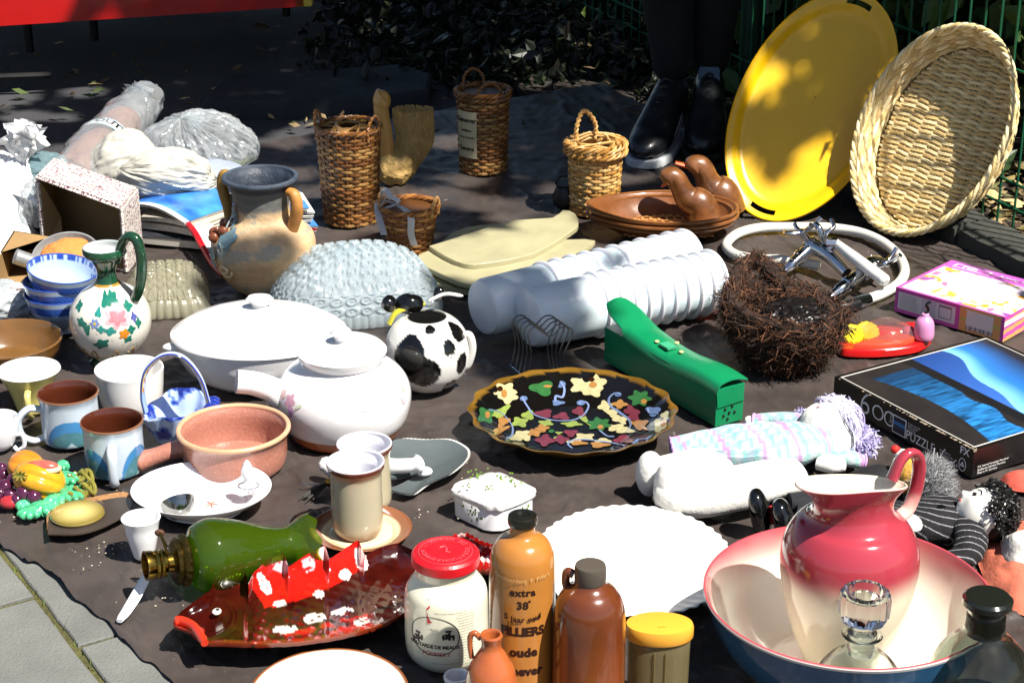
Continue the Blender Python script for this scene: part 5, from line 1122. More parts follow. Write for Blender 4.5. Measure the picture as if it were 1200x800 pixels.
spec = [('Y', 665, 100, 30, 20, 5, 0), ('Y', 735, 90, 20, 18, 4, 0), ('Y', 715, 130, 22, 14, 4, 0), ('O', 715, 100, 9, 7, 0, 0), ('K', 708, 72, 7, 5, 0, 0), ('Y', 240, 130, 24, 17, 5, 0), ('Y', 255, 165, 20, 14, 4, 0), ('O', 235, 148, 7, 10, 0, 0), ('K', 212, 122, 7, 6, 0, 0),
 ('G', 440, 118, 26, 16, 3, 0), ('L', 430, 110, 10, 6, 0, 0), ('O', 470, 108, 10, 3, 0, 0), ('G', 968, 172, 24, 17, 6, 0), ('O', 990, 190, 7, 6, 0, 0), ('L', 950, 160, 10, 6, 0, 0), ('G', 135, 265, 18, 18, 4, 0), ('O', 145, 262, 6, 8, 0, 0), ('G', 748, 312, 25, 14, 6, 0), ('O', 755, 328, 7, 5, 0, 0), ('L', 735, 305, 10, 5, 0, 0),
 ('L', 215, 245, 24, 10, 3, -.5), ('L', 320, 300, 18, 11, 4, 0), ('Y', 345, 370, 18, 11, 3, .3), ('Y', 300, 385, 14, 8, 3, 0), ('O', 230, 300, 15, 10, 3, -.5), ('O', 215, 345, 20, 7, 3, -.4), ('O', 440, 335, 15, 8, 4, 0), ('O', 400, 360, 15, 8, 4, 0),
 ('P', 450, 255, 20, 9, 3, 0), ('P', 545, 270, 18, 8, 3, 0), ('P', 640, 245, 15, 10, 3, .4), ('P', 455, 400, 20, 12, 4, 0), ('P', 540, 395, 17, 9, 4, 0), ('P', 595, 360, 15, 8, 3, 0), ('P', 925, 245, 18, 12, 4, .5), ('P', 935, 275, 14, 9, 3, 0), ('P', 880, 395, 22, 9, 3, 0), ('L', 455, 390, 8, 4, 0, 0), ('G', 490, 350, 7, 4, 0, 0), ('L', 530, 358, 8, 3, 3, 0), ('L', 520, 385, 8, 3, 0, 0),
 ('L', 365, 262, 14, 10, 3, 0), ('L', 460, 305, 16, 7, 4, 0), ('L', 600, 310, 22, 6, 4, 0), ('L', 670, 285, 18, 6, 3, .8), ('Y', 780, 215, 15, 12, 4, 0), ('Y', 820, 250, 13, 10, 3, 0), ('Y', 860, 285, 18, 9, 4, .3), ('Y', 840, 330, 22, 8, 4, 0), ('Y', 890, 345, 20, 7, 3, 0), ('O', 860, 205, 16, 9, 4, 0), ('O', 960, 320, 20, 8, 4, .5), ('O', 985, 305, 12, 7, 3, 0),
 ('Y', 670, 380, 22, 8, 4, 0), ('Y', 620, 405, 18, 6, 3, 0), ('Y', 770, 400, 18, 5, 3, 0), ('O', 640, 415, 18, 5, 3, 0), ('O', 750, 425, 22, 6, 3, 0), ('B', 1040, 240, 16, 11, 3, 0), ('Y', 1075, 320, 14, 14, 3, .8), ('O', 1095, 305, 8, 9, 0, .5), ('Y', 1105, 265, 9, 10, 3, .5), ('B', 540, 95, 12, 8, 0, 0), ('B', 525, 195, 14, 6, 3, 0), ('B', 340, 172, 9, 6, 0, 0), ('B', 850, 150, 8, 5, 0, 0), ('B', 650, 195, 10, 6, 0, 0)]
for i, key in enumerate(Cc):
    for j, (kk, x, y, w, hg, lb, rt) in enumerate(spec):
        mb = MB()
        if kk == key: inner_blot(mb, *O_(x, y), w, hg, lb, .25, rt, j, off=.0005+.00015*('BLYGPOK'.index(kk)))
        if mb.n: build(mb, 'painted_leaf' if key in 'GL' else 'painted_flower', mat('enamel_'+key, Cc[key], .15, var=.22, vs=120, coat=.6), T)
mb = MB()
for pts, w in (([(150, 232), (210, 245), (255, 285), (280, 330), (275, 375), (250, 388)], 2), ([(330, 165), (360, 215), (400, 262), (500, 290), (600, 290), (660, 265), (690, 220), (680, 195), (650, 190), (640, 205)], 1.6), ([(865, 150), (830, 145), (800, 175), (810, 215), (860, 250), (910, 290), (915, 325), (890, 355)], 2.2), ([(750, 345), (790, 375), (830, 378)], 1.5), ([(600, 440), (580, 420), (600, 400), (680, 395), (800, 410), (880, 425)], 1.6), ([(930, 415), (960, 395), (1000, 390), (1035, 370)], 1.8), ([(540, 85), (560, 120), (550, 165), (515, 160), (510, 190)], 2), ([(1010, 225), (1020, 250), (1065, 255)], 1.6)):
    q = []
    q = crom([O_(*t) for t in pts], 6); q = onplate(q[:, 0], q[:, 1], .0012)
    mb.add(*tube(np.array(q), w*k*.8, 6, flat=.3))
build(mb, 'painted_scroll', mat('scroll_blue', '6c7ca0', .15, var=.1, coat=.6), T, kind='stuff')

# ================================================================ FISH DISH
g = P(380, 725); k = K(g); T = thing('fish_dish', 'dark red glazed pottery dish in the shape of a fish', 'dish', g)
top = [(203, 727), (212, 716), (228, 704), (246, 692), (252, 675), (262, 664), (285, 658), (291, 683), (296, 672), (312, 657), (333, 647), (338, 664), (357, 651), (381, 639), (386, 655), (402, 644), (420, 632), (427, 650), (448, 640), (466, 636), (486, 645), (500, 645), (520, 636), (532, 626), (548, 624), (566, 634), (590, 642), (602, 641)]
bot = [(203, 731), (222, 738), (236, 752), (262, 752), (300, 754), (345, 752), (390, 746), (430, 737), (455, 728), (478, 716), (490, 707), (505, 690), (520, 676), (545, 668), (575, 668), (602, 664)]
nu, nv = 300, 46; ux = np.linspace(203, 602, nu); ty = np.interp(ux, *zip(*top)); by_ = np.interp(ux, *zip(*bot))
V = np.zeros((nu, nv, 3)); VC = np.zeros((nu, nv, 3)); vv = np.linspace(0, 1, nv)
body_top = np.interp(ux, [203, 250, 290, 330, 380, 430, 486, 602], [727, 692, 683, 680, 674, 660, 650, 640])
for i, x in enumerate(ux):
    for j, t in enumerate(vv):
        y = by_[i]+(ty[i]-by_[i])*t; s = 2*t-1; z = .012+.024*abs(s)**2.2+.006*math.exp(-((x-203)/12)**2)
        V[i, j] = P(x, y, z)
Xs = np.repeat(ux, nv); fy = (by_[:, None]+(ty-by_)[:, None]*vv[None]).ravel(); vv_ = np.tile(vv, nu); pv = V.reshape(-1, 3)
nz = fbm(pv, 45, 3); nz2 = fbm(pv, 130, 5)
base = mixc('240604', '420e08', nz*1.4-.2)
d_top = fy-np.interp(Xs, ux, body_top)
redband = (Xs > 296) & (Xs < 428) & (fy < np.interp(Xs, [296, 310, 345, 400, 428], [690, 712, 706, 682, 660])+nz*6-3)
c = np.where(redband[:, None], np.array(hx('a8160e'))*(.7+.7*nz[:, None]), base)
tail = (Xs > 505) & (nz2 > .3); c = np.where(tail[:, None], np.array(hx('b81c14')), c)
low = (fy > np.interp(Xs, [330, 420, 500], [738, 722, 700])) & (Xs > 330) & (Xs < 500) & (nz > .55); c = np.where(low[:, None], np.array(hx('9a1c14'))*(.6+.9*nz[:, None]), c)
def patch(x0, y0, rx, ry, rot=0., colr='dcd2cc', th=.9):
    global c
    dx, dy = Xs-x0, fy-y0; a = dx*math.cos(rot)+dy*math.sin(rot); b = -dx*math.sin(rot)+dy*math.cos(rot)
    m = ((a/rx)**2+(b/ry)**2 < th+(nz2-.5)*1.2) & (nz2 < .68); c = np.where(m[:, None], np.array(hx(colr)), c)
for q in ((310, 685, 16, 6, 1.1), (328, 662, 12, 9, .9, 'd09aa0'), (361, 661, 8, 10, .9, 'd09aa0'), (378, 647, 7, 9, .5, 'd8a8a8'), (423, 655, 7, 15, -.3), (404, 673, 8, 7), (374, 696, 7, 5), (329, 706, 9, 4, -.2), (334, 737, 16, 5, -.1), (368, 724, 15, 6, -.15), (402, 716, 14, 4, -.2), (424, 728, 12, 4, -.3), (395, 745, 30, 3, -.12, 'c87868'), (543, 632, 12, 8, .3), (575, 655, 14, 4, 0), (560, 640, 6, 6, 0, 'd8a8a8')): patch(*q)
lip = (Xs < 240) & (fy > np.interp(Xs, [203, 215, 228, 240], [724, 725, 728, 738])); c = np.where(lip[:, None], np.array(hx('c4301c')), c)
ed = (Xs > 244) & ((vv_ < .035)); c = np.where(ed[:, None], np.array(hx('7a3014')), c)
fin = (fy < np.interp(Xs, ux, body_top)-1) & (Xs < 296) & (Xs > 247); c = np.where(fin[:, None], np.array(hx('7a2210'))*(.75+.5*np.sin(Xs*1.1+fy*.35)[:, None]), c)
# modelled gill line, scales, fin rays
rel = np.zeros(len(pv)); dd = np.hypot((Xs-232)/1.0, (fy-722)*1.6); rel += .002*np.exp(-((dd-42)/3.0)**2)*(Xs > 232)
rel += .0006*np.abs(np.sin(Xs*.20+fy*.12))*np.abs(np.sin(Xs*.10-fy*.32))*((Xs > 290) & (Xs < 500))
rel += .0012*np.sin(Xs*.9+fy*.35)*(fin | (Xs > 505))
rel += .003*np.exp(-(((Xs-254)/4)**2+((fy-715)/4)**2))
pv[:, 2] += rel+.0001*(nz2-.5)
n0 = len(pv); q = pv-np.array([0, 0, .006]); cen = g
F1 = quads(nu, nv); mb = MB(); mb.add(pv, [a[::-1] for a in F1], 0, c); mb.add(q, F1, 0, np.array(hx('4a1008')))
rim = []
for i in range(nu-1): rim += [(i*nv, (i+1)*nv, (i+1)*nv+n0, i*nv+n0), (i*nv+nv-1, i*nv+nv-1+n0, (i+1)*nv+nv-1+n0, (i+1)*nv+nv-1)]
for j in range(nv-1): a = (nu-1)*nv; rim += [(j, j+n0, j+1+n0, j+1), (a+j, a+j+1, a+j+1+n0, a+j+n0)]
mb.f += [list(x) for x in rim]; mb.m += [0]*len(rim)
build(mb, 'body', m_vc, T, col=True, angle=70)
part(T, 'foot', mat('dark_red_glaze', '3c0c08', .3), slab([P(x, y, 0) for x, y in ((270, 738), (300, 715), (400, 690), (470, 690), (440, 720), (380, 740), (310, 748))], 0, .011))
e = P(254, 716, .0215); part(T, 'eye', mat('eye_white', 'd8d4cc', .2, coat=.5), ball(e, (5.5*k, 7*k, .003), 16, 8)); part(T, 'pupil', m_ink, ball(e+[.001, 0, .0022], (2.5*k, 3*k, .0014), 12, 6))
pts = [P(x, y, .040) for x, y in ((204, 727), (214, 727), (226, 733), (234, 743), (240, 753))]; part(T, 'lip', mat('lip_red', 'b83018', .15, coat=.6, var=.15), tube(crom(pts, 5), [3*k]+[5.5*k]*18+[4.5*k]*2, 12))

# ================================================================ GREEN OIL LAMP lying on its side
k = K(P(270, 690)); a = P(221, 655, 44*k); b = P(362, 634, 32*k); d = b-a; L_ = np.linalg.norm(d); d /= L_; T = thing('oil_lamp', 'green glass oil lamp lying on its side with a brass burner', 'lamp', a, rot=axis_rot(d)); kk = L_/150
m_gg = thin('green_glass', '8cb42c', .9, .03, bump=.12, bs=14, veil=.14)
pr = [(20, -2), (30, 2), (38, 8), (44, 22), (44, 38), (39, 60), (31, 82), (25, 100), (22, 114), (22, 124), (27, 134), (33, 144), (35, 152)]
pr = crom([(r*kk, z*kk) for r, z in pr], 4); inn = pr[::-1].copy(); inn[:, 0] -= 2.5*kk
v, f, *_ = lathe(pr, (0, 0, 0), 60, rmod=lambda T_, R, Z: (R, Z+(np.cos(T_*8)*3*kk)*np.clip((Z-138*kk)/(14*kk), 0, 1)), cap0=False, cap1=False); part(T, 'glass_body', m_gg, (v, f), local=True)
m_br = mat('dark_brass', '5a4a22', .3, metal=.9, var=.4, vs=40); m_br2 = mat('brass', 'a88a3c', .18, metal=1, var=.2, vs=30)
v, f, *_ = lathe([(r*kk, z*kk) for r, z in ((1, -2), (28, -2), (31, -5), (29, -10), (26, -12), (28, -14), (26, -18), (18, -20), (1, -20))], (0, 0, 0), 60, rmod=lambda T_, R, Z: (R*(1+.03*np.sign(np.sin(T_*20))*(R > 26*kk)), Z)); part(T, 'collar', m_br, (v, f), local=True)
v, f, *_ = lathe([(r*kk, z*kk) for r, z in ((1, -18), (12, -20), (11, -26), (16, -29), (17, -33), (15.5, -35), (17, -38), (15.5, -41), (17, -44), (17.5, -52), (15, -52), (14, -40), (1, -38))], (0, 0, 0), 44); part(T, 'burner', m_br2, (v, f), local=True)
part(T, 'key_stem', m_br, tube([(0, -10*kk, -24*kk), (4*kk, -36*kk, -26*kk)] if False else [(np.array([-10, 0, -24]))*kk, (np.array([-36, 0, -30]))*kk], 1.6*kk, 8), local=True)
W0 = P(181, 657, .03); wk = part(T, 'wick', mat('cotton_wick', 'd8d8dc', .8, var=.08, bump=.4, bs=200), loft(crom([W0+[.015, 0, .006], P(176, 668, .034), P(168, 682, .022), P(158, 700, .008), P(148, 716, .004), P(140, 727, .003)], 5), np.interp(np.linspace(0, 1, 26), [0, .5, .9, 1], [8, 8, 6, 4])*k, [2.6*k]*26, 16))
wn_ = np.array(Matrix(_INV[T.name].tolist()).inverted())
kp = P(187, 624, .08); part(T, 'key', mat('rusty_key', '4a2c1c', .6), ball(kp, (6*k, 3*k, 4.5*k), 14, 8)); part(T, 'key_rod', m_br, tube([kp, P(196, 640, .06)], 1.2*k, 6))

# ================================================================ OVAL WHITE DISH, EGG CUP, STRAINER, LID KNOB
T, G, k, h = plate('oval_dish', 'white oval china dish with grey scroll pattern behind the green lamp', 236, 572, 80, 24, white2, sy=.86, foot=.6, deep=.2)
zt_ = lambda r: .003+.012*(r/(80*k))**2
mb = MB()
for i in range(11):
    a0 = -2.9+i*.28 if i < 7 else .0+.25*(i-7)+1.7; r0 = 62*k; c0 = G+np.array([r0*math.sin(a0), -r0*.86*math.cos(a0), 0]); q = []
    for t in np.linspace(0, 1, 18): an = t*8+i; rr_ = 6.5*k*(1-t*.75); w = (c0+[rr_*math.cos(an), rr_*math.sin(an), 0]); r = math.hypot(w[0]-G[0], (w[1]-G[1])/.86); q.append([w[0], w[1], np.interp(r/(80*k), [0, .54, .65, .85, 1], [.003, .0035, .2*h+.001, .72*h+.003, h+.002])+.0006])
    mb.add(*tube(q, .35*k, 4))
build(mb, 'scroll_pattern', mat('pale_grey_print', 'b0b0b4', .3), T, kind='stuff')
mb = MB(); c0 = P(248, 590, .006)
for i in range(5): an = i*1.25; mb.add(*tube([c0, c0+[7*k*math.cos(an), 9*k*math.sin(an), .0]], .9*k, 5))
build(mb, 'red_motif', mat('red_motif_paint', 'c07058', .3), T)
g = P(290, 578, 0); c0 = P(291, 571, h+.001); k2 = K(c0)
T = thing('porcelain_lid', 'white porcelain cone shaped lid finial resting on the edge of the oval dish', 'lid', c0)
part(T, 'finial', white2, lathe(crom([(1e-4, 0), (10*k2, .001), (9*k2, .006), (5*k2, .010), (7*k2, .018), (7.5*k2, .026), (5*k2, .034), (2.5*k2, .040), (1e-4, .042)], 4), c0, 26)[:2])
part(T, 'clip_ring', m_chr, tube([c0+[12*k2*math.cos(t), 10*k2*math.sin(t), .003] for t in np.linspace(0, 2*PI, 30, endpoint=False)], .8*k2, 5, closed=True))
T = thing('strainer', 'small steel strainer cup lying in the white oval dish', 'strainer', P(214, 602, .012)); c0 = P(212, 600, .022); k2 = K(c0)
M3 = np.array((Quaternion((1, 0, 0), rad(-48)) @ Quaternion((0, 1, 0), rad(-18))).to_matrix())
v, f, *_ = lathe([(1e-4, 0), (12*k2, .001), (18*k2, .010), (21*k2, .022), (20*k2, .022), (17*k2, .011), (1e-4, .003)], (0, 0, 0), 36, cap0=False, cap1=False); part(T, 'cup', mat('steel', 'a8a8a4', .12, metal=1, var=.3, vs=40), (v @ M3.T+c0+[0, .0, -.006], f))
p = Pot(167, 0, [(9, 652), (12, 650), (15, 640), (18, 628), (20, 616), (22, 609), (23, 606)]); T = thing('egg_cup', 'white china egg cup beside the brass lamp burner', 'egg cup', p.G); v, f, *_ = lathe(np.vstack([p.prof, [[21*p.k, p.z(606)], [19*p.k, p.z(620)], [10*p.k, p.z(634)], [1e-4, p.z(636)]]]), p.G, 50, cap0=False, cap1=False); part(T, 'body', white2, (v, f))

# ================================================================ PINK TOY BOX, PUZZLE BOX
def boxpts(lf, fr, rt, bottom_fr):          # top corners: left, front, right (pixels) and the bottom under the front one
    z0 = 0; y0 = P(*bottom_fr)[1]; h = ZAT(y0, fr[1]); A, B, C_ = P(*lf, h), P(*fr, h), P(*rt, h); return A, B, C_, h
def printed_box(name, label, A, B, D, h, topf, sidef, endf, m, cat='box', nu=180, nv=150, T=None):
    """A-B is the long left edge of the lid, A-D the rear one; each face a fine grid carrying its flat print"""
    C_ = B+D-A; T = T or thing(name, label, cat, (A+B+C_+D)/4*[1, 1, 0])
    mb = MB(); U, V = np.meshgrid(np.linspace(0, 1, nu), np.linspace(0, 1, nv), indexing='ij')
    p = A+(B-A)*U[..., None]+(D-A)*V[..., None]; mb.add(p.reshape(-1, 3), [q for q in quads(nu, nv)], 0, topf(U.ravel(), V.ravel()))
    o1 = build(mb, 'lid_top', m, T, col=True, smooth=False)
    dn = np.array([0, 0, -h]); mb = MB(); n2 = 30
    U, V = np.meshgrid(np.linspace(0, 1, nu), np.linspace(0, 1, n2), indexing='ij'); p = A+(B-A)*U[..., None]+dn*V[..., None]; mb.add(p.reshape(-1, 3), quads(nu, n2), 0, sidef(U.ravel(), V.ravel())); build(mb, 'long_side', m, T, col=True, smooth=False)
    mb = MB(); U, V = np.meshgrid(np.linspace(0, 1, nv), np.linspace(0, 1, n2), indexing='ij'); p = B+(C_-B)*U[..., None]+dn*V[..., None]; mb.add(p.reshape(-1, 3), quads(nv, n2), 0, endf(U.ravel(), V.ravel())); build(mb, 'end_side', m, T, col=True, smooth=False)
    mb = MB(); mb.add([D, A, A+dn, D+dn, C_, C_+dn], [(0, 1, 2, 3), (4, 0, 3, 5)], 0, hx('201c18')); build(mb, 'rear_sides', m, T, col=True, smooth=False)
    return T
m_card = mat('printed_card', rough=.32, vcol=True, var=.05, coat=.25)
# puzzle
A, B, D0, h = boxpts((978, 441), (1142, 527), (1170, 400), (1143, 560)); D = A+(D0-A)*1.0
AB = B-A; AD = D-A; AD = AD-AB*np.dot(AD, AB)/np.dot(AB, AB); D = A+AD
def puz_top(u, v):
    # landscape: near the viewer's left the sand, then water, hills, glowing sky
    x = u; y = v; n1 = fbm(np.stack([x*3, y*8, x*0], -1), 2, 3, 4); n2 = fbm(np.stack([x*30, y*6, x*0], -1), 2, 8, 3)
    c = mixc('1c1a1e', '2c2826', n1)
    wat = (y > .10+.10*np.sin(x*3)) & (y < .40-.10*(x-.5)+.02*np.sin(x*20)) & (x > .12); g_ = np.clip(n2*1.7-.35, 0, 1)*np.clip((x-.05)*1.6, 0, 1)
    c = np.where(wat[:, None], mixc('10243c', '2c84cc', g_*1.1), c)
    hills = y > .52+.05*np.sin(x*7)+.04*(n1-.5); horizon = .60+.07*np.sin(x*5+1)+.05*np.sin(x*13)*.5-.05*x
    c = np.where(((y > .47) & (y < horizon))[:, None], mixc('1c3c78', '3c6cc0', x*1.1), c)
    s = np.clip((y-horizon)/(1-horizon+1e-3), 0, 1); skyc = mixc('7cc0e8', '2c70c0', s*3.6); skyc = skyc*(1-np.clip(s*1.9-.55, 0, 1)[:, None])+np.array(hx('26242c'))*np.clip(s*1.9-.55, 0, 1)[:, None]
    c = np.where((y >= horizon)[:, None], skyc, c)
    c = np.where(((y > .40) & (y <= .47))[:, None], np.array(hx('17161a')), c)
    bd = np.minimum(np.minimum(x*1.0, 1-x)*np.linalg.norm(AB), np.minimum(y, 1-y)*np.linalg.norm(AD)); c = np.where(((bd > .006) & (bd < .0085))[:, None], np.array(hx('d8d4cc')), c); c = np.where((bd <= .006)[:, None], np.array(hx('100e0e')), c)
    return c
dark = lambda u, v: np.array(hx('0e0d0d'))*np.ones((len(u), 3))*(1+.2*(np.abs(v-.5) > .47)[:, None])
T = printed_box('puzzle_box', 'black jigsaw puzzle box with a blue seascape on the lid', A, B, D, h, puz_top, dark, dark, m_card, nu=260, nv=220)
m_wt = mat('white_print', 'f2f0ec', .5, var=0)
C_ = B+D-A; e1 = AB/np.linalg.norm(AB); n1_ = np.array([e1[1], -e1[0], 0]); 
if n1_[0]*1 > 0 and n1_[1] > 0: n1_ = -n1_
n1_ = n1_ if np.dot(n1_, D-A) < 0 else -n1_
def side_text(T, s, u, v, size, o0, e, n, H_, m, name='lettering', bold=0., sp=1., al='LEFT', sx=1.):
    vv, f = text(s, size, bold, sp, al); L = np.linalg.norm(e); ee = e/L
    return np.array([o0+ee*(u*L+a[0]*sx)+np.array([0, 0, -H_*v+a[1]])+n*.0006 for a in vv]), f
LAB = np.linalg.norm(AB)
mb = MB(); 
mb.add(*side_text(T, '6', .20, .42, h*1.15, A, AB, n1_, h, None, bold=-.012)); mb.add(*side_text(T, 'OO', .29, .50, h*.80, A, AB, n1_, h, None, bold=-.012, sp=.82))
mb.add(*side_text(T, 'PUZZLE', .545, .70, h*.46, A, AB, n1_, h, None, sx=.85))
mb.add(*side_text(T, 'FX', .91, .22, h*.36, A, AB, n1_, h, None, bold=.02)); mb.add(*side_text(T, 'No. 97065-6', .80, .84, h*.14, A, AB, n1_, h, None, bold=.02))
for v0, s in ((.60, 'New Zealand'), (.70, 'Neuseeland 1987')): mb.add(*side_text(T, s, .78, v0, h*.09, A, AB, n1_, h, None))
for i, s in enumerate(('Kiew', 'Winter', 'Sunset', 'Bay')): mb.add(*side_text(T, s, .425, .28+.09*i, h*.09, A, AB, n1_, h, None))
for i, s in enumerate(('Puzzle aus Holz', 'jigsaw puzzle', 'casse-tete', 'legpuzzel')): mb.add(*side_text(T, s, .555, .27+.09*i, h*.09, A, AB, n1_, h, None))
for i, s in enumerate(('Spieleverlag Gmbh Made in Germany', 'Ein Spiel fur die Familie')): mb.add(*side_text(T, s, .02, .72+.1*i, h*.07, A, AB, n1_, h, None))
en = D-A; e2 = en/np.linalg.norm(en); n2_ = np.array([e2[1], -e2[0], 0]); n2_ = n2_ if np.dot(n2_, AB) > 0 else -n2_
mb.add(*side_text(T, '6OO', .34, .42, h*.98, B, en, n2_, h, None, bold=-.012, sp=.85))
for i, s in enumerate(('F.X. Schmid Vereinigte Munchner', 'Spielkarten-Fabriken Munchen', 'Made in W. Germany')): mb.add(*side_text(T, s, .03, .66+.11*i, h*.10, B, en, n2_, h, None))
build(mb, 'lettering', m_wt, T, smooth=False)
def qd(o0, e, n, u0, u1, v0, v1, off=.0004, H_=None): H_ = H_ or h; return [o0+e*u+np.array([0, 0, -H_*v])+n*off for u, v in ((u0, v1), (u1, v1), (u1, v0), (u0, v0))], [(0, 1, 2, 3)]
mb = MB(); mb.add(*qd(A, AB, n1_, .447, .543, .22, .86)); build(mb, 'picture_border', m_wt, T, smooth=False)
mb = MB(); U, V = np.meshgrid(np.linspace(.453, .537, 30), np.linspace(.26, .82, 30), indexing='ij'); pq = A+AB*U[..., None]+np.array([0, 0, -h])*V[..., None]+n1_*.0009; vv = (V.ravel()-.26)/.56
cc = mixc('0c1830', '3c8cd0', 1-np.abs(vv-.45)*4); cc = np.where(((vv > .5) & (vv < .6))[:, None], np.array(hx('081020')), cc); mb.add(pq.reshape(-1, 3), quads(30, 30), 0, cc); build(mb, 'small_picture', m_card, T, col=True, smooth=False)
mb = MB(); cc0 = A+AB*.935+np.array([0, 0, -h*.70])+n1_*.0008
for sg in (1.0, .86):
    pass
rr_ = h*.19; th = np.linspace(0, 2*PI, 30, endpoint=False); ring = [cc0+e1*(rr_*.8*math.cos(t))+np.array([0, 0, rr_*1.15*math.sin(t)]) for t in th]; mb.add(*tube(ring, .0006, 5, closed=True))
for t in (PI/2, PI/2+2.1, PI/2-2.1): mb.add(*ball(cc0+e1*(rr_*.28*math.cos(t))+np.array([0, 0, rr_*.28*math.sin(t)]), (.0018, .0018, .0018), 10, 8))
build(mb, 'clover_emblem', m_wt, T)
wear = MB(); 
for i in range(46): u = rng.uniform(0, 1)**.35; q = A+AB*u+np.array([0, 0, .0002]); wear.add(*ball(q, (rng.uniform(.0008, .0035), rng.uniform(.0006, .002), .0007), 6, 4))
for i in range(8): wear.add(*ball(B+rng.normal(0, .002, 3)*[1, 1, .5], .0014, 6, 4))
build(wear, 'worn_edge', mat('bare_card', '9c8c78', .8), T, kind='stuff')

# pink box
A, B, D0, h2 = boxpts((1050, 336), (1178, 372), (1121, 306), (1178, 401)); AB = B-A; AD = D0-A; D = A+(AD-AB*np.dot(AD, AB)/np.dot(AB, AB))
AD = D-A; D = A+AD
def pk_top(u, v):
    n = fbm(np.stack([u*3, v*3, u*0], -1), 2.2, 12, 3); n2 = fbm(np.stack([u*5, v*5, u*0+3], -1), 2, 5, 2); c = mixc('e0c4d8', 'ddd0dc', n)
    c = np.where(((n2 > .62))[:, None], np.array(hx('d8a040')), c); c = np.where(((n > .66))[:, None], np.array(hx('9050a0')), c); c = np.where(((n2 < .33))[:, None], np.array(hx('dcc050')), c); c = np.where(((n < .32))[:, None], np.array(hx('d07098')), c)
    mid = (np.hypot(u-.55, v-.5) < .3); c = np.where(mid[:, None], c*.45+np.array(hx('e4dce0'))*.55, c)
    c = np.where((v > .80)[:, None], np.array(hx('b858b4')), c); c = np.where(((u < .03) | (v < .03))[:, None], np.array(hx('c454a8')), c)
    ln = ((np.abs(v-.90) < .05) & (u > .08) & (u < .42)) ; ln2 = ((np.abs(v-.90) < .035) & (u > .10) & (u < .40)); c = np.where((ln & ~ln2)[:, None], np.array(hx('e4c8e0')), c); return c
def pk_side(u, v):
    c = np.array(hx('c04ca4'))*np.ones((len(u), 3)); w = (u > .03) & (u < .56) & (v > .14) & (v < .86); c = np.where(w[:, None], np.array(hx('d8d4d8')), c)
    st = (u > .60) & (u < .97); c = np.where(st[:, None], np.array(hx('d8a060')), c); c = np.where((st & (v > .45) & (v < .55))[:, None], np.array(hx('a8c050')), c); w2 = (u > .66) & (u < .90) & (v > .12) & (v < .90); c = np.where(w2[:, None], np.array(hx('d8d4d0')), c); c = np.where((w2 & (v > .74) & (np.sin(u*700) > 0))[:, None], np.array(hx('202020')), c)
    tx = (u > .25) & (u < .38) & (v > .22) & (v < .8) & (np.sin(v*60) > .2); c = np.where(tx[:, None], np.array(hx('9a8a98')), c); bx_ = (u > .41) & (u < .53) & (v > .24) & (v < .74); bx2 = (u > .417) & (u < .523) & (v > .28) & (v < .70); c = np.where((bx_ & ~bx2)[:, None], np.array(hx('5c5460')), c); return c
def pk_end(u, v): c = mixc('d8a060', 'c04ca4', (np.sin(v*18+u*4) > 0).astype(float)); return np.where((np.abs(v-.3) < .1)[:, None], np.array(hx('e0d8d8')), c)
Tp = printed_box('toy_box', 'pink and purple printed toy carton on the right edge', A, B, D, h2, pk_top, pk_side, pk_end, m_card)
n3 = np.array([AB[1], -AB[0], 0]); n3 /= np.linalg.norm(n3); n3 = n3 if np.dot(n3, AD) < 0 else -n3
mb = MB()
for i in range(6): mb.add(*side_text(Tp, 'Achtung nicht geeignet fur Kinder'[:20+i], .05, .26+.10*i, h2*.085, A, AB, n3, h2, None))
build(mb, 'small_print', m_grey, Tp, smooth=False)
mb = MB(); e = AB/np.linalg.norm(AB); w_ = AD/np.linalg.norm(AD)
for s, u, v, sz in (('Fun', .16, .90, .020), ('Activity Set', .5, .90, .013)):
    vv, f = text(s, sz, .02, 1, 'LEFT'); mb.add([A+AB*u+AD*v+e*a[0]+w_*a[1]+[0, 0, .0006] for a in vv], f)
build(mb, 'lid_lettering', mat('pale_pink_print', 'e8d0e4', .5, var=0), Tp, smooth=False)

# ================================================================ COW POT, GLASS, TWO HANDLED VASE
def cowc(th, r, z, v, p):
    c = np.tile(np.array(hx('d4d2cc')), (len(v), 1)); H_ = z.max(); q = z/H_
    n_ = (fbm(v, 40, 3)-.5)*.5
    for a, h, w, hh_ in ((-.42, .60, .42, .30), (-.15, .42, .50, .22), (.62, .72, .17, .12), (1.0, .45, .20, .16), (1.15, .85, .3, .12), (.75, .13, .25, .10), (2.4, .5, .5, .3), (-1.6, .5, .35, .2), (-2.4, .4, .4, .25), (.15, .95, .2, .04)):
        d = np.angle(np.exp(1j*(th-a))); m = (d/w)**2+((q-h)/hh_)**2 < 1+n_; c = np.where(m[:, None], np.array(hx('0c0c0c')), c)
    rz = np.array([p.R(a*p.k) for a in z])/p.k; ins = (r < rz-1.5) & (q > .5); return np.where(ins[:, None], np.array(hx('6c6a64')), c)
p = vessel('cow_pot', 'round white pottery cow pot with black patches', 'pot', 501, 0, [(24, 451), (32, 446), (44, 433), (49.5, 414), (48, 396), (41, 383), (32, 375), (25, 372)], 3, m_vc, seg=130, n=8, colf=cowc)
m_blk = mat('black_glaze', '0c0c0c', .12, coat=.6); A = lambda th, r, y: p.at(th, r*p.k, p.z(y))
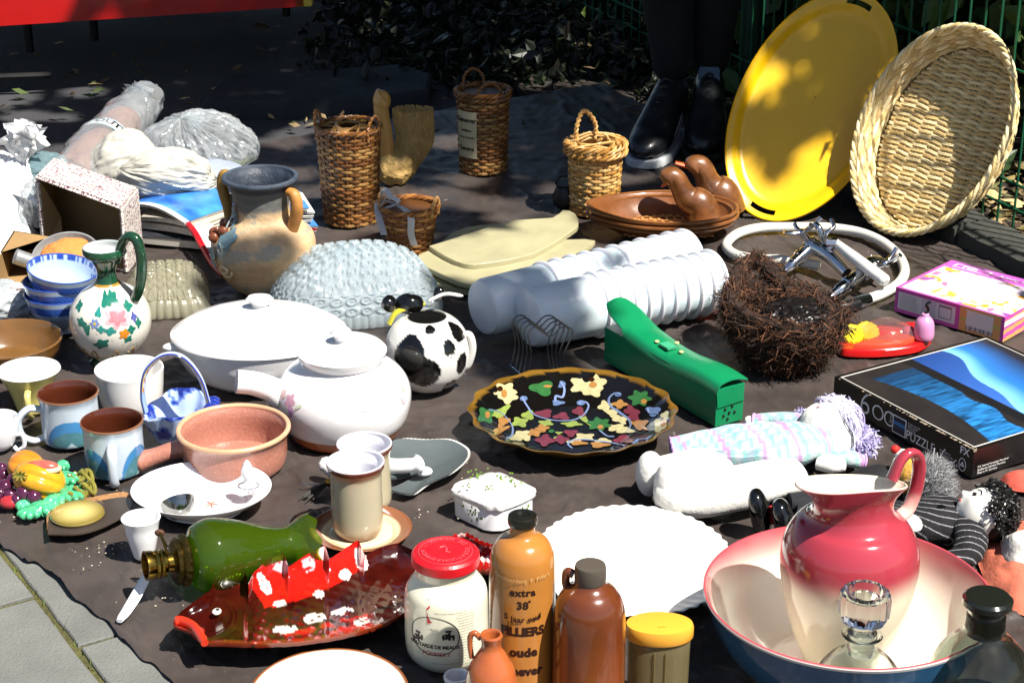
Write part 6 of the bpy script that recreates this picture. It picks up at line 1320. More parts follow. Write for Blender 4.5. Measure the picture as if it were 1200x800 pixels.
hd = part(p.T, 'cow_head', m_blk, blobmesh(A(-2.2, 26, 362), (17*p.k, 13*p.k, 12*p.k), .15, 5, 1, 28, 18), blobmesh(A(-1.7, 44, 358), (9*p.k, 8*p.k, 10*p.k), .15, 5, 2, 20, 14), blobmesh(A(2.6, 26, 352), (7*p.k, 6*p.k, 8*p.k), .15, 5, 3, 20, 14))
part(p.T, 'collar', mat('yellow_collar', 'b8b030', .25, coat=.5), tube(crom([A(-1.6, 44, 380), A(-1.7, 36, 368), A(-2.1, 20, 362), A(-2.9, 18, 362)], 6), 4.5*p.k, 10, flat=.6))
part(p.T, 'tail_handle', mat('cow_white', 'd4d2cc', .2, coat=.5), p.handle(1.45, [(42, 390), (50, 391), (53, 406), (48, 424), (42, 428)], [4.5, 4.5]))
part(p.T, 'horn', mat('cow_white'), tube(crom([A(2.9, 10, 356), A(2.2, 26, 350), A(1.9, 44, 352)], 5), [2.2*p.k]*10+[1*p.k], 8))
for a_, y in ((-.9, 452),): part(p.T, 'foot', mat('cow_white'), ball(A(a_, 34, 446), (8*p.k, 8*p.k, 5*p.k), 16, 10))

# pressed glass: two dishes lying upside down
def pressed(name, label, cx, cy, hw, hd_, hpx, rot, m, relief, cat='bowl', pw=3.2, top=.55, seg=150, rows=60, z0=0.):
    G = P(cx, cy, z0); k = K(G); H_ = hpx*k/math.cos(PITCH); T = thing(name, label, cat, G)
    th = np.linspace(0, 2*PI, seg, endpoint=False); sq = (np.abs(np.cos(th))**pw+np.abs(np.sin(th))**pw)**(-1/pw); V = []; c_, s_ = math.cos(rot), math.sin(rot)
    for i in range(rows+1):
        t = i/rows
        if t < .5: q = t/.5; z = H_*q*.55; R = 1-(1-top)*.55*q**2
        else: q = (t-.5)/.5; R = (1-(1-top)*.55)*(1-q); z = H_*(.55+.45*math.sin(q*PI/2)**.8)
        rr = max(R, .003)*sq; x = rr*np.cos(th)*hw*k; y = rr*np.sin(th)*hd_*k; rl = relief(th, t, x/k, y/k)*k; g_ = 1+rl/(hw*k)
        if t > .5: zz = z+rl*1.0; g_ = 1
        else: zz = z+0*rl
        x, y = x*g_, y*g_; V.append(np.stack([G[0]+x*c_-y*s_, G[1]+x*s_+y*c_, np.full(seg, z0)+zz], -1))
    mb = MB(); mb.add(np.array(V).reshape(-1, 3), quads(rows+1, seg, cv=True)); build(mb, 'pressed_glass', m, T, angle=50)
    V2 = [v_*np.array([1, 1, 1]) for v_ in V]; inner = [(np.array([G[0], G[1], z0])+(v_-np.array([G[0], G[1], z0]))*.90) for v_ in V2]
    mb = MB(); mb.add(np.array(inner).reshape(-1, 3), quads(rows+1, seg, cv=True)); build(mb, 'inner_face', m, T, angle=50)
    return T
m_pg = thin('pressed_glass_blue', 'e4eef2', .95, .04, veil=.36); m_pg2 = thin('pressed_glass_grey', 'dcd8c0', .9, .04, veil=.34)
def ringcell(a, b):
    a = a-np.floor(a)-.5; b = b-np.floor(b)-.5; d = np.hypot(a, b); return np.exp(-((d-.34)/.10)**2)+.8*np.exp(-(d/.12)**2)
def rel1(th, t, x, y):
    if t < .2: return 2.2*np.abs(np.sin(th*34))
    if t < .5: return 3.8*ringcell(th*34/(2*PI)*1.0+0, (t-.2)/.15)
    return 4.2*ringcell(x/15+.25*np.sin(y*.08), y/15+.25*np.sin(x*.09))
pressed('glass_bowl', 'large pressed glass bowl turned upside down behind the tureen', 416, 352, 96, 88, 60, .25, m_pg, rel1, pw=3.6, top=.72, seg=300, rows=110)
def rel2(th, t, x, y):
    if t < .42: return 2.2*np.abs(np.sin(th*17))
    return 3.4*ringcell(x/11, y/11)
pressed('glass_dish', 'square grey pressed glass dish turned upside down beside the flower jug', 196, 350, 48, 62, 38, .18, m_pg2, rel2, 'dish', 7, .62)

def vasec(th, r, z, v, p):
    q = z/z.max(); n_ = fbm(v*[1, 1, 2.5], 22, 3, 4); n2 = fbm(v*[.4, .4, 3], 40, 6); c = mixc('b08a5c', 'c8b090', n_*1.6-.3); c = c*(.8+.4*n2[:, None])
    c = np.where((n_ > .62)[:, None], np.array(hx('9a9282')), c); t = sstep(q+(n_-.5)*.14, .70, .80)[:, None]; c = c*(1-t)+np.array(hx('565654'))*(.7+.6*n2[:, None])*t
    t = sstep(q+(n_-.5)*.05, .90, .93)[:, None]; c = c*(1-t)+np.array(hx('252c38'))*t; rz = np.array([p.R(a*p.k) for a in z])/p.k; ins = (r < rz-2) & (q > .3); return np.where(ins[:, None], np.array(hx('2c3440')), c)
m_vase = mat('rough_painted_clay', rough=.55, vcol=True, var=.1, vs=40, bump=.6, bs=90)
p = vessel('clay_vase', 'sand and grey clay amphora with two handles and applied clay leaves', 'vase', 309, 0, [(30, 336), (36, 334), (50, 318), (59, 298), (61, 283), (56, 270), (42, 259), (34, 252), (33, 240), (34, 225), (38, 214), (42, 209)], 4, m_vase, seg=110, n=7, colf=vasec, ymid=290)
v, f = tube([p.at(a, 41*p.k, p.z(208)) for a in np.linspace(0, 2*PI, 70, endpoint=False)], 3.2*p.k, 9, closed=True); part(p.T, 'rim', mat('slate_rim', '39424e', .5, var=.3, vs=40, bump=.4), (v, f))
m_vh = mat('vase_handle', 'b0783c', .5, var=.3, vs=25, bump=.5, bs=60)
part(p.T, 'handle', m_vh, p.handle(1.05, [(38, 218), (48, 222), (50, 240), (44, 258), (40, 272), (44, 284)], [5, 7, 7.5, 7, 6, 7]), label='right handle, sand coloured')
part(p.T, 'handle', mat('vase_handle_dark', '8a6a2c', .5, var=.3), p.handle(-2.0, [(38, 216), (48, 210), (52, 226), (46, 250), (44, 268)], [5, 6, 6.5, 6, 6]), label='left handle, darker')
A = lambda th, y, o=3: p.at(th, p.R(p.z(y))+o*p.k, p.z(y))
mb = MB()
for i in range(5): an = i*1.257; mb.add(*blobmesh(A(-1.15+.16*math.cos(an), 262+8*math.sin(an), 4), (6.5*p.k, 5*p.k, 6*p.k), .12, 5, i, 16, 10))
mb.add(*ball(A(-1.15, 262, 8), 4*p.k, 12, 8)); build(mb, 'clay_flower', mat('brown_red_clay', '6c3a22', .35, coat=.3), p.T)
m_clf = mat('blue_grey_leaf', '5c747c', .5, var=.25, vs=60, bump=.5)
for th_, y, w, h_, ro in ((-.72, 280, 24, 20, .3), (-.95, 252, 10, 24, .2), (-1.05, 298, 12, 22, -.1)):
    lf = part(p.T, 'clay_leaf', m_clf, blot(p, th_, y, w, h_, 5, .16, ro, off=3*p.k)); q = [A(th_, y+h_*.4, 4), A(th_, y-h_*.4, 4)]
    part(lf, 'vein', mat('leaf_vein', '9fb2b4', .5), tube(q, .8*p.k, 5), *[tube([A(th_, y+d, 4), A(th_+s_*.11, y+d-5, 4)], .6*p.k, 5) for d in (-4, 3) for s_ in (-1, 1)])
sp = []
for t in np.linspace(0, 1, 30): an = t*9; r_ = 9*(1-t*.85); sp.append(A(-.72+r_*math.cos(an)/52, 302+r_*math.sin(an)*.9, 2.5))
part(p.T, 'clay_spiral', mat('cream_clay', 'c8b088', .5), tube(sp, 2.2*p.k, 7))

# ================================================================ MAGAZINES
def mag(label, pts, z0, th, cf, curl=0., grp=None, cat='magazine', rise=(0, 0, 0, 0)):
    """pts: pixels of front-left, front-right, back-right, back-left of the cover"""
    q = [P(x, y, z0+th) for x, y in pts]
    c = sum(q)/4; c[2] = z0; T = thing('magazine', label, cat, c, group=grp)
    def fn(U, V):
        p_ = (q[0]*((1-U)*(1-V))[..., None]+q[1]*(U*(1-V))[..., None]+q[2]*(U*V)[..., None]+q[3]*((1-U)*V)[..., None]); return p_+np.array([0, 0, 1])*(curl*np.sin(U*PI)*(1-V*.4)+rise[0]*(1-U)*(1-V)+rise[1]*U*(1-V)+rise[2]*U*V+rise[3]*(1-U)*V)[..., None]
    v, f, U, V = sheet(fn, 60, 40, .0008); mb = MB(); mb.add(v, f, 0, cf(U, V)); build(mb, 'cover', m_card, T, col=True)
    v, f, U, V = sheet(lambda a, b: fn(a*.985+.005, b*.98+.008)-np.array([0, 0, .0012]), 30, 12, max(.002, th-.002)); mb = MB(); mb.add(v, f, 0, np.array(hx('c4c0b4'))*(.75+.25*np.sin(v[:, 2]*9000)[:, None]**2)); build(mb, 'pages', mat('paper_edge', rough=.7, vcol=True, var=.1), T, col=True)
    return T
blue = lambda U, V: np.where(((V < .10))[:, None], np.array(hx('d0d4da')), mixc('1448a0', '4c9ce0', fbm(np.stack([U*3, V*3, U*0], -1), 1.5, 4)*1.6-.4))
whit = lambda U, V: mixc('bcb8ac', 'a08c70', fbm(np.stack([U*3, V*8, U*0], -1), 1.5, 9)*1.4-.4)
drk = lambda U, V: mixc('1c1c20', '50555c', fbm(np.stack([U*3, V*8, U*0], -1), 1.5, 2)*1.6-.5)
navy = lambda U, V: np.where((V > .8)[:, None], np.array(hx('b8b820')), np.array(hx('2c3850'))*np.ones((len(U), 3)))
bgrp = 'magazines in the heap behind the clay vase'
mag('dark covered magazine at the bottom of the heap under the bags', [(150, 275), (262, 286), (276, 262), (170, 245)], .002, .016, drk, 0, bgrp)
mag('grey covered magazine in the middle of the heap', [(160, 260), (250, 275), (275, 255), (180, 232)], .020, .014, whit, .004, bgrp)
mag('cream paged magazine right below the blue one', [(165, 254), (232, 266), (276, 248), (200, 222)], .037, .010, whit, .006, bgrp)
mag('bright blue magazine on top of the heap, its cover curling', [(148, 240), (216, 261), (274, 240), (225, 208)], .050, .006, blue, .014, bgrp)
mag('navy and yellow booklet behind the neck of the clay vase', [(262, 224), (330, 226), (316, 202), (262, 200)], .030, .006, navy, .0, bgrp)
for i, (c1, z0, y0) in enumerate((('d8d8d8', .004, 274), ('a02028', .012, 272), ('c8ccd4', .020, 266), ('3c78c0', .028, 262), ('dcdcd8', .037, 256), ('4c8cd0', .046, 252), ('e0e0dc', .054, 246))):
    mag(['white magazine lowest in the pile right of the clay vase', 'red magazine near the bottom of the pile right of the clay vase', 'pale grey magazine in the pile right of the clay vase', 'deep blue magazine in the middle of the pile right of the vase', 'white magazine with a curled corner right of the vase', 'light blue magazine near the top of the pile right of the vase', 'white magazine on top of the pile right of the vase'][i], [(300, y0+5), (366+(i*7) % 11-i, y0), (352, y0-24), (292, y0-20)], z0, .005, lambda U, V, c1=c1: np.array(hx(c1))*np.ones((len(U), 3)), .004, 'magazines right of the clay vase', rise=(0, .01*((i % 3)-.5), 0, 0))
# red and white rimmed tray edge
g = P(262, 318); k = K(g); pts = [P(218, 260, .05), P(228, 272, .045), P(238, 290, .03), P(250, 310, .012), P(262, 322, .004)]
T = thing('red_rimmed_tray', 'white tray with a red rim standing on edge left of the clay vase', 'tray', P(250, 315))
part(T, 'rim', mat('red_enamel', 'b81420', .3, coat=.3), tube(crom([P(214, 258, .052)]+pts, 5), .006, 8))
part(T, 'face', mat('white_enamel', 'c8c8cc', .3), (lambda a, b: (np.array(a+b[::-1]), [(i, i+1, len(a)*2-2-i, len(a)*2-1-i) for i in range(len(a)-1)]))([q+[.004, .006, 0] for q in pts], [q+[.035, .03, -.004] for q in pts]))

# ================================================================ BAGS AND PARCELS AT THE LEFT
m_film = thin('clear_film', 'f4f8fa', .97, .07, bump=.5, bs=26, veil=.26, ior=1.6); m_film2 = thin('milky_film', 'dcdcd6', .8, .15, bump=.9, bs=14, veil=.55); m_film3 = thin('bluish_film', '93b0b6', .8, .12, bump=.9, bs=16, veil=.6)
m_wbag = mat('white_polythene', 'dcdcdc', .35, var=.05, bump=.3, bs=30, coat=.2)
def bagmesh(c, r, seed, amp=.22, crease=.10, nu=90, nv=60):
    v, f = ball((0, 0, 0), 1, nu, nv); n1 = fbm(v, 1.3, seed); a = np.abs(fbm(v, 3.2, seed+5, 2)-.5)*2; b = np.abs(fbm(v, 6.5, seed+9, 2)-.5)*2
    s = 1+amp*2*(n1-.5)+crease*(.35-a)+crease*.5*(.35-b); v = v*s[:, None]*np.array(r); v[:, 2] = np.maximum(v[:, 2], -r[2]*.8); return v+np.array(c)+[0, 0, r[2]*.8], f
def pleated(c, r, seed, top=(0, 0, 1), pl=.16, lump=.18, nu=160, nv=60):
    v, f = ball((0, 0, 0), 1, nu, nv); th = np.arctan2(v[:, 1], v[:, 0]); ph = np.arccos(np.clip(v[:, 2], -1, 1)); q = np.stack([np.cos(th)*3.2, np.sin(th)*3.2, ph*.55+seed], -1)
    rg = np.abs(fbm(q, 1.6, seed, 3)-.5)*2; r2 = np.abs(fbm(q*[1, 1, 2], 4.2, seed+3, 2)-.5)*2; w = np.sin(ph)**.5
    s = 1+lump*2*(fbm(v, 1.2, seed+8)-.5)+w*(pl*(.3-rg)+pl*.45*(.3-r2)); v = v*s[:, None]
    R3 = np.array(Vector((0, 0, 1)).rotation_difference(Vector(top)).to_matrix()); v = (v @ R3.T)*np.array(r); v[:, 2] = np.maximum(v[:, 2], -r[2]*.8); return v+np.array(c)+[0, 0, r[2]*.8], f
def knot(c, h, w, seed, n=7):
    r = random.Random(seed); out = MB()
    for i in range(n):
        a = r.uniform(0, 6.28); d = np.array([math.cos(a)*w*r.uniform(.4, 1), math.sin(a)*w*.6, h*r.uniform(.7, 1.1)]); c = np.array(c)
        q = crom([c, c+d*.45+[0, 0, h*.1], c+d], 5); wd = np.linspace(.15, .6, len(q))*w; sd_ = np.cross(d, [0.3, 1, .2]); sd_ /= np.linalg.norm(sd_); zz = np.random.default_rng(seed+i).normal(0, w*.08, (len(q), 5))
        rows = [q+sd_*((j-2)/2*wd)[:, None]+np.array([0, 1, .4])*zz[:, j][:, None] for j in range(5)]; out.add(np.stack(rows, 1).reshape(-1, 3), quads(len(q), 5))
    return out.V(), out.f
g = P(210, 232); k = K(g); zb = .055
T = thing('clear_bag', 'clear plastic bag of crumpled things behind the blue magazine', 'bag', g); part(T, 'film', m_film, pleated(P(238, 214, .0)+[0, .0, .03], (66*k, .08, .066), 3, (-.3, -.3, 1), .26)); part(T, 'film_neck', m_film, knot(P(228, 168, .06)+[0, 0, .02], .05, .035, 4)); part(T, 'contents', mat('blue_grey_bundle', '8a93a4', .6, bump=.5), blobmesh(P(250, 208, .05), (40*k, .05, .035), .25, 6, 5))
g = P(180, 245); T = thing('cream_bag', 'cream translucent bag holding rounded lumps, above the magazines', 'bag', g)
m_cream = mat('cream_polythene', 'b4b1a6', .3, var=.15, vs=14, bump=.35, bs=30, coat=.3)
part(T, 'left_lump', m_cream, pleated(P(150, 236, .02), (42*k, .06, .078), 7, (.9, -.2, .4), .10, .2)); part(T, 'right_lump', m_cream, pleated(P(198, 230, .045), (54*k, .06, .056), 8, (-.9, -.3, .3), .14, .22)); part(T, 'front_lump', m_cream, blobmesh(P(180, 216, .06), (26*k, .04, .036), .1, 5, 6))
# rolled brown slippers in film with a printed paper band
a, b = P(88, 206, .08), P(158, 130, .11); d = b-a; L_ = np.linalg.norm(d); g = P(105, 222); T = thing('wrapped_roll', 'brown knitted roll wrapped in clear film with a printed paper band', 'parcel', g)
q = crom([a-d*.05, a, a+d*.25, a+d*.5, a+d*.75, a+d*.9], 6); rr_ = np.interp(np.linspace(0, 1, len(q)), [0, .1, .3, .7, .92, 1], [.018, .040, .044, .042, .034, .012]); v, f = tube(q, rr_, 30)
part(T, 'knitted_roll', mat('brown_knit', '7c4c3a', .8, var=.2, vs=40, bump=.8, bs=150), (wob(v, .006, 30, 2), f))
v, f = tube(crom([a-d*.25, a, a+d*.3, a+d*.7, a+d*.95, a+d*1.1, a+d*1.32], 7), np.interp(np.linspace(0, 1, 43), [0, .1, .3, .6, .8, .92, 1], [.044, .052, .054, .052, .042, .040, .020]), 60, caps=False); part(T, 'film', m_film, (wob(v, .010, 34, 5), f))
part(T, 'film_top', m_film, knot(a+d*1.1, .05, .04, 9, 5))
m_band = mat('paper_band', '9cc4d4', .5); dn_ = d/L_; c0 = a+d*.46; v, f = tube([c0-dn_*.017, c0+dn_*.017], .0525, 40, caps=False); part(T, 'paper_band', m_band, (v, f))
v, f = tube([c0-dn_*.013, c0+dn_*.013], .0532, 40, caps=False); part(T, 'band_field', mat('band_white', 'd8dcdc', .5), (v, f))
t_, N_, B_ = frames([c0, c0+dn_]); cam_d = CP-c0; cam_d -= dn_*np.dot(cam_d, dn_); cam_d /= np.linalg.norm(cam_d); sd_ = np.cross(dn_, cam_d)
vv, f = text('OUTI', .026, .05, 1.05); vv = np.array(vv); R_ = .0540
part(T, 'band_lettering', m_ink, ([c0+cam_d*(R_*math.cos(x_/R_))+sd_*(R_*math.sin(x_/R_))+dn_*y_ for x_, y_, _ in vv-[.022, 0, 0]], f), smooth=False)
m_t = mat('printed_label', 'd4d8dc', .5); T = thing('printed_tag', 'small white printed tag under the wrapped roll', 'tag', P(96, 212, .1)); v, f = cbox(P(96, 207, .085), (.035, .002, .022), np.array(Quaternion((0, 1, 0), rad(25)).to_matrix())); part(T, 'card', m_t, (v, f), smooth=False)
vv, f = text('OUTI', .012, .06); M3 = np.array(Quaternion((0, 1, 0), rad(25)).to_matrix()); part(T, 'lettering', m_ink, (np.stack([vv[:, 0], -.0016+0*vv[:, 0], vv[:, 1]], -1) @ M3.T+P(96, 207, .085), f), smooth=False)
g = P(30, 236); T = thing('white_bag', 'knotted white plastic bag at the left edge above the white box', 'bag', g); part(T, 'film', m_wbag, pleated(P(16, 245, .02), (44*k, .07, .065), 12, (.1, 0, 1), .16)); part(T, 'knotted_top', m_wbag, knot(P(24, 192, .12), .075, .05, 13, 9))
g = P(56, 222); T = thing('bluish_bag', 'shiny grey blue plastic bag tucked beside the knotted white one', 'bag', g); part(T, 'film', m_film3, pleated(P(54, 224, .055), (32*k, .05, .042), 15, (-1, 0, .3), .2)); part(T, 'contents', mat('grey_bundle', '6f8288', .6), blobmesh(P(54, 208, .06), (26*k, .04, .03), .15, 5, 5))
g = P(48, 262); T = thing('dark_clear_bag', 'small clear bag of dark things between the white box and the speckled box', 'bag', g); part(T, 'film', m_film, bagmesh(P(44, 262, .03), (16*k, .04, .05), 18, .2, .12)); part(T, 'contents', mat('dark_bundle', '2c3034', .4, bump=.5), blobmesh(P(44, 250, .04), (12*k, .03, .035), .3, 5, 9))

def cardbox(name, label, b4, h, wall, m_out, m_in, open_='top', cat='box'):
    c = sum(b4)/4; T = thing(name, label, cat, c); up_ = np.array([0, 0, h])
    for i in range(4):
        a, b = b4[i], b4[(i+1) % 4]; e = (b-a)/np.linalg.norm(b-a); n = np.array([-e[1], e[0], 0]); 
        if np.dot(n, c-a) < 0: n = -n
        q = box8([a, b, b+n*wall, a+n*wall], [a+up_, b+up_, b+n*wall+up_, a+n*wall+up_]); mb = MB(); mb.add(q[0], q[1]); mb.m = [0]*6
        for fi, fc in enumerate(mb.f):
            cc_ = mb.V()[fc].mean(0); mb.m[fi] = 1 if np.dot(cc_-(a+b)/2-up_/2, n) > wall*.9 else 0
        build(mb, 'side', [m_out, m_in], T, smooth=False)
    mb = MB(); mb.add([q+[0, 0, .002] for q in b4], [(0, 1, 2, 3)]); build(mb, 'bottom', m_in, T, smooth=False); return T
m_spk = mat('speckled_card', 'c9c4bc', .7, var=.08, vs=20, spk=.47, spkc='704050', spks=230); m_kraft = mat('raw_card', '94764c', .8, var=.12, vs=12)
# white box lid, far left
b4 = [P(-60, 300), P(40, 292), P(52, 262), P(-50, 262)]; v, f = box8(b4, [P(-60, 222, .10), P(18, 212, .11), P(52, 240, .085), P(-50, 205, .10)]); T = thing('white_box', 'plain white box at the left edge beside the speckled box', 'box', b4[1]); part(T, 'body', mat('white_card', 'd8d8d6', .6, var=.05), (v, f), smooth=False)
# speckled box lying on its side, open towards the viewer
a, b = P(52, 290), P(148, 318); dpt = P(170, 290)-P(150, 318); hh_ = .125
T = thing('speckled_box', 'speckled cardboard box lying on its side with its open face forward', 'box', (a+b)/2); th_ = .005; e = (b-a)/np.linalg.norm(b-a); dp = np.array([dpt[0], dpt[1], 0]); dp = dp/np.linalg.norm(dp)*.11; hl, hr = ZAT(a[1], 208), ZAT(b[1], 244)
def plank(p0, p1, p2, p3, n, t): return box8([p0, p1, p2, p3], [q+np.array(n)*t for q in (p0, p1, p2, p3)])
for nm, q in (('left_wall', (a, a+dp, a+dp+[0, 0, hl], a+[0, 0, hl])), ('right_wall', (b, b+dp, b+dp+[0, 0, hr], b+[0, 0, hr])), ('top_wall', (a+[0, 0, hl], b+[0, 0, hr], b+dp+[0, 0, hr], a+dp+[0, 0, hl])), ('floor_wall', (a+[0, 0, .003], b+[0, 0, .003], b+dp+[0, 0, .003], a+dp+[0, 0, .003])), ('back_wall', (a+dp, b+dp, b+dp+[0, 0, hr], a+dp+[0, 0, hl]))):
    n = np.cross(q[1]-q[0], q[3]-q[0]); n /= np.linalg.norm(n); ctr = (a+b+dp)/2+[0, 0, hl/2]
    if np.dot(n, sum(q)/4-ctr) < 0: n = -n
    mb = MB(); mb.add(np.array(q), [(0, 1, 2, 3)], 1); o1 = np.array(q)+n*th_; v, f = box8(np.array(q)+n*.0006, o1); mb.add(v, f, 0); build(mb, nm, [m_spk, m_kraft], T, smooth=False)
ww_ = part(T, 'front_edge', m_spk, *[tube([x_, y_], .0035, 4) for x_, y_ in ((a+[0, 0, 0.], a+[0, 0, hl]), (a+[0, 0, hl], b+[0, 0, hr]), (b, b+[0, 0, hr]))])
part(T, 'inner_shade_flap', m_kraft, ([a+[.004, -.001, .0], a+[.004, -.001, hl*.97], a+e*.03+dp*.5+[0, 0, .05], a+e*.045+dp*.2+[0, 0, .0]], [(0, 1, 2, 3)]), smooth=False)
# open speckled box lower down, with a pan and orange cloth in it
b4 = [P(-20, 372), P(104, 384), P(124, 322), P(20, 306)]
T = cardbox('open_speckled_box', 'open speckled cardboard box holding a steel pan and orange cloth', b4, .06, .003, m_spk, m_kraft)
part(T, 'flap', m_kraft, ([b4[3]+[0, 0, .06], b4[2]+[0, 0, .06], P(78, 272, .06), P(0, 296, .06)], [(0, 1, 2, 3)]), smooth=False)
c0 = P(78, 305, .055); kk = K(c0); T = thing('steel_pan', 'old steel pan with an arched rim lying in the open speckled box', 'pan', c0); th = np.linspace(0, 2*PI, 60, endpoint=False)
m_alu = mat('dull_aluminium', 'b4b6b6', .35, metal=.6, var=.2, vs=20)
tl = np.array(Quaternion((1, 0, 0), rad(22)).to_matrix()) @ np.eye(3)
v, f, *_ = lathe([(r*kk, z*kk) for r, z in ((1, -18), (30, -18), (36, -10), (37, 0), (39, 2), (39, 4), (37, 4), (34, -9), (29, -15), (1, -15))], (0, 0, 0), 60, cap0=False, cap1=False); part(T, 'bowl', m_alu, (v @ tl.T+c0+[0, 0, .008], f))
part(T, 'handle', m_alu, tube(crom([c0+[33*kk, 0, .008], c0+[45*kk, -.03, .010], c0+[58*kk, -.05, .014]], 4), [3*kk]*9, 10, flat=.4))
part(T, 'socket', m_alu, tube([c0+[-38*kk, -.01, .0], c0+[-56*kk, -.02, .015]], 9*kk, 16))
T = thing('orange_cloth', 'crumpled orange cloth in the steel pan', 'cloth', c0); v, f = ball((0, 0, 0), (28*kk, 24*kk, 12*kk), 60, 30); v = v*(1+.5*(fbm(v, 40, 3)-.5)+.25*np.abs(fbm(v, 90, 6)-.5))[:, None]; part(T, 'folds', mat('orange_fabric', 'c47c3c', .85, var=.15, bump=.4, bs=200), (v @ tl.T+c0+[0, 0, .012], f))
T = thing('crumpled_film', 'crumpled clear cellophane beside the stacked blue bowls', 'cellophane', P(12, 368)); part(T, 'film', mat('silvery_film', 'b4babc', .2, var=.2, vs=20, metal=.2, coat=.4), bagmesh(P(8, 372, 0), (34*kk, .05, .035), 22, .2, .16))

# ================================================================ LITTLE THINGS AT THE LEFT FRONT
g = P(55, 590); k = K(g); T = thing('ceramic_fruit', 'glazed pottery heap of fruit: orange pumpkin, purple grapes and green leaves', 'ornament', g)
def ribs(c, r, n, dep, M3=None, nu=72, nv=30, ax=0):
    v, f = ball((0, 0, 0), 1, nu, nv); a = np.arctan2(v[:, 1], v[:, 0]); v[:, :2] *= (1-dep*(np.abs(np.cos(a*n/2))**6))[:, None]; v *= np.array(r)
    if M3 is not None: v = v @ np.array(M3).T
    return v+np.array(c), f
M3 = Quaternion((0, 1, 0), rad(-70)).to_matrix()
part(T, 'pumpkin', mat('yellow_orange_glaze', 'c8901c', .15, var=.35, vs=22, coat=.6), ribs(P(46, 562, .03)+[.0, 0, 0], (24*k, 26*k, 31*k), 7, .12, M3))
part(T, 'pumpkin', mat('orange_glaze', 'c07820', .15, var=.3, vs=30, coat=.6), ribs(P(28, 552, .03)+[0, .012, 0], (20*k, 24*k, 22*k), 7, .10, M3))
part(T, 'melon_wedge', mat('melon_red', 'b05a4c', .2, var=.35, vs=90, coat=.5), blobmesh(P(48, 546, .052), (21*k, 9*k, 7*k), .08, 4, 2, 30, 18)); part(T, 'melon_rind', mat('melon_rind', 'd0b890', .2), blobmesh(P(48, 549, .048), (25*k, 12*k, 6*k), .06, 4, 2, 30, 18))
for i, (x, y, z, r) in enumerate(((4, 556, .02, 8), (-4, 566, .02, 9), (6, 570, .022, 9), (14, 562, .025, 7), (0, 578, .015, 9), (12, 580, .014, 9), (28, 578, .02, 10), (40, 582, .018, 9), (20, 586, .012, 8), (-6, 582, .014, 9), (2, 548, .02, 7))): part(T, 'grape', mat('grape_purple', '4a1c38', .12, var=.4, vs=60, coat=.7), ball(P(x, y, z), r*k, 20, 14))
part(T, 'red_berry', mat('berry_red', 'a02c30', .15, coat=.6), ball(P(12, 588, .009), (13*k, 11*k, 8*k), 20, 12))
m_lf = mat('green_leaf_glaze', '4ab07c', .15, var=.45, vs=50, coat=.6)
for i, (x, y, z, w, h_, ro) in enumerate(((36, 600, .008, 16, 12, .3), (52, 594, .010, 18, 12, -.3), (66, 586, .012, 16, 12, .2), (84, 578, .016, 15, 18, .6), (76, 560, .022, 14, 16, 1.0), (74, 546, .022, 8, 10, .4), (60, 598, .006, 14, 9, .9), (28, 592, .008, 10, 9, .2))):
    v, f = ribs((0, 0, 0), (w*k, h_*k*1.2, 7*k), 9, .28, Quaternion((0, 0, 1), ro).to_matrix(), 60, 16); part(T, 'leaf', m_lf, (v+P(x, y, z), f))
m_kn = mat('olive_glaze', '7a7430', .15, var=.4, vs=60, coat=.6); rr_ = random.Random(5)
mb = MB()
for i in range(9):
    c0 = P(rr_.uniform(88, 104), rr_.uniform(552, 580), rr_.uniform(.010, .024)); a0 = rr_.uniform(0, 6); mb.add(*tube([c0+np.array([9*k*math.cos(t+a0), 7*k*math.sin(t), 5*k*math.sin(2*t+a0)]) for t in np.linspace(0, 2*PI, 24, endpoint=False)], 2.6*k, 8, closed=True))
build(mb, 'twisted_tendrils', m_kn, T, kind='stuff'); mb = MB()
for i in range(9): an = i*.7; c0 = P(24, 556, .05); mb.add(*tube([c0, c0+[9*k*math.cos(an), -3*k, 7*k*math.sin(an)]], 1.2*k, 5))
build(mb, 'stem', m_kn, T)
# cork edged coaster and a domed glass paperweight on it
g = P(100, 612); k = K(g); T = thing('cork_coaster', 'rounded dark coaster with a cork edge under the glass paperweight', 'coaster', g)
pl = crom([(56, 627), (57, 610), (75, 598), (120, 588), (150, 585), (152, 600), (140, 610), (115, 622), (90, 628), (56, 628)], 5)
v, f = slab([P(x, y) for x, y in pl], .001, .011, 0); part(T, 'cork', mat('cork', '9a7048', .85, var=.25, vs=200, bump=.6, bs=400), (v, f)); v, f = slab([P(x+.5, y-1.5, .0112) for x, y in pl], .0112, .0125, 0); part(T, 'top', mat('dark_coaster_top', '3a322c', .35, var=.2), (v, f))
c0 = P(91, 604, .013); T = thing('paperweight', 'oval domed glass paperweight with a yellow picture on the coaster', 'paperweight', c0)
v, f, th, tt, r, z = lathe([(30*k, .0), (31.5*k, .003), (30*k, .006), (1e-4, .0065)], c0, 60, 1, 1.0, cap0=False); nz = fbm(v, 60, 8); c = mixc('d8c468', 'e8dcA0'.lower(), fbm(v, 25, 3)); c = np.where(((nz > .62) & (r < 24*k))[:, None], np.array(hx('8a6a30')), c); c = np.where((r > 29.5*k)[:, None], np.array(hx('7a6a30')), c); mb = MB(); mb.add(v, f, 0, c); build(mb, 'picture', m_vc, T, col=True)
v, f, *_ = lathe([(33*k, 0), (34*k, .003), (32*k, .009), (24*k, .015), (12*k, .018), (1e-4, .019)], c0, 60, cap0=False, cap1=False); part(T, 'dome', thin('lens_glass', 'ffffff', .99, .02, ior=1.18), (v, f))

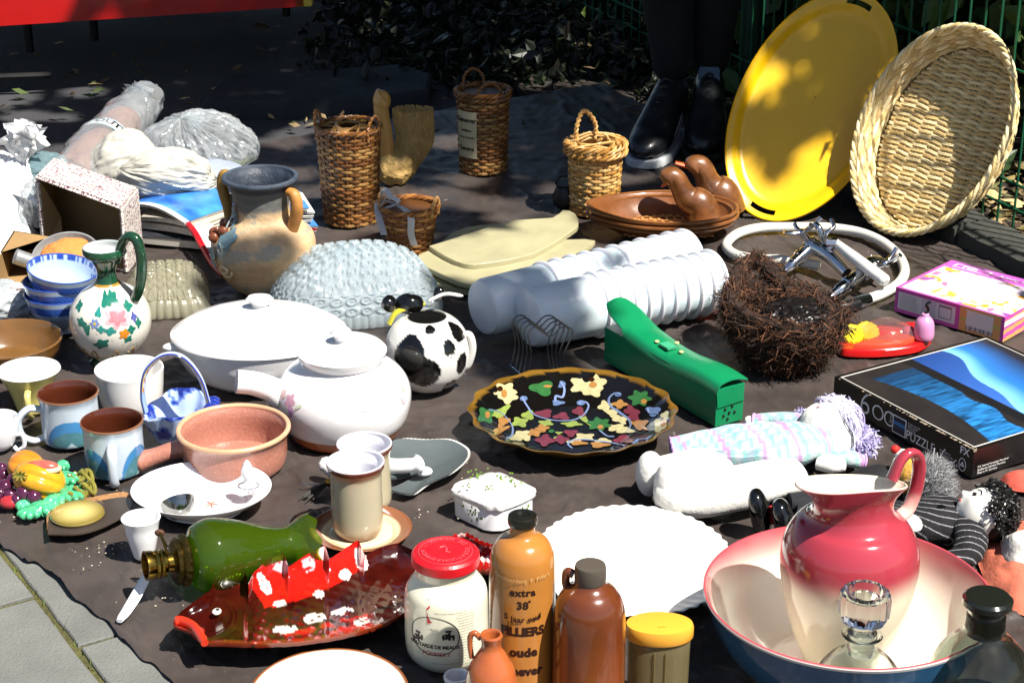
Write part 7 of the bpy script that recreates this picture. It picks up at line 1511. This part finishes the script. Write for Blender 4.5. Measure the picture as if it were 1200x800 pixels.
# white trinket box, painted with green sprays
b4 = [P(524, 600), P(578, 626), P(633, 604), P(580, 582)]; k = K(b4[1]); hh_ = ZAT(b4[1][1], 588)
def chamf(q4, r=.2):
    out = []
    for i in range(4): a, b, c = q4[i-1], q4[i], q4[(i+1) % 4]; out += [b+(a-b)*r, b+(a-b)*r*.4+(c-b)*r*.4, b+(c-b)*r]
    return out
T = thing('trinket_box', 'white porcelain trinket box with green sprigs and a domed lid', 'box', sum(b4)/4); v, f = slab(chamf(b4), 0, hh_*.62, .001); part(T, 'body', white2, (v, f)); ct = sum(b4)/4
rows = []; bs_ = np.array(chamf(b4))[:, :2]
for s_, z in ((1.04, .64), (1.06, .70), (1.04, .80), (.90, .90), (.6, 1.0), (.25, 1.04), (.01, 1.05)): q = crom(list(ct[:2]+(bs_-ct[:2])*s_)+[ct[:2]+(bs_[0]-ct[:2])*s_], 4)[:-1]; rows.append(np.c_[q, np.full(len(q), hh_*z)])
v = np.array(rows); n_ = v.shape[1]; v = v.reshape(-1, 3); mb = MB(); mb.add(wob(v, .0014, 60, 3), quads(len(rows), n_, cv=True)); lid = build(mb, 'lid', mat('relief_porcelain', 'dcdcd8', .2, var=.04, coat=.4, bump=.5, bs=90), T)
mb = MB(); rr_ = random.Random(3)
for cx_, cy_, n in ((560, 556, 14), (588, 560, 12), (604, 566, 8), (575, 570, 8), (548, 568, 4)):
    for i in range(n):
        x, y = cx_+rr_.gauss(0, 6), cy_+rr_.gauss(0, 3); c0 = P(x, y, hh_*1.04); mb.add(*ball(c0, (rr_.uniform(.8, 2)*k, rr_.uniform(1, 2.5)*k, .8*k), 6, 4))
for u_, e0, e1_ in ((.55, b4[0], b4[1]), (.62, b4[1], b4[2])):
    for i in range(20): u = u_+rr_.gauss(0, .09); c0 = e0+(e1_-e0)*u+np.array([0, 0, hh_*(.33+rr_.gauss(0, .11))]); mb.add(*ball(c0+[0, -.0004, 0], (rr_.uniform(.8, 1.8)*k, .6*k, rr_.uniform(.8, 2.4)*k), 6, 4))
build(mb, 'painted_sprigs', mat('sprig_green', '6a8a30', .4, var=.4, vs=200), T, kind='stuff')

# grey leaf shaped slipper sole with a white pestle like handle
pl = crom([(452, 572), (455, 540), (468, 528), (495, 524), (525, 522), (545, 535), (547, 550), (530, 566), (500, 576), (480, 585), (455, 582)], 6); g = P(500, 555); k = K(g)
def solef(U, V):
    i = np.clip((U*(len(pl)-1)).astype(int), 0, len(pl)-1); q = np.array([P(*pl[j], .004+.018*0) for j in range(len(pl))])[i]; c0 = P(500, 552, .0); p_ = c0+(q-c0)*V[..., None]; p_[..., 2] = .006+.014*V**2+.006*np.sin(U*12)*V; return p_
v, f, U, V = sheet(solef, len(pl)*2, 14, .003); T = thing('grey_sole', 'dark grey leaf shaped rubber insole lying right of the beakers', 'insole', g); part(T, 'sole', mat('grey_rubber', '4c5456', .5, var=.15, vs=12, bump=.2), (v, f)); v2 = v.copy(); v2 = (v2-P(500, 552, 0))*[1.0, 1.02, 1]+P(503, 549, 0)-[0, 0, .004]; part(T, 'lining', mat('pale_lining', 'c8c8c4', .8), (v2, f))
T = thing('white_pestle', 'white porcelain handle with a flared end on the grey insole', 'handle', P(475, 545)); part(T, 'shaft', white2, tube(crom([P(448, 545, .025), P(462, 546, .027), P(480, 545, .03), P(488, 544, .031), P(490, 543.5, .031)], 5), np.interp(np.linspace(0, 1, 21), [0, .3, .6, .85, 1], [10, 9, 8, 12, 11])*k, 20)); part(T, 'white_stone', white2, ball(P(497, 552, .018), (10*k, 9*k, 5*k), 16, 10))
T = thing('white_pepper_pot', 'small white porcelain stopper leaning behind the tall beaker', 'stopper', P(385, 552)); part(T, 'body', white2, tube(crom([P(375, 540, .03), P(384, 546, .022), P(394, 556, .010)], 5), np.interp(np.linspace(0, 1, 11), [0, .2, 1], [4, 9, 8])*k, 16))
T = thing('tassel', 'black tassel with a gilt cap left of the tall beaker', 'tassel', P(375, 575)); mb = MB()
for i in range(26): e = np.array([rng.normal(0, 1), rng.normal(0, 1), 0])*.0035; mb.add(*tube(crom([P(384, 566, .012)+e*.3, P(372, 573, .010)+e, P(361, 582, .003)+e*1.4], 4), .0009, 4))
build(mb, 'threads', mat('black_thread', '23221e', .6), T, kind='stuff'); part(T, 'gilt_cap', m_br2, ball(P(386, 565, .013), 5*k, 12, 8)); part(T, 'pin', m_chr, tube([P(352, 568, .006), P(372, 567, .010)], .0009, 6))

# ================================================================ FIBRE BASKET
g = P(915, 428); k = K(g); T = thing('fibre_basket', 'shaggy dark brown coir fibre basket with a thick looped handle', 'basket', g)
S0 = P(915, 425, 0); 
def nestpt(a, t, sc=1.0):  # t 0 bottom..1 rim
    R = (.50+.55*math.sin(min(1, t*1.1)*PI/2))*62*k*sc; z = t*74*k; lean = .0; return S0+np.array([R*math.sin(a)*1.06, -R*math.cos(a)*.95, z+12*k*t*math.cos(a+2.2)])
v = []; 
for t in np.linspace(0, 1, 14):
    for a in np.linspace(0, 2*PI, 48, endpoint=False): v.append(nestpt(a, t))
for t in np.linspace(.98, .2, 8):
    for a in np.linspace(0, 2*PI, 48, endpoint=False): v.append(nestpt(a, t, .74))
mb = MB(); mb.add(wob(np.array(v), .006, 30, 2), quads(22, 48, cv=True)); 
m_nest = mat('dark_coir', '2a1a12', .95, var=.4, vs=60, bump=1, bs=150); build(mb, 'bowl', m_nest, T)
hp = crom([nestpt(-2.4, .95), P(862, 345, .11), P(866, 318, .13), P(885, 306, .135), P(905, 318, .13), P(925, 345, .10), nestpt(2.5, .95)], 7); part(T, 'handle', m_nest, (wob(tube(hp, 9*k, 14)[0], .005, 60), tube(hp, 9*k, 14)[1]))
mb = MB(); m_fib = mat('coir_fibre', rough=.8, vcol=True, var=0); V = []; F = []; CC = []
def fibre(c, d, L, w, col):
    d = d/np.linalg.norm(d); s = np.cross(d, rng.normal(0, 1, 3)); s = s/np.linalg.norm(s)*w; b = rng.normal(0, 1, 3)*L*.22; k0_ = len(V); V.extend([c-s, c+s, c+d*L*.5+b-s*.8, c+d*L*.5+b+s*.8, c+d*L]); F.extend([(k0_, k0_+1, k0_+3, k0_+2), (k0_+2, k0_+3, k0_+4)]); CC.extend([col]*5)
fc = [np.array(hx(q)) for q in ('38200f', '56331e', '1c100a', '2a180e', '6a442a')]
for i in range(11000):
    a = rng.uniform(0, 2*PI); t = rng.uniform(.02, 1.02); lit = 1 if t > .5 else 0; sc = rng.uniform(.97, 1.06) if rng.random() < .85 else rng.uniform(.74, 1.0); c = nestpt(a, t, sc); d = np.array([math.cos(a), math.sin(a), 0])*rng.choice([-1, 1])+rng.normal(0, .5, 3); fibre(c, d, rng.uniform(.010, .04), rng.choice([.0004, .0006, .0011]), fc[rng.integers(5)]*rng.uniform(.6, 1.2))
tt_, NN, BB = frames(hp)
for i in range(1700):
    j = rng.integers(len(hp)); a = rng.uniform(0, 6.28); c = hp[j]+(NN[j]*math.cos(a)+BB[j]*math.sin(a))*9.5*k; fibre(c, tt_[j]*rng.choice([-1, 1])+rng.normal(0, .5, 3), rng.uniform(.01, .028), .0006, fc[rng.integers(5)]*rng.uniform(.8, 1.5))
mb.add(V, F, 0, np.array(CC)); mb.c[-1] = mb.c[-1]
V = []; F = []; CC = []
for i in range(900):
    a = rng.uniform(0, 2*PI); rr_ = rng.uniform(.3, 1.0)*.9; c = nestpt(a, .93, rr_)+[0, 0, rng.uniform(-.004, .012)]
    if math.cos(a-.8) > -.2 and rr_ < .6: continue
    fibre(c, rng.normal(0, 1, 3)*[1, 1, .3], rng.uniform(.015, .035), .0006, fc[rng.integers(5)]*rng.uniform(.7, 1.3))
mb.add(V, F, 0, np.array(CC)); build(mb, 'loose_fibres', m_fib, T, col=True, smooth=False, kind='stuff')
v, f = ball((0, 0, 0), (46*k, 42*k, 16*k), 110, 60); v = v*(.8+1.1*np.abs(fbm(v, 28, 3)-.5)+.5*np.abs(fbm(v, 70, 8)-.5))[:, None]; T2 = thing('black_plastic', 'crumpled black plastic inside the fibre basket', 'plastic', nestpt(0, .6)); part(T2, 'film', mat('shiny_black_plastic', '100e0e', .3, bump=.6, bs=30), (v+S0+[4*k, 0, 60*k], f))

# ================================================================ SHOWER HOSE AND TAPS
g = P(960, 350); k = K(g); T = thing('shower_hose', 'coiled white shower hose with a black end and chrome coupling', 'hose', g)
O6 = lambda x, y: (840+x/5, 240+y/5)
hs = [(880, 548), (960, 520), (1040, 475), (1085, 430), (1100, 375), (1070, 300), (990, 225), (880, 170), (760, 140), (600, 125), (420, 125), (250, 130), (130, 160), (65, 210), (62, 250), (120, 290), (250, 312), (380, 315), (520, 335), (600, 348)]
R_ = 6.3*k; pts = crom([P(*O6(x, y+6), R_+.001) for x, y in hs], 8); part(T, 'hose', mat('cream_hose', 'd0cfc6', .3, coat=.3, var=.05), tube(pts, R_, 14))
part(T, 'coupling', m_chr, tube([P(*O6(885, 552), R_), P(*O6(822, 574), R_)], R_*1.25, 18)); part(T, 'black_end', mat('black_hose', '141416', .3, coat=.2), tube(crom([P(*O6(826, 578), R_), P(*O6(740, 600), R_), P(*O6(640, 605), R_), P(*O6(560, 600), R_)], 5), R_*1.15, 14))
def tap(label, base, mid, spout, heads, T=None):
    a, b = P(*O6(*base[:2]), base[2]), P(*O6(*mid[:2]), mid[2]); T = thing('chrome_tap', label, 'tap', P(*O6(*base[:2])), group='chrome taps')
    d = b-a; q = [a+d*t for t in (0, .12, .14, .3, .32, .5, .52, .62, .64, .85, 1)]; part(T, 'stem', m_chr, tube(q, np.array([7, 7.5, 9, 10, 12, 12, 14.5, 14.5, 12, 12.5, 13])*k*.62, 22))
    c = P(*O6(*spout[:2]), spout[2]); part(T, 'body', m_chr, tube(crom([b-d*.1, b, (b+c)/2+[0, 0, .006], c], 6), np.interp(np.linspace(0, 1, 19), [0, .4, 1], [9.5, 10, 7])*k, 20), ball(b, 11*k, 20, 14))
    for (hx_, hy_, hz_, R2, el) in heads:
        h = P(*O6(hx_, hy_), hz_); hd_ = part(T, 'cross_handle', m_chr, ball(h, 5.5*k, 16, 10), tube([b, h], 4.5*k, 12))
        for j in range(4):
            an = el+j*PI/2; e = np.array([math.cos(an)*R2*k, math.sin(an)*R2*k*.8, R2*k*.35*math.cos(2*j)+R2*k*.25]); part(hd_, 'prong', m_chr, tube(crom([h, h+e*.6, h+e+[0, 0, 3*k]], 4), np.interp(np.linspace(0, 1, 9), [0, .8, 1], [3.2, 2.4, 3.0])*k, 10))
    return T
tap('chrome mixer tap lying on its side at the left of the hose coil', (395, 390, .012), (560, 240, .045), (760, 400, .02), ((500, 165, .07, 24, .3),))
tap('chrome mixer tap whose stem points towards the viewer, right of the other', (640, 560, .010), (860, 390, .035), (950, 330, .04), ((985, 345, .045, 21, .8),))
T = thing('shower_handset', 'white shower handset lying across the chrome taps', 'shower head', P(*O6(850, 360))); q = crom([P(*O6(x, y), z) for x, y, z in ((700, 225, .06), (780, 290, .057), (880, 365, .05), (960, 425, .04), (995, 455, .036))], 6); part(T, 'handle', mat('white_plastic', 'd8d8d4', .25, coat=.3), tube(q, np.interp(np.linspace(0, 1, len(q)), [0, .3, .9, 1], [5, 7, 7.5, 4])*k, 18)); part(T, 'fork', m_chr, tube([q[0], q[0]+[-.02, 0, .0]], 8*k, 16), tube(crom([q[0]+[-.02, 0, 0], P(*O6(640, 170), .08), P(*O6(685, 130), .09), P(*O6(670, 85), .10)], 5), 2.6*k, 10), tube(crom([q[0]+[-.02, 0, 0], P(*O6(600, 140), .085), P(*O6(580, 115), .09)], 5), 4*k, 12))

# ================================================================ RED TOY
g = P(1035, 412); k = K(g); T = thing('red_toy', 'red plastic toy tray with yellow wheels and a pink bottle under a clear blister', 'toy', g); m_rt = mat('red_toy_plastic', 'c01818', .25, coat=.3, var=.05)
pl = crom([(980, 412), (990, 398), (1040, 388), (1085, 386), (1091, 394), (1090, 404), (1072, 414), (1030, 419), (990, 418), (980, 412)], 5); v, f = slab([P(x, y) for x, y in pl], .001, .014, .002); part(T, 'base', m_rt, (v, f)); v, f = slab([P(x, y-8, .02) for x, y in crom([(1000, 412), (1045, 398), (1070, 396), (1070, 405), (1040, 412), (1000, 412)], 5)], .013, .022, .003); part(T, 'step', mat('orange_toy_plastic', 'c04830', .25, coat=.3), (v, f))
v, f, *_ = lathe([(1e-4, 0), (13*k, 0), (14*k, .003), (14*k, .013), (12*k, .016), (8*k, .016), (1e-4, .014)], (0, 0, 0), 48, rmod=lambda T_, R, Z: (R*(1+.05*np.cos(T_*14)*(R > 11*k)), Z))
for x, y in ((997, 396), (1015, 393)): part(T, 'yellow_wheel', mat('yellow_toy', 'd8c018', .3, coat=.2), (v @ np.array(Quaternion((1, 0, 0), rad(35)).to_matrix()).T+P(x, y, .014), f))
p_ = P(1082, 396, .016); part(T, 'pink_bottle', mat('pink_toy', 'cf8bb8', .3, coat=.2), lathe(crom([(1e-4, 0), (11*k, 0), (12*k, 12*k), (10*k, 22*k), (5*k, 28*k), (4*k, 31*k), (1e-4, 31*k)], 4), p_, 30)[:2]); part(T, 'pink_ball', mat('deep_pink_toy', 'b8506c', .3), ball(P(1064, 390, .02), 9*k, 18, 12)); part(T, 'black_hook', m_blk, tube(crom([p_+[0, 0, 30*k], p_+[3*k, 0, 36*k], p_+[0, 0, 42*k], p_+[5*k, 0, 46*k]], 5), 1.8*k, 8))
v, f = ball((0, 0, 0), (34*k, 26*k, 19*k), 50, 26); part(T, 'blister', thin('clear_blister', 'f4e8e8', .92, .05, bump=.5, bs=20, veil=.08), (wob(v, .004, 30)+P(1040, 392, .018), f))

# ================================================================ DOLLS
m_cl = mat('white_cotton', 'd0cec8', .9, var=.08, bump=.6, bs=70, sheen=.3)
g = P(880, 560); k = K(g); T = thing('rag_doll', 'large white rag doll in a pastel checked dress lying on its back', 'doll', g)
def L3(pts, w, h, seg=28, n=5, power=2.2):
    q = crom([P(x, y, z) for x, y, z in pts], n); m = len(q); s = np.linspace(0, 1, m); si = np.linspace(0, 1, len(w)); return loft(q, np.interp(s, si, w)*k, np.interp(s, si, h)*k, seg, power)
part(T, 'leg', m_cl, L3([(935, 556, .035), (900, 562, .035), (860, 572, .033), (825, 578, .032), (800, 578, .034), (786, 572, .036), (776, 568, .036)], [28, 32, 34, 34, 34, 30, 16], [17, 19, 21, 23, 25, 22, 9]), ball(P(786, 567, .046), (19*k, 26*k, 27*k), 30, 20))
part(T, 'leg', m_cl, L3([(900, 520, .035), (850, 535, .032), (805, 546, .03), (775, 552, .03), (762, 554, .03)], [24, 26, 24, 22, 12], [16, 17, 16, 15, 7]), ball(P(762, 555, .038), (17*k, 22*k, 27*k), 30, 20))
m_dress = mat('checked_cotton', 'c4ccd0', .85, var=.06, bump=.3, bs=260, sheen=.3, wave=(26, 'X', 'b8a4c4', .22, 1.5)); 
def dressc(v):
    x, y = v[:, 0], v[:, 1]; c = np.tile(np.array(hx('a8b4b8')), (len(v), 1)); a = np.sin((x*.96+y*.25)*420); b = np.sin((y*.96-x*.25)*300); a2 = np.sin((x*.96+y*.25)*130)
    c = np.where((a > .55)[:, None], np.array(hx('7cb0a8')), c); c = np.where((b > .55)[:, None], c*.55+np.array(hx('6088a0'))*.45, c); c = np.where((a2 > .9)[:, None], np.array(hx('a87cac')), c); return c
q = crom([P(x, y, z) for x, y, z in ((788, 531, .030), (830, 526, .036), (870, 522, .042), (910, 520, .045), (940, 517, .045), (968, 512, .04))], 9); s = np.linspace(0, 1, len(q))
v, f = loft(q, np.interp(s, [0, .3, .6, .85, 1], [26, 38, 44, 36, 18])*k, np.interp(s, [0, .4, 1], [12, 19, 18])*k, 90, 2.3); a_ = np.tile(np.linspace(0, 2*PI, 90, endpoint=False), len(q)); w_ = np.repeat(1-s, 90); v[:, 2] += .0035*np.sin(a_*14)*w_+.003*np.sin(v[:, 0]*140+v[:, 1]*60)*(1-w_); v[:, 2] = np.maximum(v[:, 2], .003)
m_dr = mat('dress_fabric', rough=.85, vcol=True, var=.05, bump=.3, bs=260, sheen=.2); mb = MB(); mb.add(v, f, 0, dressc(v)); dr = build(mb, 'dress', m_dr, T, col=True)
part(dr, 'hem', mat('lilac_trim', 'b48cc0', .8), tube(v[:90], 1.4*k, 6, closed=True))
v, f = L3([(893, 578, .012), (912, 570, .016), (932, 562, .02)], [16, 14, 10], [7, 8, 7]); mb = MB(); mb.add(v, f, 0, dressc(v)); build(mb, 'skirt_fold', m_dr, T, col=True)
for nm, pts, w, hh2 in (('sleeve', [(955, 502, .035), (930, 494, .035), (905, 493, .03), (884, 494, .025)], [14, 13, 12, 11], [12, 11, 10, 9]), ('sleeve', [(968, 524, .03), (985, 534, .028), (1000, 538, .024), (1012, 541, .02)], [13, 12, 11, 10], [10, 10, 9, 8])):
    v, f = L3(pts, w, hh2); mb = MB(); mb.add(v, f, 0, dressc(v)); sl = build(mb, nm, m_dr, T, col=True); part(sl, 'cuff', mat('lilac_trim'), tube(v[-28:], 1.6*k, 6, closed=True))
part(T, 'hand', m_cl, ball(P(878, 495, .024), (7*k, 10*k, 8*k), 18, 12)); part(T, 'hand', m_cl, L3([(960, 540, .03), (975, 543, .03), (990, 545, .028)], [14, 15, 10], [9, 10, 6]))
hc = P(972, 505, .04); hd_ = part(T, 'head', m_cl, ball(hc, (38*k, 46*k, 34*k), 40, 28)); m_ft = mat('faint_thread', 'a8a0b8', .8)
for dx in (-8, 12): part(hd_, 'eye', m_ft, tube([hc+np.array([(dx+5*math.cos(t))*k, (13+4*math.sin(t))*k, 34*k*math.sqrt(max(.05, 1-((dx+5*math.cos(t))/38)**2-((13+4*math.sin(t))/46)**2))+.0003]) for t in np.linspace(0, 2*PI, 16, endpoint=False)], .8*k, 5, closed=True))
part(hd_, 'mouth', mat('pink_thread', 'd09ca4', .8), ball(hc+np.array([-12*k, 0, 32*k]), (5*k, 3*k, 2*k), 10, 6))
m_yarn = mat('lilac_yarn', rough=.9, vcol=True, var=.1); 
def puff(c, r, n, cols, L=.03, w=.0009):
    mb = MB(); C = [np.array(hx(q)) for q in cols]
    for i in range(n):
        d = rng.normal(0, 1, 3); d[2] = abs(d[2])*.9+.05 if rng.random() < .8 else d[2]; d /= np.linalg.norm(d); s0 = np.array(c)+d*np.array(r)*.8; e = rng.normal(0, 1, 3)*.5*L; p3 = [s0, s0+d*L*.25+e*.5, s0+d*L*.2+e]; p3 = [np.array([a[0], a[1], max(a[2], .001)]) for a in p3]; mb.add(*tube(crom(p3, 3), w, 4), 0, C[i % len(C)]*rng.uniform(.8, 1.1))
    mb.add(*ball(c, np.array(r)*.85, 24, 14), 0, C[0]*.9); return mb
LY = ('a8a0c8', 'b8b0d4', '9890bc', 'c8c4dc')
build(puff(P(944, 497, .025), (17*k, 20*k, 16*k), 700, LY, .009), 'hair_bunch', m_yarn, T, col=True); build(puff(P(1008, 520, .03), (19*k, 26*k, 22*k), 900, LY, .010), 'hair_bunch', m_yarn, T, col=True)
mb = MB(); C = [np.array(hx(q)) for q in ('ccc8dc', 'dcd8e4', 'b8b0d0')]
for i in range(150):
    a = rng.uniform(-1.0, 2.0); e = np.array([math.cos(a)*38*k, math.sin(a)*46*k, 0]); mb.add(*tube(crom([hc+np.array([8*k, 18*k, 34*k])+rng.normal(0, .008, 3)*[1, 1, .1], hc+e*rng.uniform(.6, .8)+[rng.normal(0, .004), rng.normal(0, .004), 29*k], hc+e*1.06+[0, 0, 10*k], hc+e*1.1+[rng.normal(0, .005), 0, -10*k]], 4), .0009, 4), 0, C[i % 3])
build(mb, 'hair', m_yarn, T, col=True)

# doll in a pin striped suit, white painted face
g = P(1030, 620); k = K(g); T = thing('clown_doll', 'white faced doll with black curls in a pinstriped suit lying behind the basin', 'doll', g)
m_suit = mat('pinstripe', rough=.8, vcol=True, var=.08, bump=.3, bs=300)
def suitc(v, f_=150): 
    q = np.sin((v[:, 0]*.55+v[:, 1]*1.0+v[:, 2]*.6+.006*np.sin(v[:, 0]*60))*f_*3.0); return np.where((q > .95)[:, None], np.array(hx('8c8c90')), np.array(hx('100f12')))
def suit(nm, pts, w, hgt, n=10, seg=80): v, f = L3(pts, w, hgt, seg*2, n*3); v = wob(v, .003, 40, 4); mb = MB(); mb.add(v, f, 0, suitc(v)); return build(mb, nm, m_suit, T, col=True)
suit('jacket', [(1052, 605, .025), (1072, 610, .03), (1096, 608, .034), (1118, 606, .034), (1134, 604, .03), (1146, 602, .024)], [28, 38, 42, 40, 30, 12], [16, 20, 22, 22, 18, 8], 16, 130)
suit('sleeve', [(1128, 612, .04), (1138, 632, .036), (1132, 650, .03), (1112, 658, .025)], [17, 18, 16, 12], [15, 15, 13, 10], 12)
part(T, 'shirt', m_cl, blobmesh(P(1068, 612, .052), (12*k, 20*k, 5*k), .1, 4)); part(T, 'collar_ruff', m_blk, tube(crom([P(1120, 586, .045), P(1140, 596, .055), P(1152, 616, .045), P(1150, 628, .03)], 5), 4*k, 10)); part(T, 'button', m_blk, ball(P(1103, 594, .058), (6*k, 6*k, 2.5*k), 14, 8))
for pts in ([(1060, 602, .02), (1010, 592, .02), (960, 588, .02), (925, 588, .022)], [(1060, 622, .02), (1010, 612, .02), (965, 604, .02), (935, 600, .02)]): part(T, 'trouser_leg', mat('navy_cloth', '14151c', .9, bump=.4), L3(pts, [18, 16, 15, 13], [13, 12, 11, 10]))
M3 = None
for x, y, z in ((890, 600, .034), (918, 612, .030)):
    c0 = P(x, y, z); q4 = np.array(Quaternion((0, 0, 1), rad(-12)).to_matrix()) @ np.array(Quaternion((0, 1, 0), rad(-14)).to_matrix()); v, f = ball((0, 0, 0), 1, 30, 20); v = np.sign(v)*np.abs(v)**.9*[13*k, 19*k, 30*k]; v[:, 0] = np.maximum(v[:, 0], -9*k)
    part(T, 'shoe', mat('patent_black', '0c0c0d', .1, coat=.8), (v @ q4.T+c0, f)); part(T, 'sock', mat('red_sock', 'a01820', .8), tube([c0+[12*k, 0, -.004], c0+[20*k, 0, -.004]], 11*k, 16))
hc = P(1152, 602, .05); v, f = ball((0, 0, 0), 1, 56, 40); v0 = v.copy()
# face looks up; chin to the left (towards the collar), crown to the right
X_, Y_, Z_ = v[:, 0], v[:, 1], v[:, 2]; r_ = np.ones(len(v)); nose = np.exp(-(((X_+.62)/.13)**2+((Y_+.05)/.14)**2))*(Z_ > 0)*.0
def bump_(x0, y0, sx_, sy_): return np.exp(-(((X_-x0)/sx_)**2+((Y_-y0)/sy_)**2))*(Z_ > 0)
r_ += .22*bump_(-.25, .10, .12, .10)+.06*bump_(-.55, .05, .10, .20)+.09*bump_(-.85, 0, .15, .2)-.05*bump_(.0, .38, .14, .14)-.05*bump_(.0, -.22, .14, .14)+.05*bump_(-.2, -.5, .25, .2)
v = v*r_[:, None]*[31*k, 30*k, 30*k]; q4 = np.array(Quaternion((1, 0, 0), rad(-10)).to_matrix()) @ np.array(Quaternion((0, 1, 0), rad(-28)).to_matrix()); v = v @ q4.T+hc
hd_ = part(T, 'head', mat('bisque_white', 'd8d4cc', .3, coat=.2, var=.03), (v, f))
def onface(x, y, o=.0006):
    z = math.sqrt(max(.02, 1-x*x-y*y)); rr_ = 1-.05*math.exp(-((x/.14)**2+((y-.38)/.14)**2))-.05*math.exp(-((x/.14)**2+((y+.22)/.14)**2)); return np.array([x, y, z])*rr_*np.array([31*k, 30*k, 30*k])@q4.T+hc+np.array([0, -.0003, o])
for s_ in (.38, -.22):
    part(hd_, 'eyebrow', m_blk, tube(crom([onface(.20, s_-.22), onface(.30, s_), onface(.22, s_+.2)], 5), .7*k, 6)); part(hd_, 'eyelid_line', mat('grey_line', '55504c', .5), tube(crom([onface(.02, s_-.14), onface(.10, s_), onface(.02, s_+.14)], 5), .6*k, 5)); part(hd_, 'eye', m_blk, ball(onface(.02, s_), (2.2*k, 3*k, 1.2*k), 12, 8))
part(hd_, 'lips', mat('doll_lips', 'a04444', .4), ball(onface(-.52, .06, .0012), (2*k, 4.5*k, 1.6*k), 12, 8)); part(hd_, 'ear', mat('bisque_white'), ball(hc+np.array([4*k, -27*k, 2*k]), (5*k, 4*k, 8*k), 14, 10))
mb = MB(); C0 = np.array(hx('0e0c0c'))
for i in range(360):
    a = rng.uniform(-PI, PI); x = rng.uniform(.15, 1.0); w_ = math.sqrt(max(0, 1-x*x)); d = np.array([x, w_*math.cos(a), w_*math.sin(a)]); 
    if d[2] > .55 and x < .55: continue
    c0 = (d*np.array([34*k, 34*k, 33*k])) @ q4.T+hc; c0[2] = max(c0[2], .004); e = rng.normal(0, 1, 3); e /= np.linalg.norm(e); e2 = np.cross(e, d); R3 = rng.uniform(2, 4.5)*k
    mb.add(*tube([c0+e*R3*math.cos(t)+e2*R3*math.sin(t)+d*t*1.2*k for t in np.linspace(0, 8, 14)], .9*k, 4), 0, C0*rng.uniform(.6, 1.8))
mb.add(*ball(hc+np.array([12*k, 2*k, -6*k]), (28*k, 34*k, 26*k), 24, 16), 0, C0*.6); build(mb, 'curls', mat('doll_curls', rough=.5, vcol=True, var=0), T, col=True)

# hand puppet with yellow face and grey fur
g = P(1070, 575); k = K(g); T = thing('glove_puppet', 'yellow faced puppet with a red nose and bushy grey hair by the puzzle box', 'puppet', g); hc = P(1066, 556, .03)
part(T, 'face', mat('yellow_felt', 'c8963c', .85, var=.15, bump=.4, bs=200), blobmesh(hc, (20*k, 26*k, 24*k), .06, 4)); part(T, 'eye', mat('puppet_eye', 'd4d0c8', .3), ball(hc+np.array([-8*k, 12*k, 20*k]), (9*k, 8*k, 7*k), 16, 10), ball(hc+np.array([-14*k, -2*k, 17*k]), (8*k, 8*k, 7*k), 16, 10)); part(T, 'nose', mat('puppet_red', 'b81c14', .6), ball(hc+np.array([-16*k, 14*k, 26*k]), (6*k, 5*k, 5*k), 14, 10))
part(T, 'black_dress', mat('black_felt', '121114', .9, bump=.4), L3([(1050, 562, .02), (1030, 560, .022), (1010, 560, .02), (1000, 560, .016)], [18, 20, 16, 9], [14, 15, 12, 8]))
mb = puff(P(1090, 568, .028), (18*k, 30*k, 22*k), 10, ('8a8a8a', 'a4a4a4')); V = []; F = []; CC = []
for i in range(5200):
    d = rng.normal(0, 1, 3); d /= np.linalg.norm(d); c0 = P(1088, 568, .026)+d*np.array([17*k, 30*k, 20*k]); 
    if c0[2] < .001: continue
    fibre(c0, d+np.array([.8, .1, .2])+rng.normal(0, .3, 3), rng.uniform(.010, .026), .0004, np.array(hx('a0a0a2'))*rng.uniform(.35, 1.25))
mb.add(V, F, 0, np.array(CC)); build(mb, 'grey_fur', mat('grey_fur', rough=.8, vcol=True, var=0), T, col=True, smooth=False)

# salmon garment and a scrap of it by the box
def clothm(pl, h, seed, amp=.012):
    c0 = np.mean([P(*q) for q in pl], 0); bd = [P(*q) for q in crom(pl+[pl[0]], 6)[:-1]]; n = len(bd); V = []
    for s in np.linspace(0, 1, 22):
        for b in bd: p_ = c0+(b-c0)*s; p_ = p_.copy(); p_[2] = .002+h*(1-s**3); V.append(p_)
    V = np.array(V); fo = fbm(V, 22, seed, 3); V[:, 2] = np.maximum(.001, V[:, 2]+(np.abs(fo-.5)*2-.3)*amp); return V, quads(22, n, cv=True)
T = thing('salmon_dress', 'salmon pink doll dress with white lace at the right edge of the photo', 'doll dress', P(1180, 670)); part(T, 'cloth', mat('salmon_cotton', 'b8644c', .85, var=.12, bump=.3, bs=200), clothm([(1142, 650), (1160, 632), (1200, 612), (1260, 625), (1270, 720), (1200, 722), (1160, 690)], .03, 3, .02)); part(T, 'lace', mat('white_lace', 'ccc8c0', .8, var=.12, bump=.6, bs=90), clothm([(1163, 655), (1185, 648), (1230, 655), (1232, 685), (1190, 686), (1168, 672)], .052, 6, .016))
T = thing('pink_cloth', 'scrap of coral and teal cloth between puzzle box and curly haired doll', 'cloth', P(1195, 566)); part(T, 'cloth', mat('coral_cotton', 'b85040', .85), clothm([(1172, 562), (1192, 554), (1240, 556), (1235, 580), (1190, 576)], .015, 8))
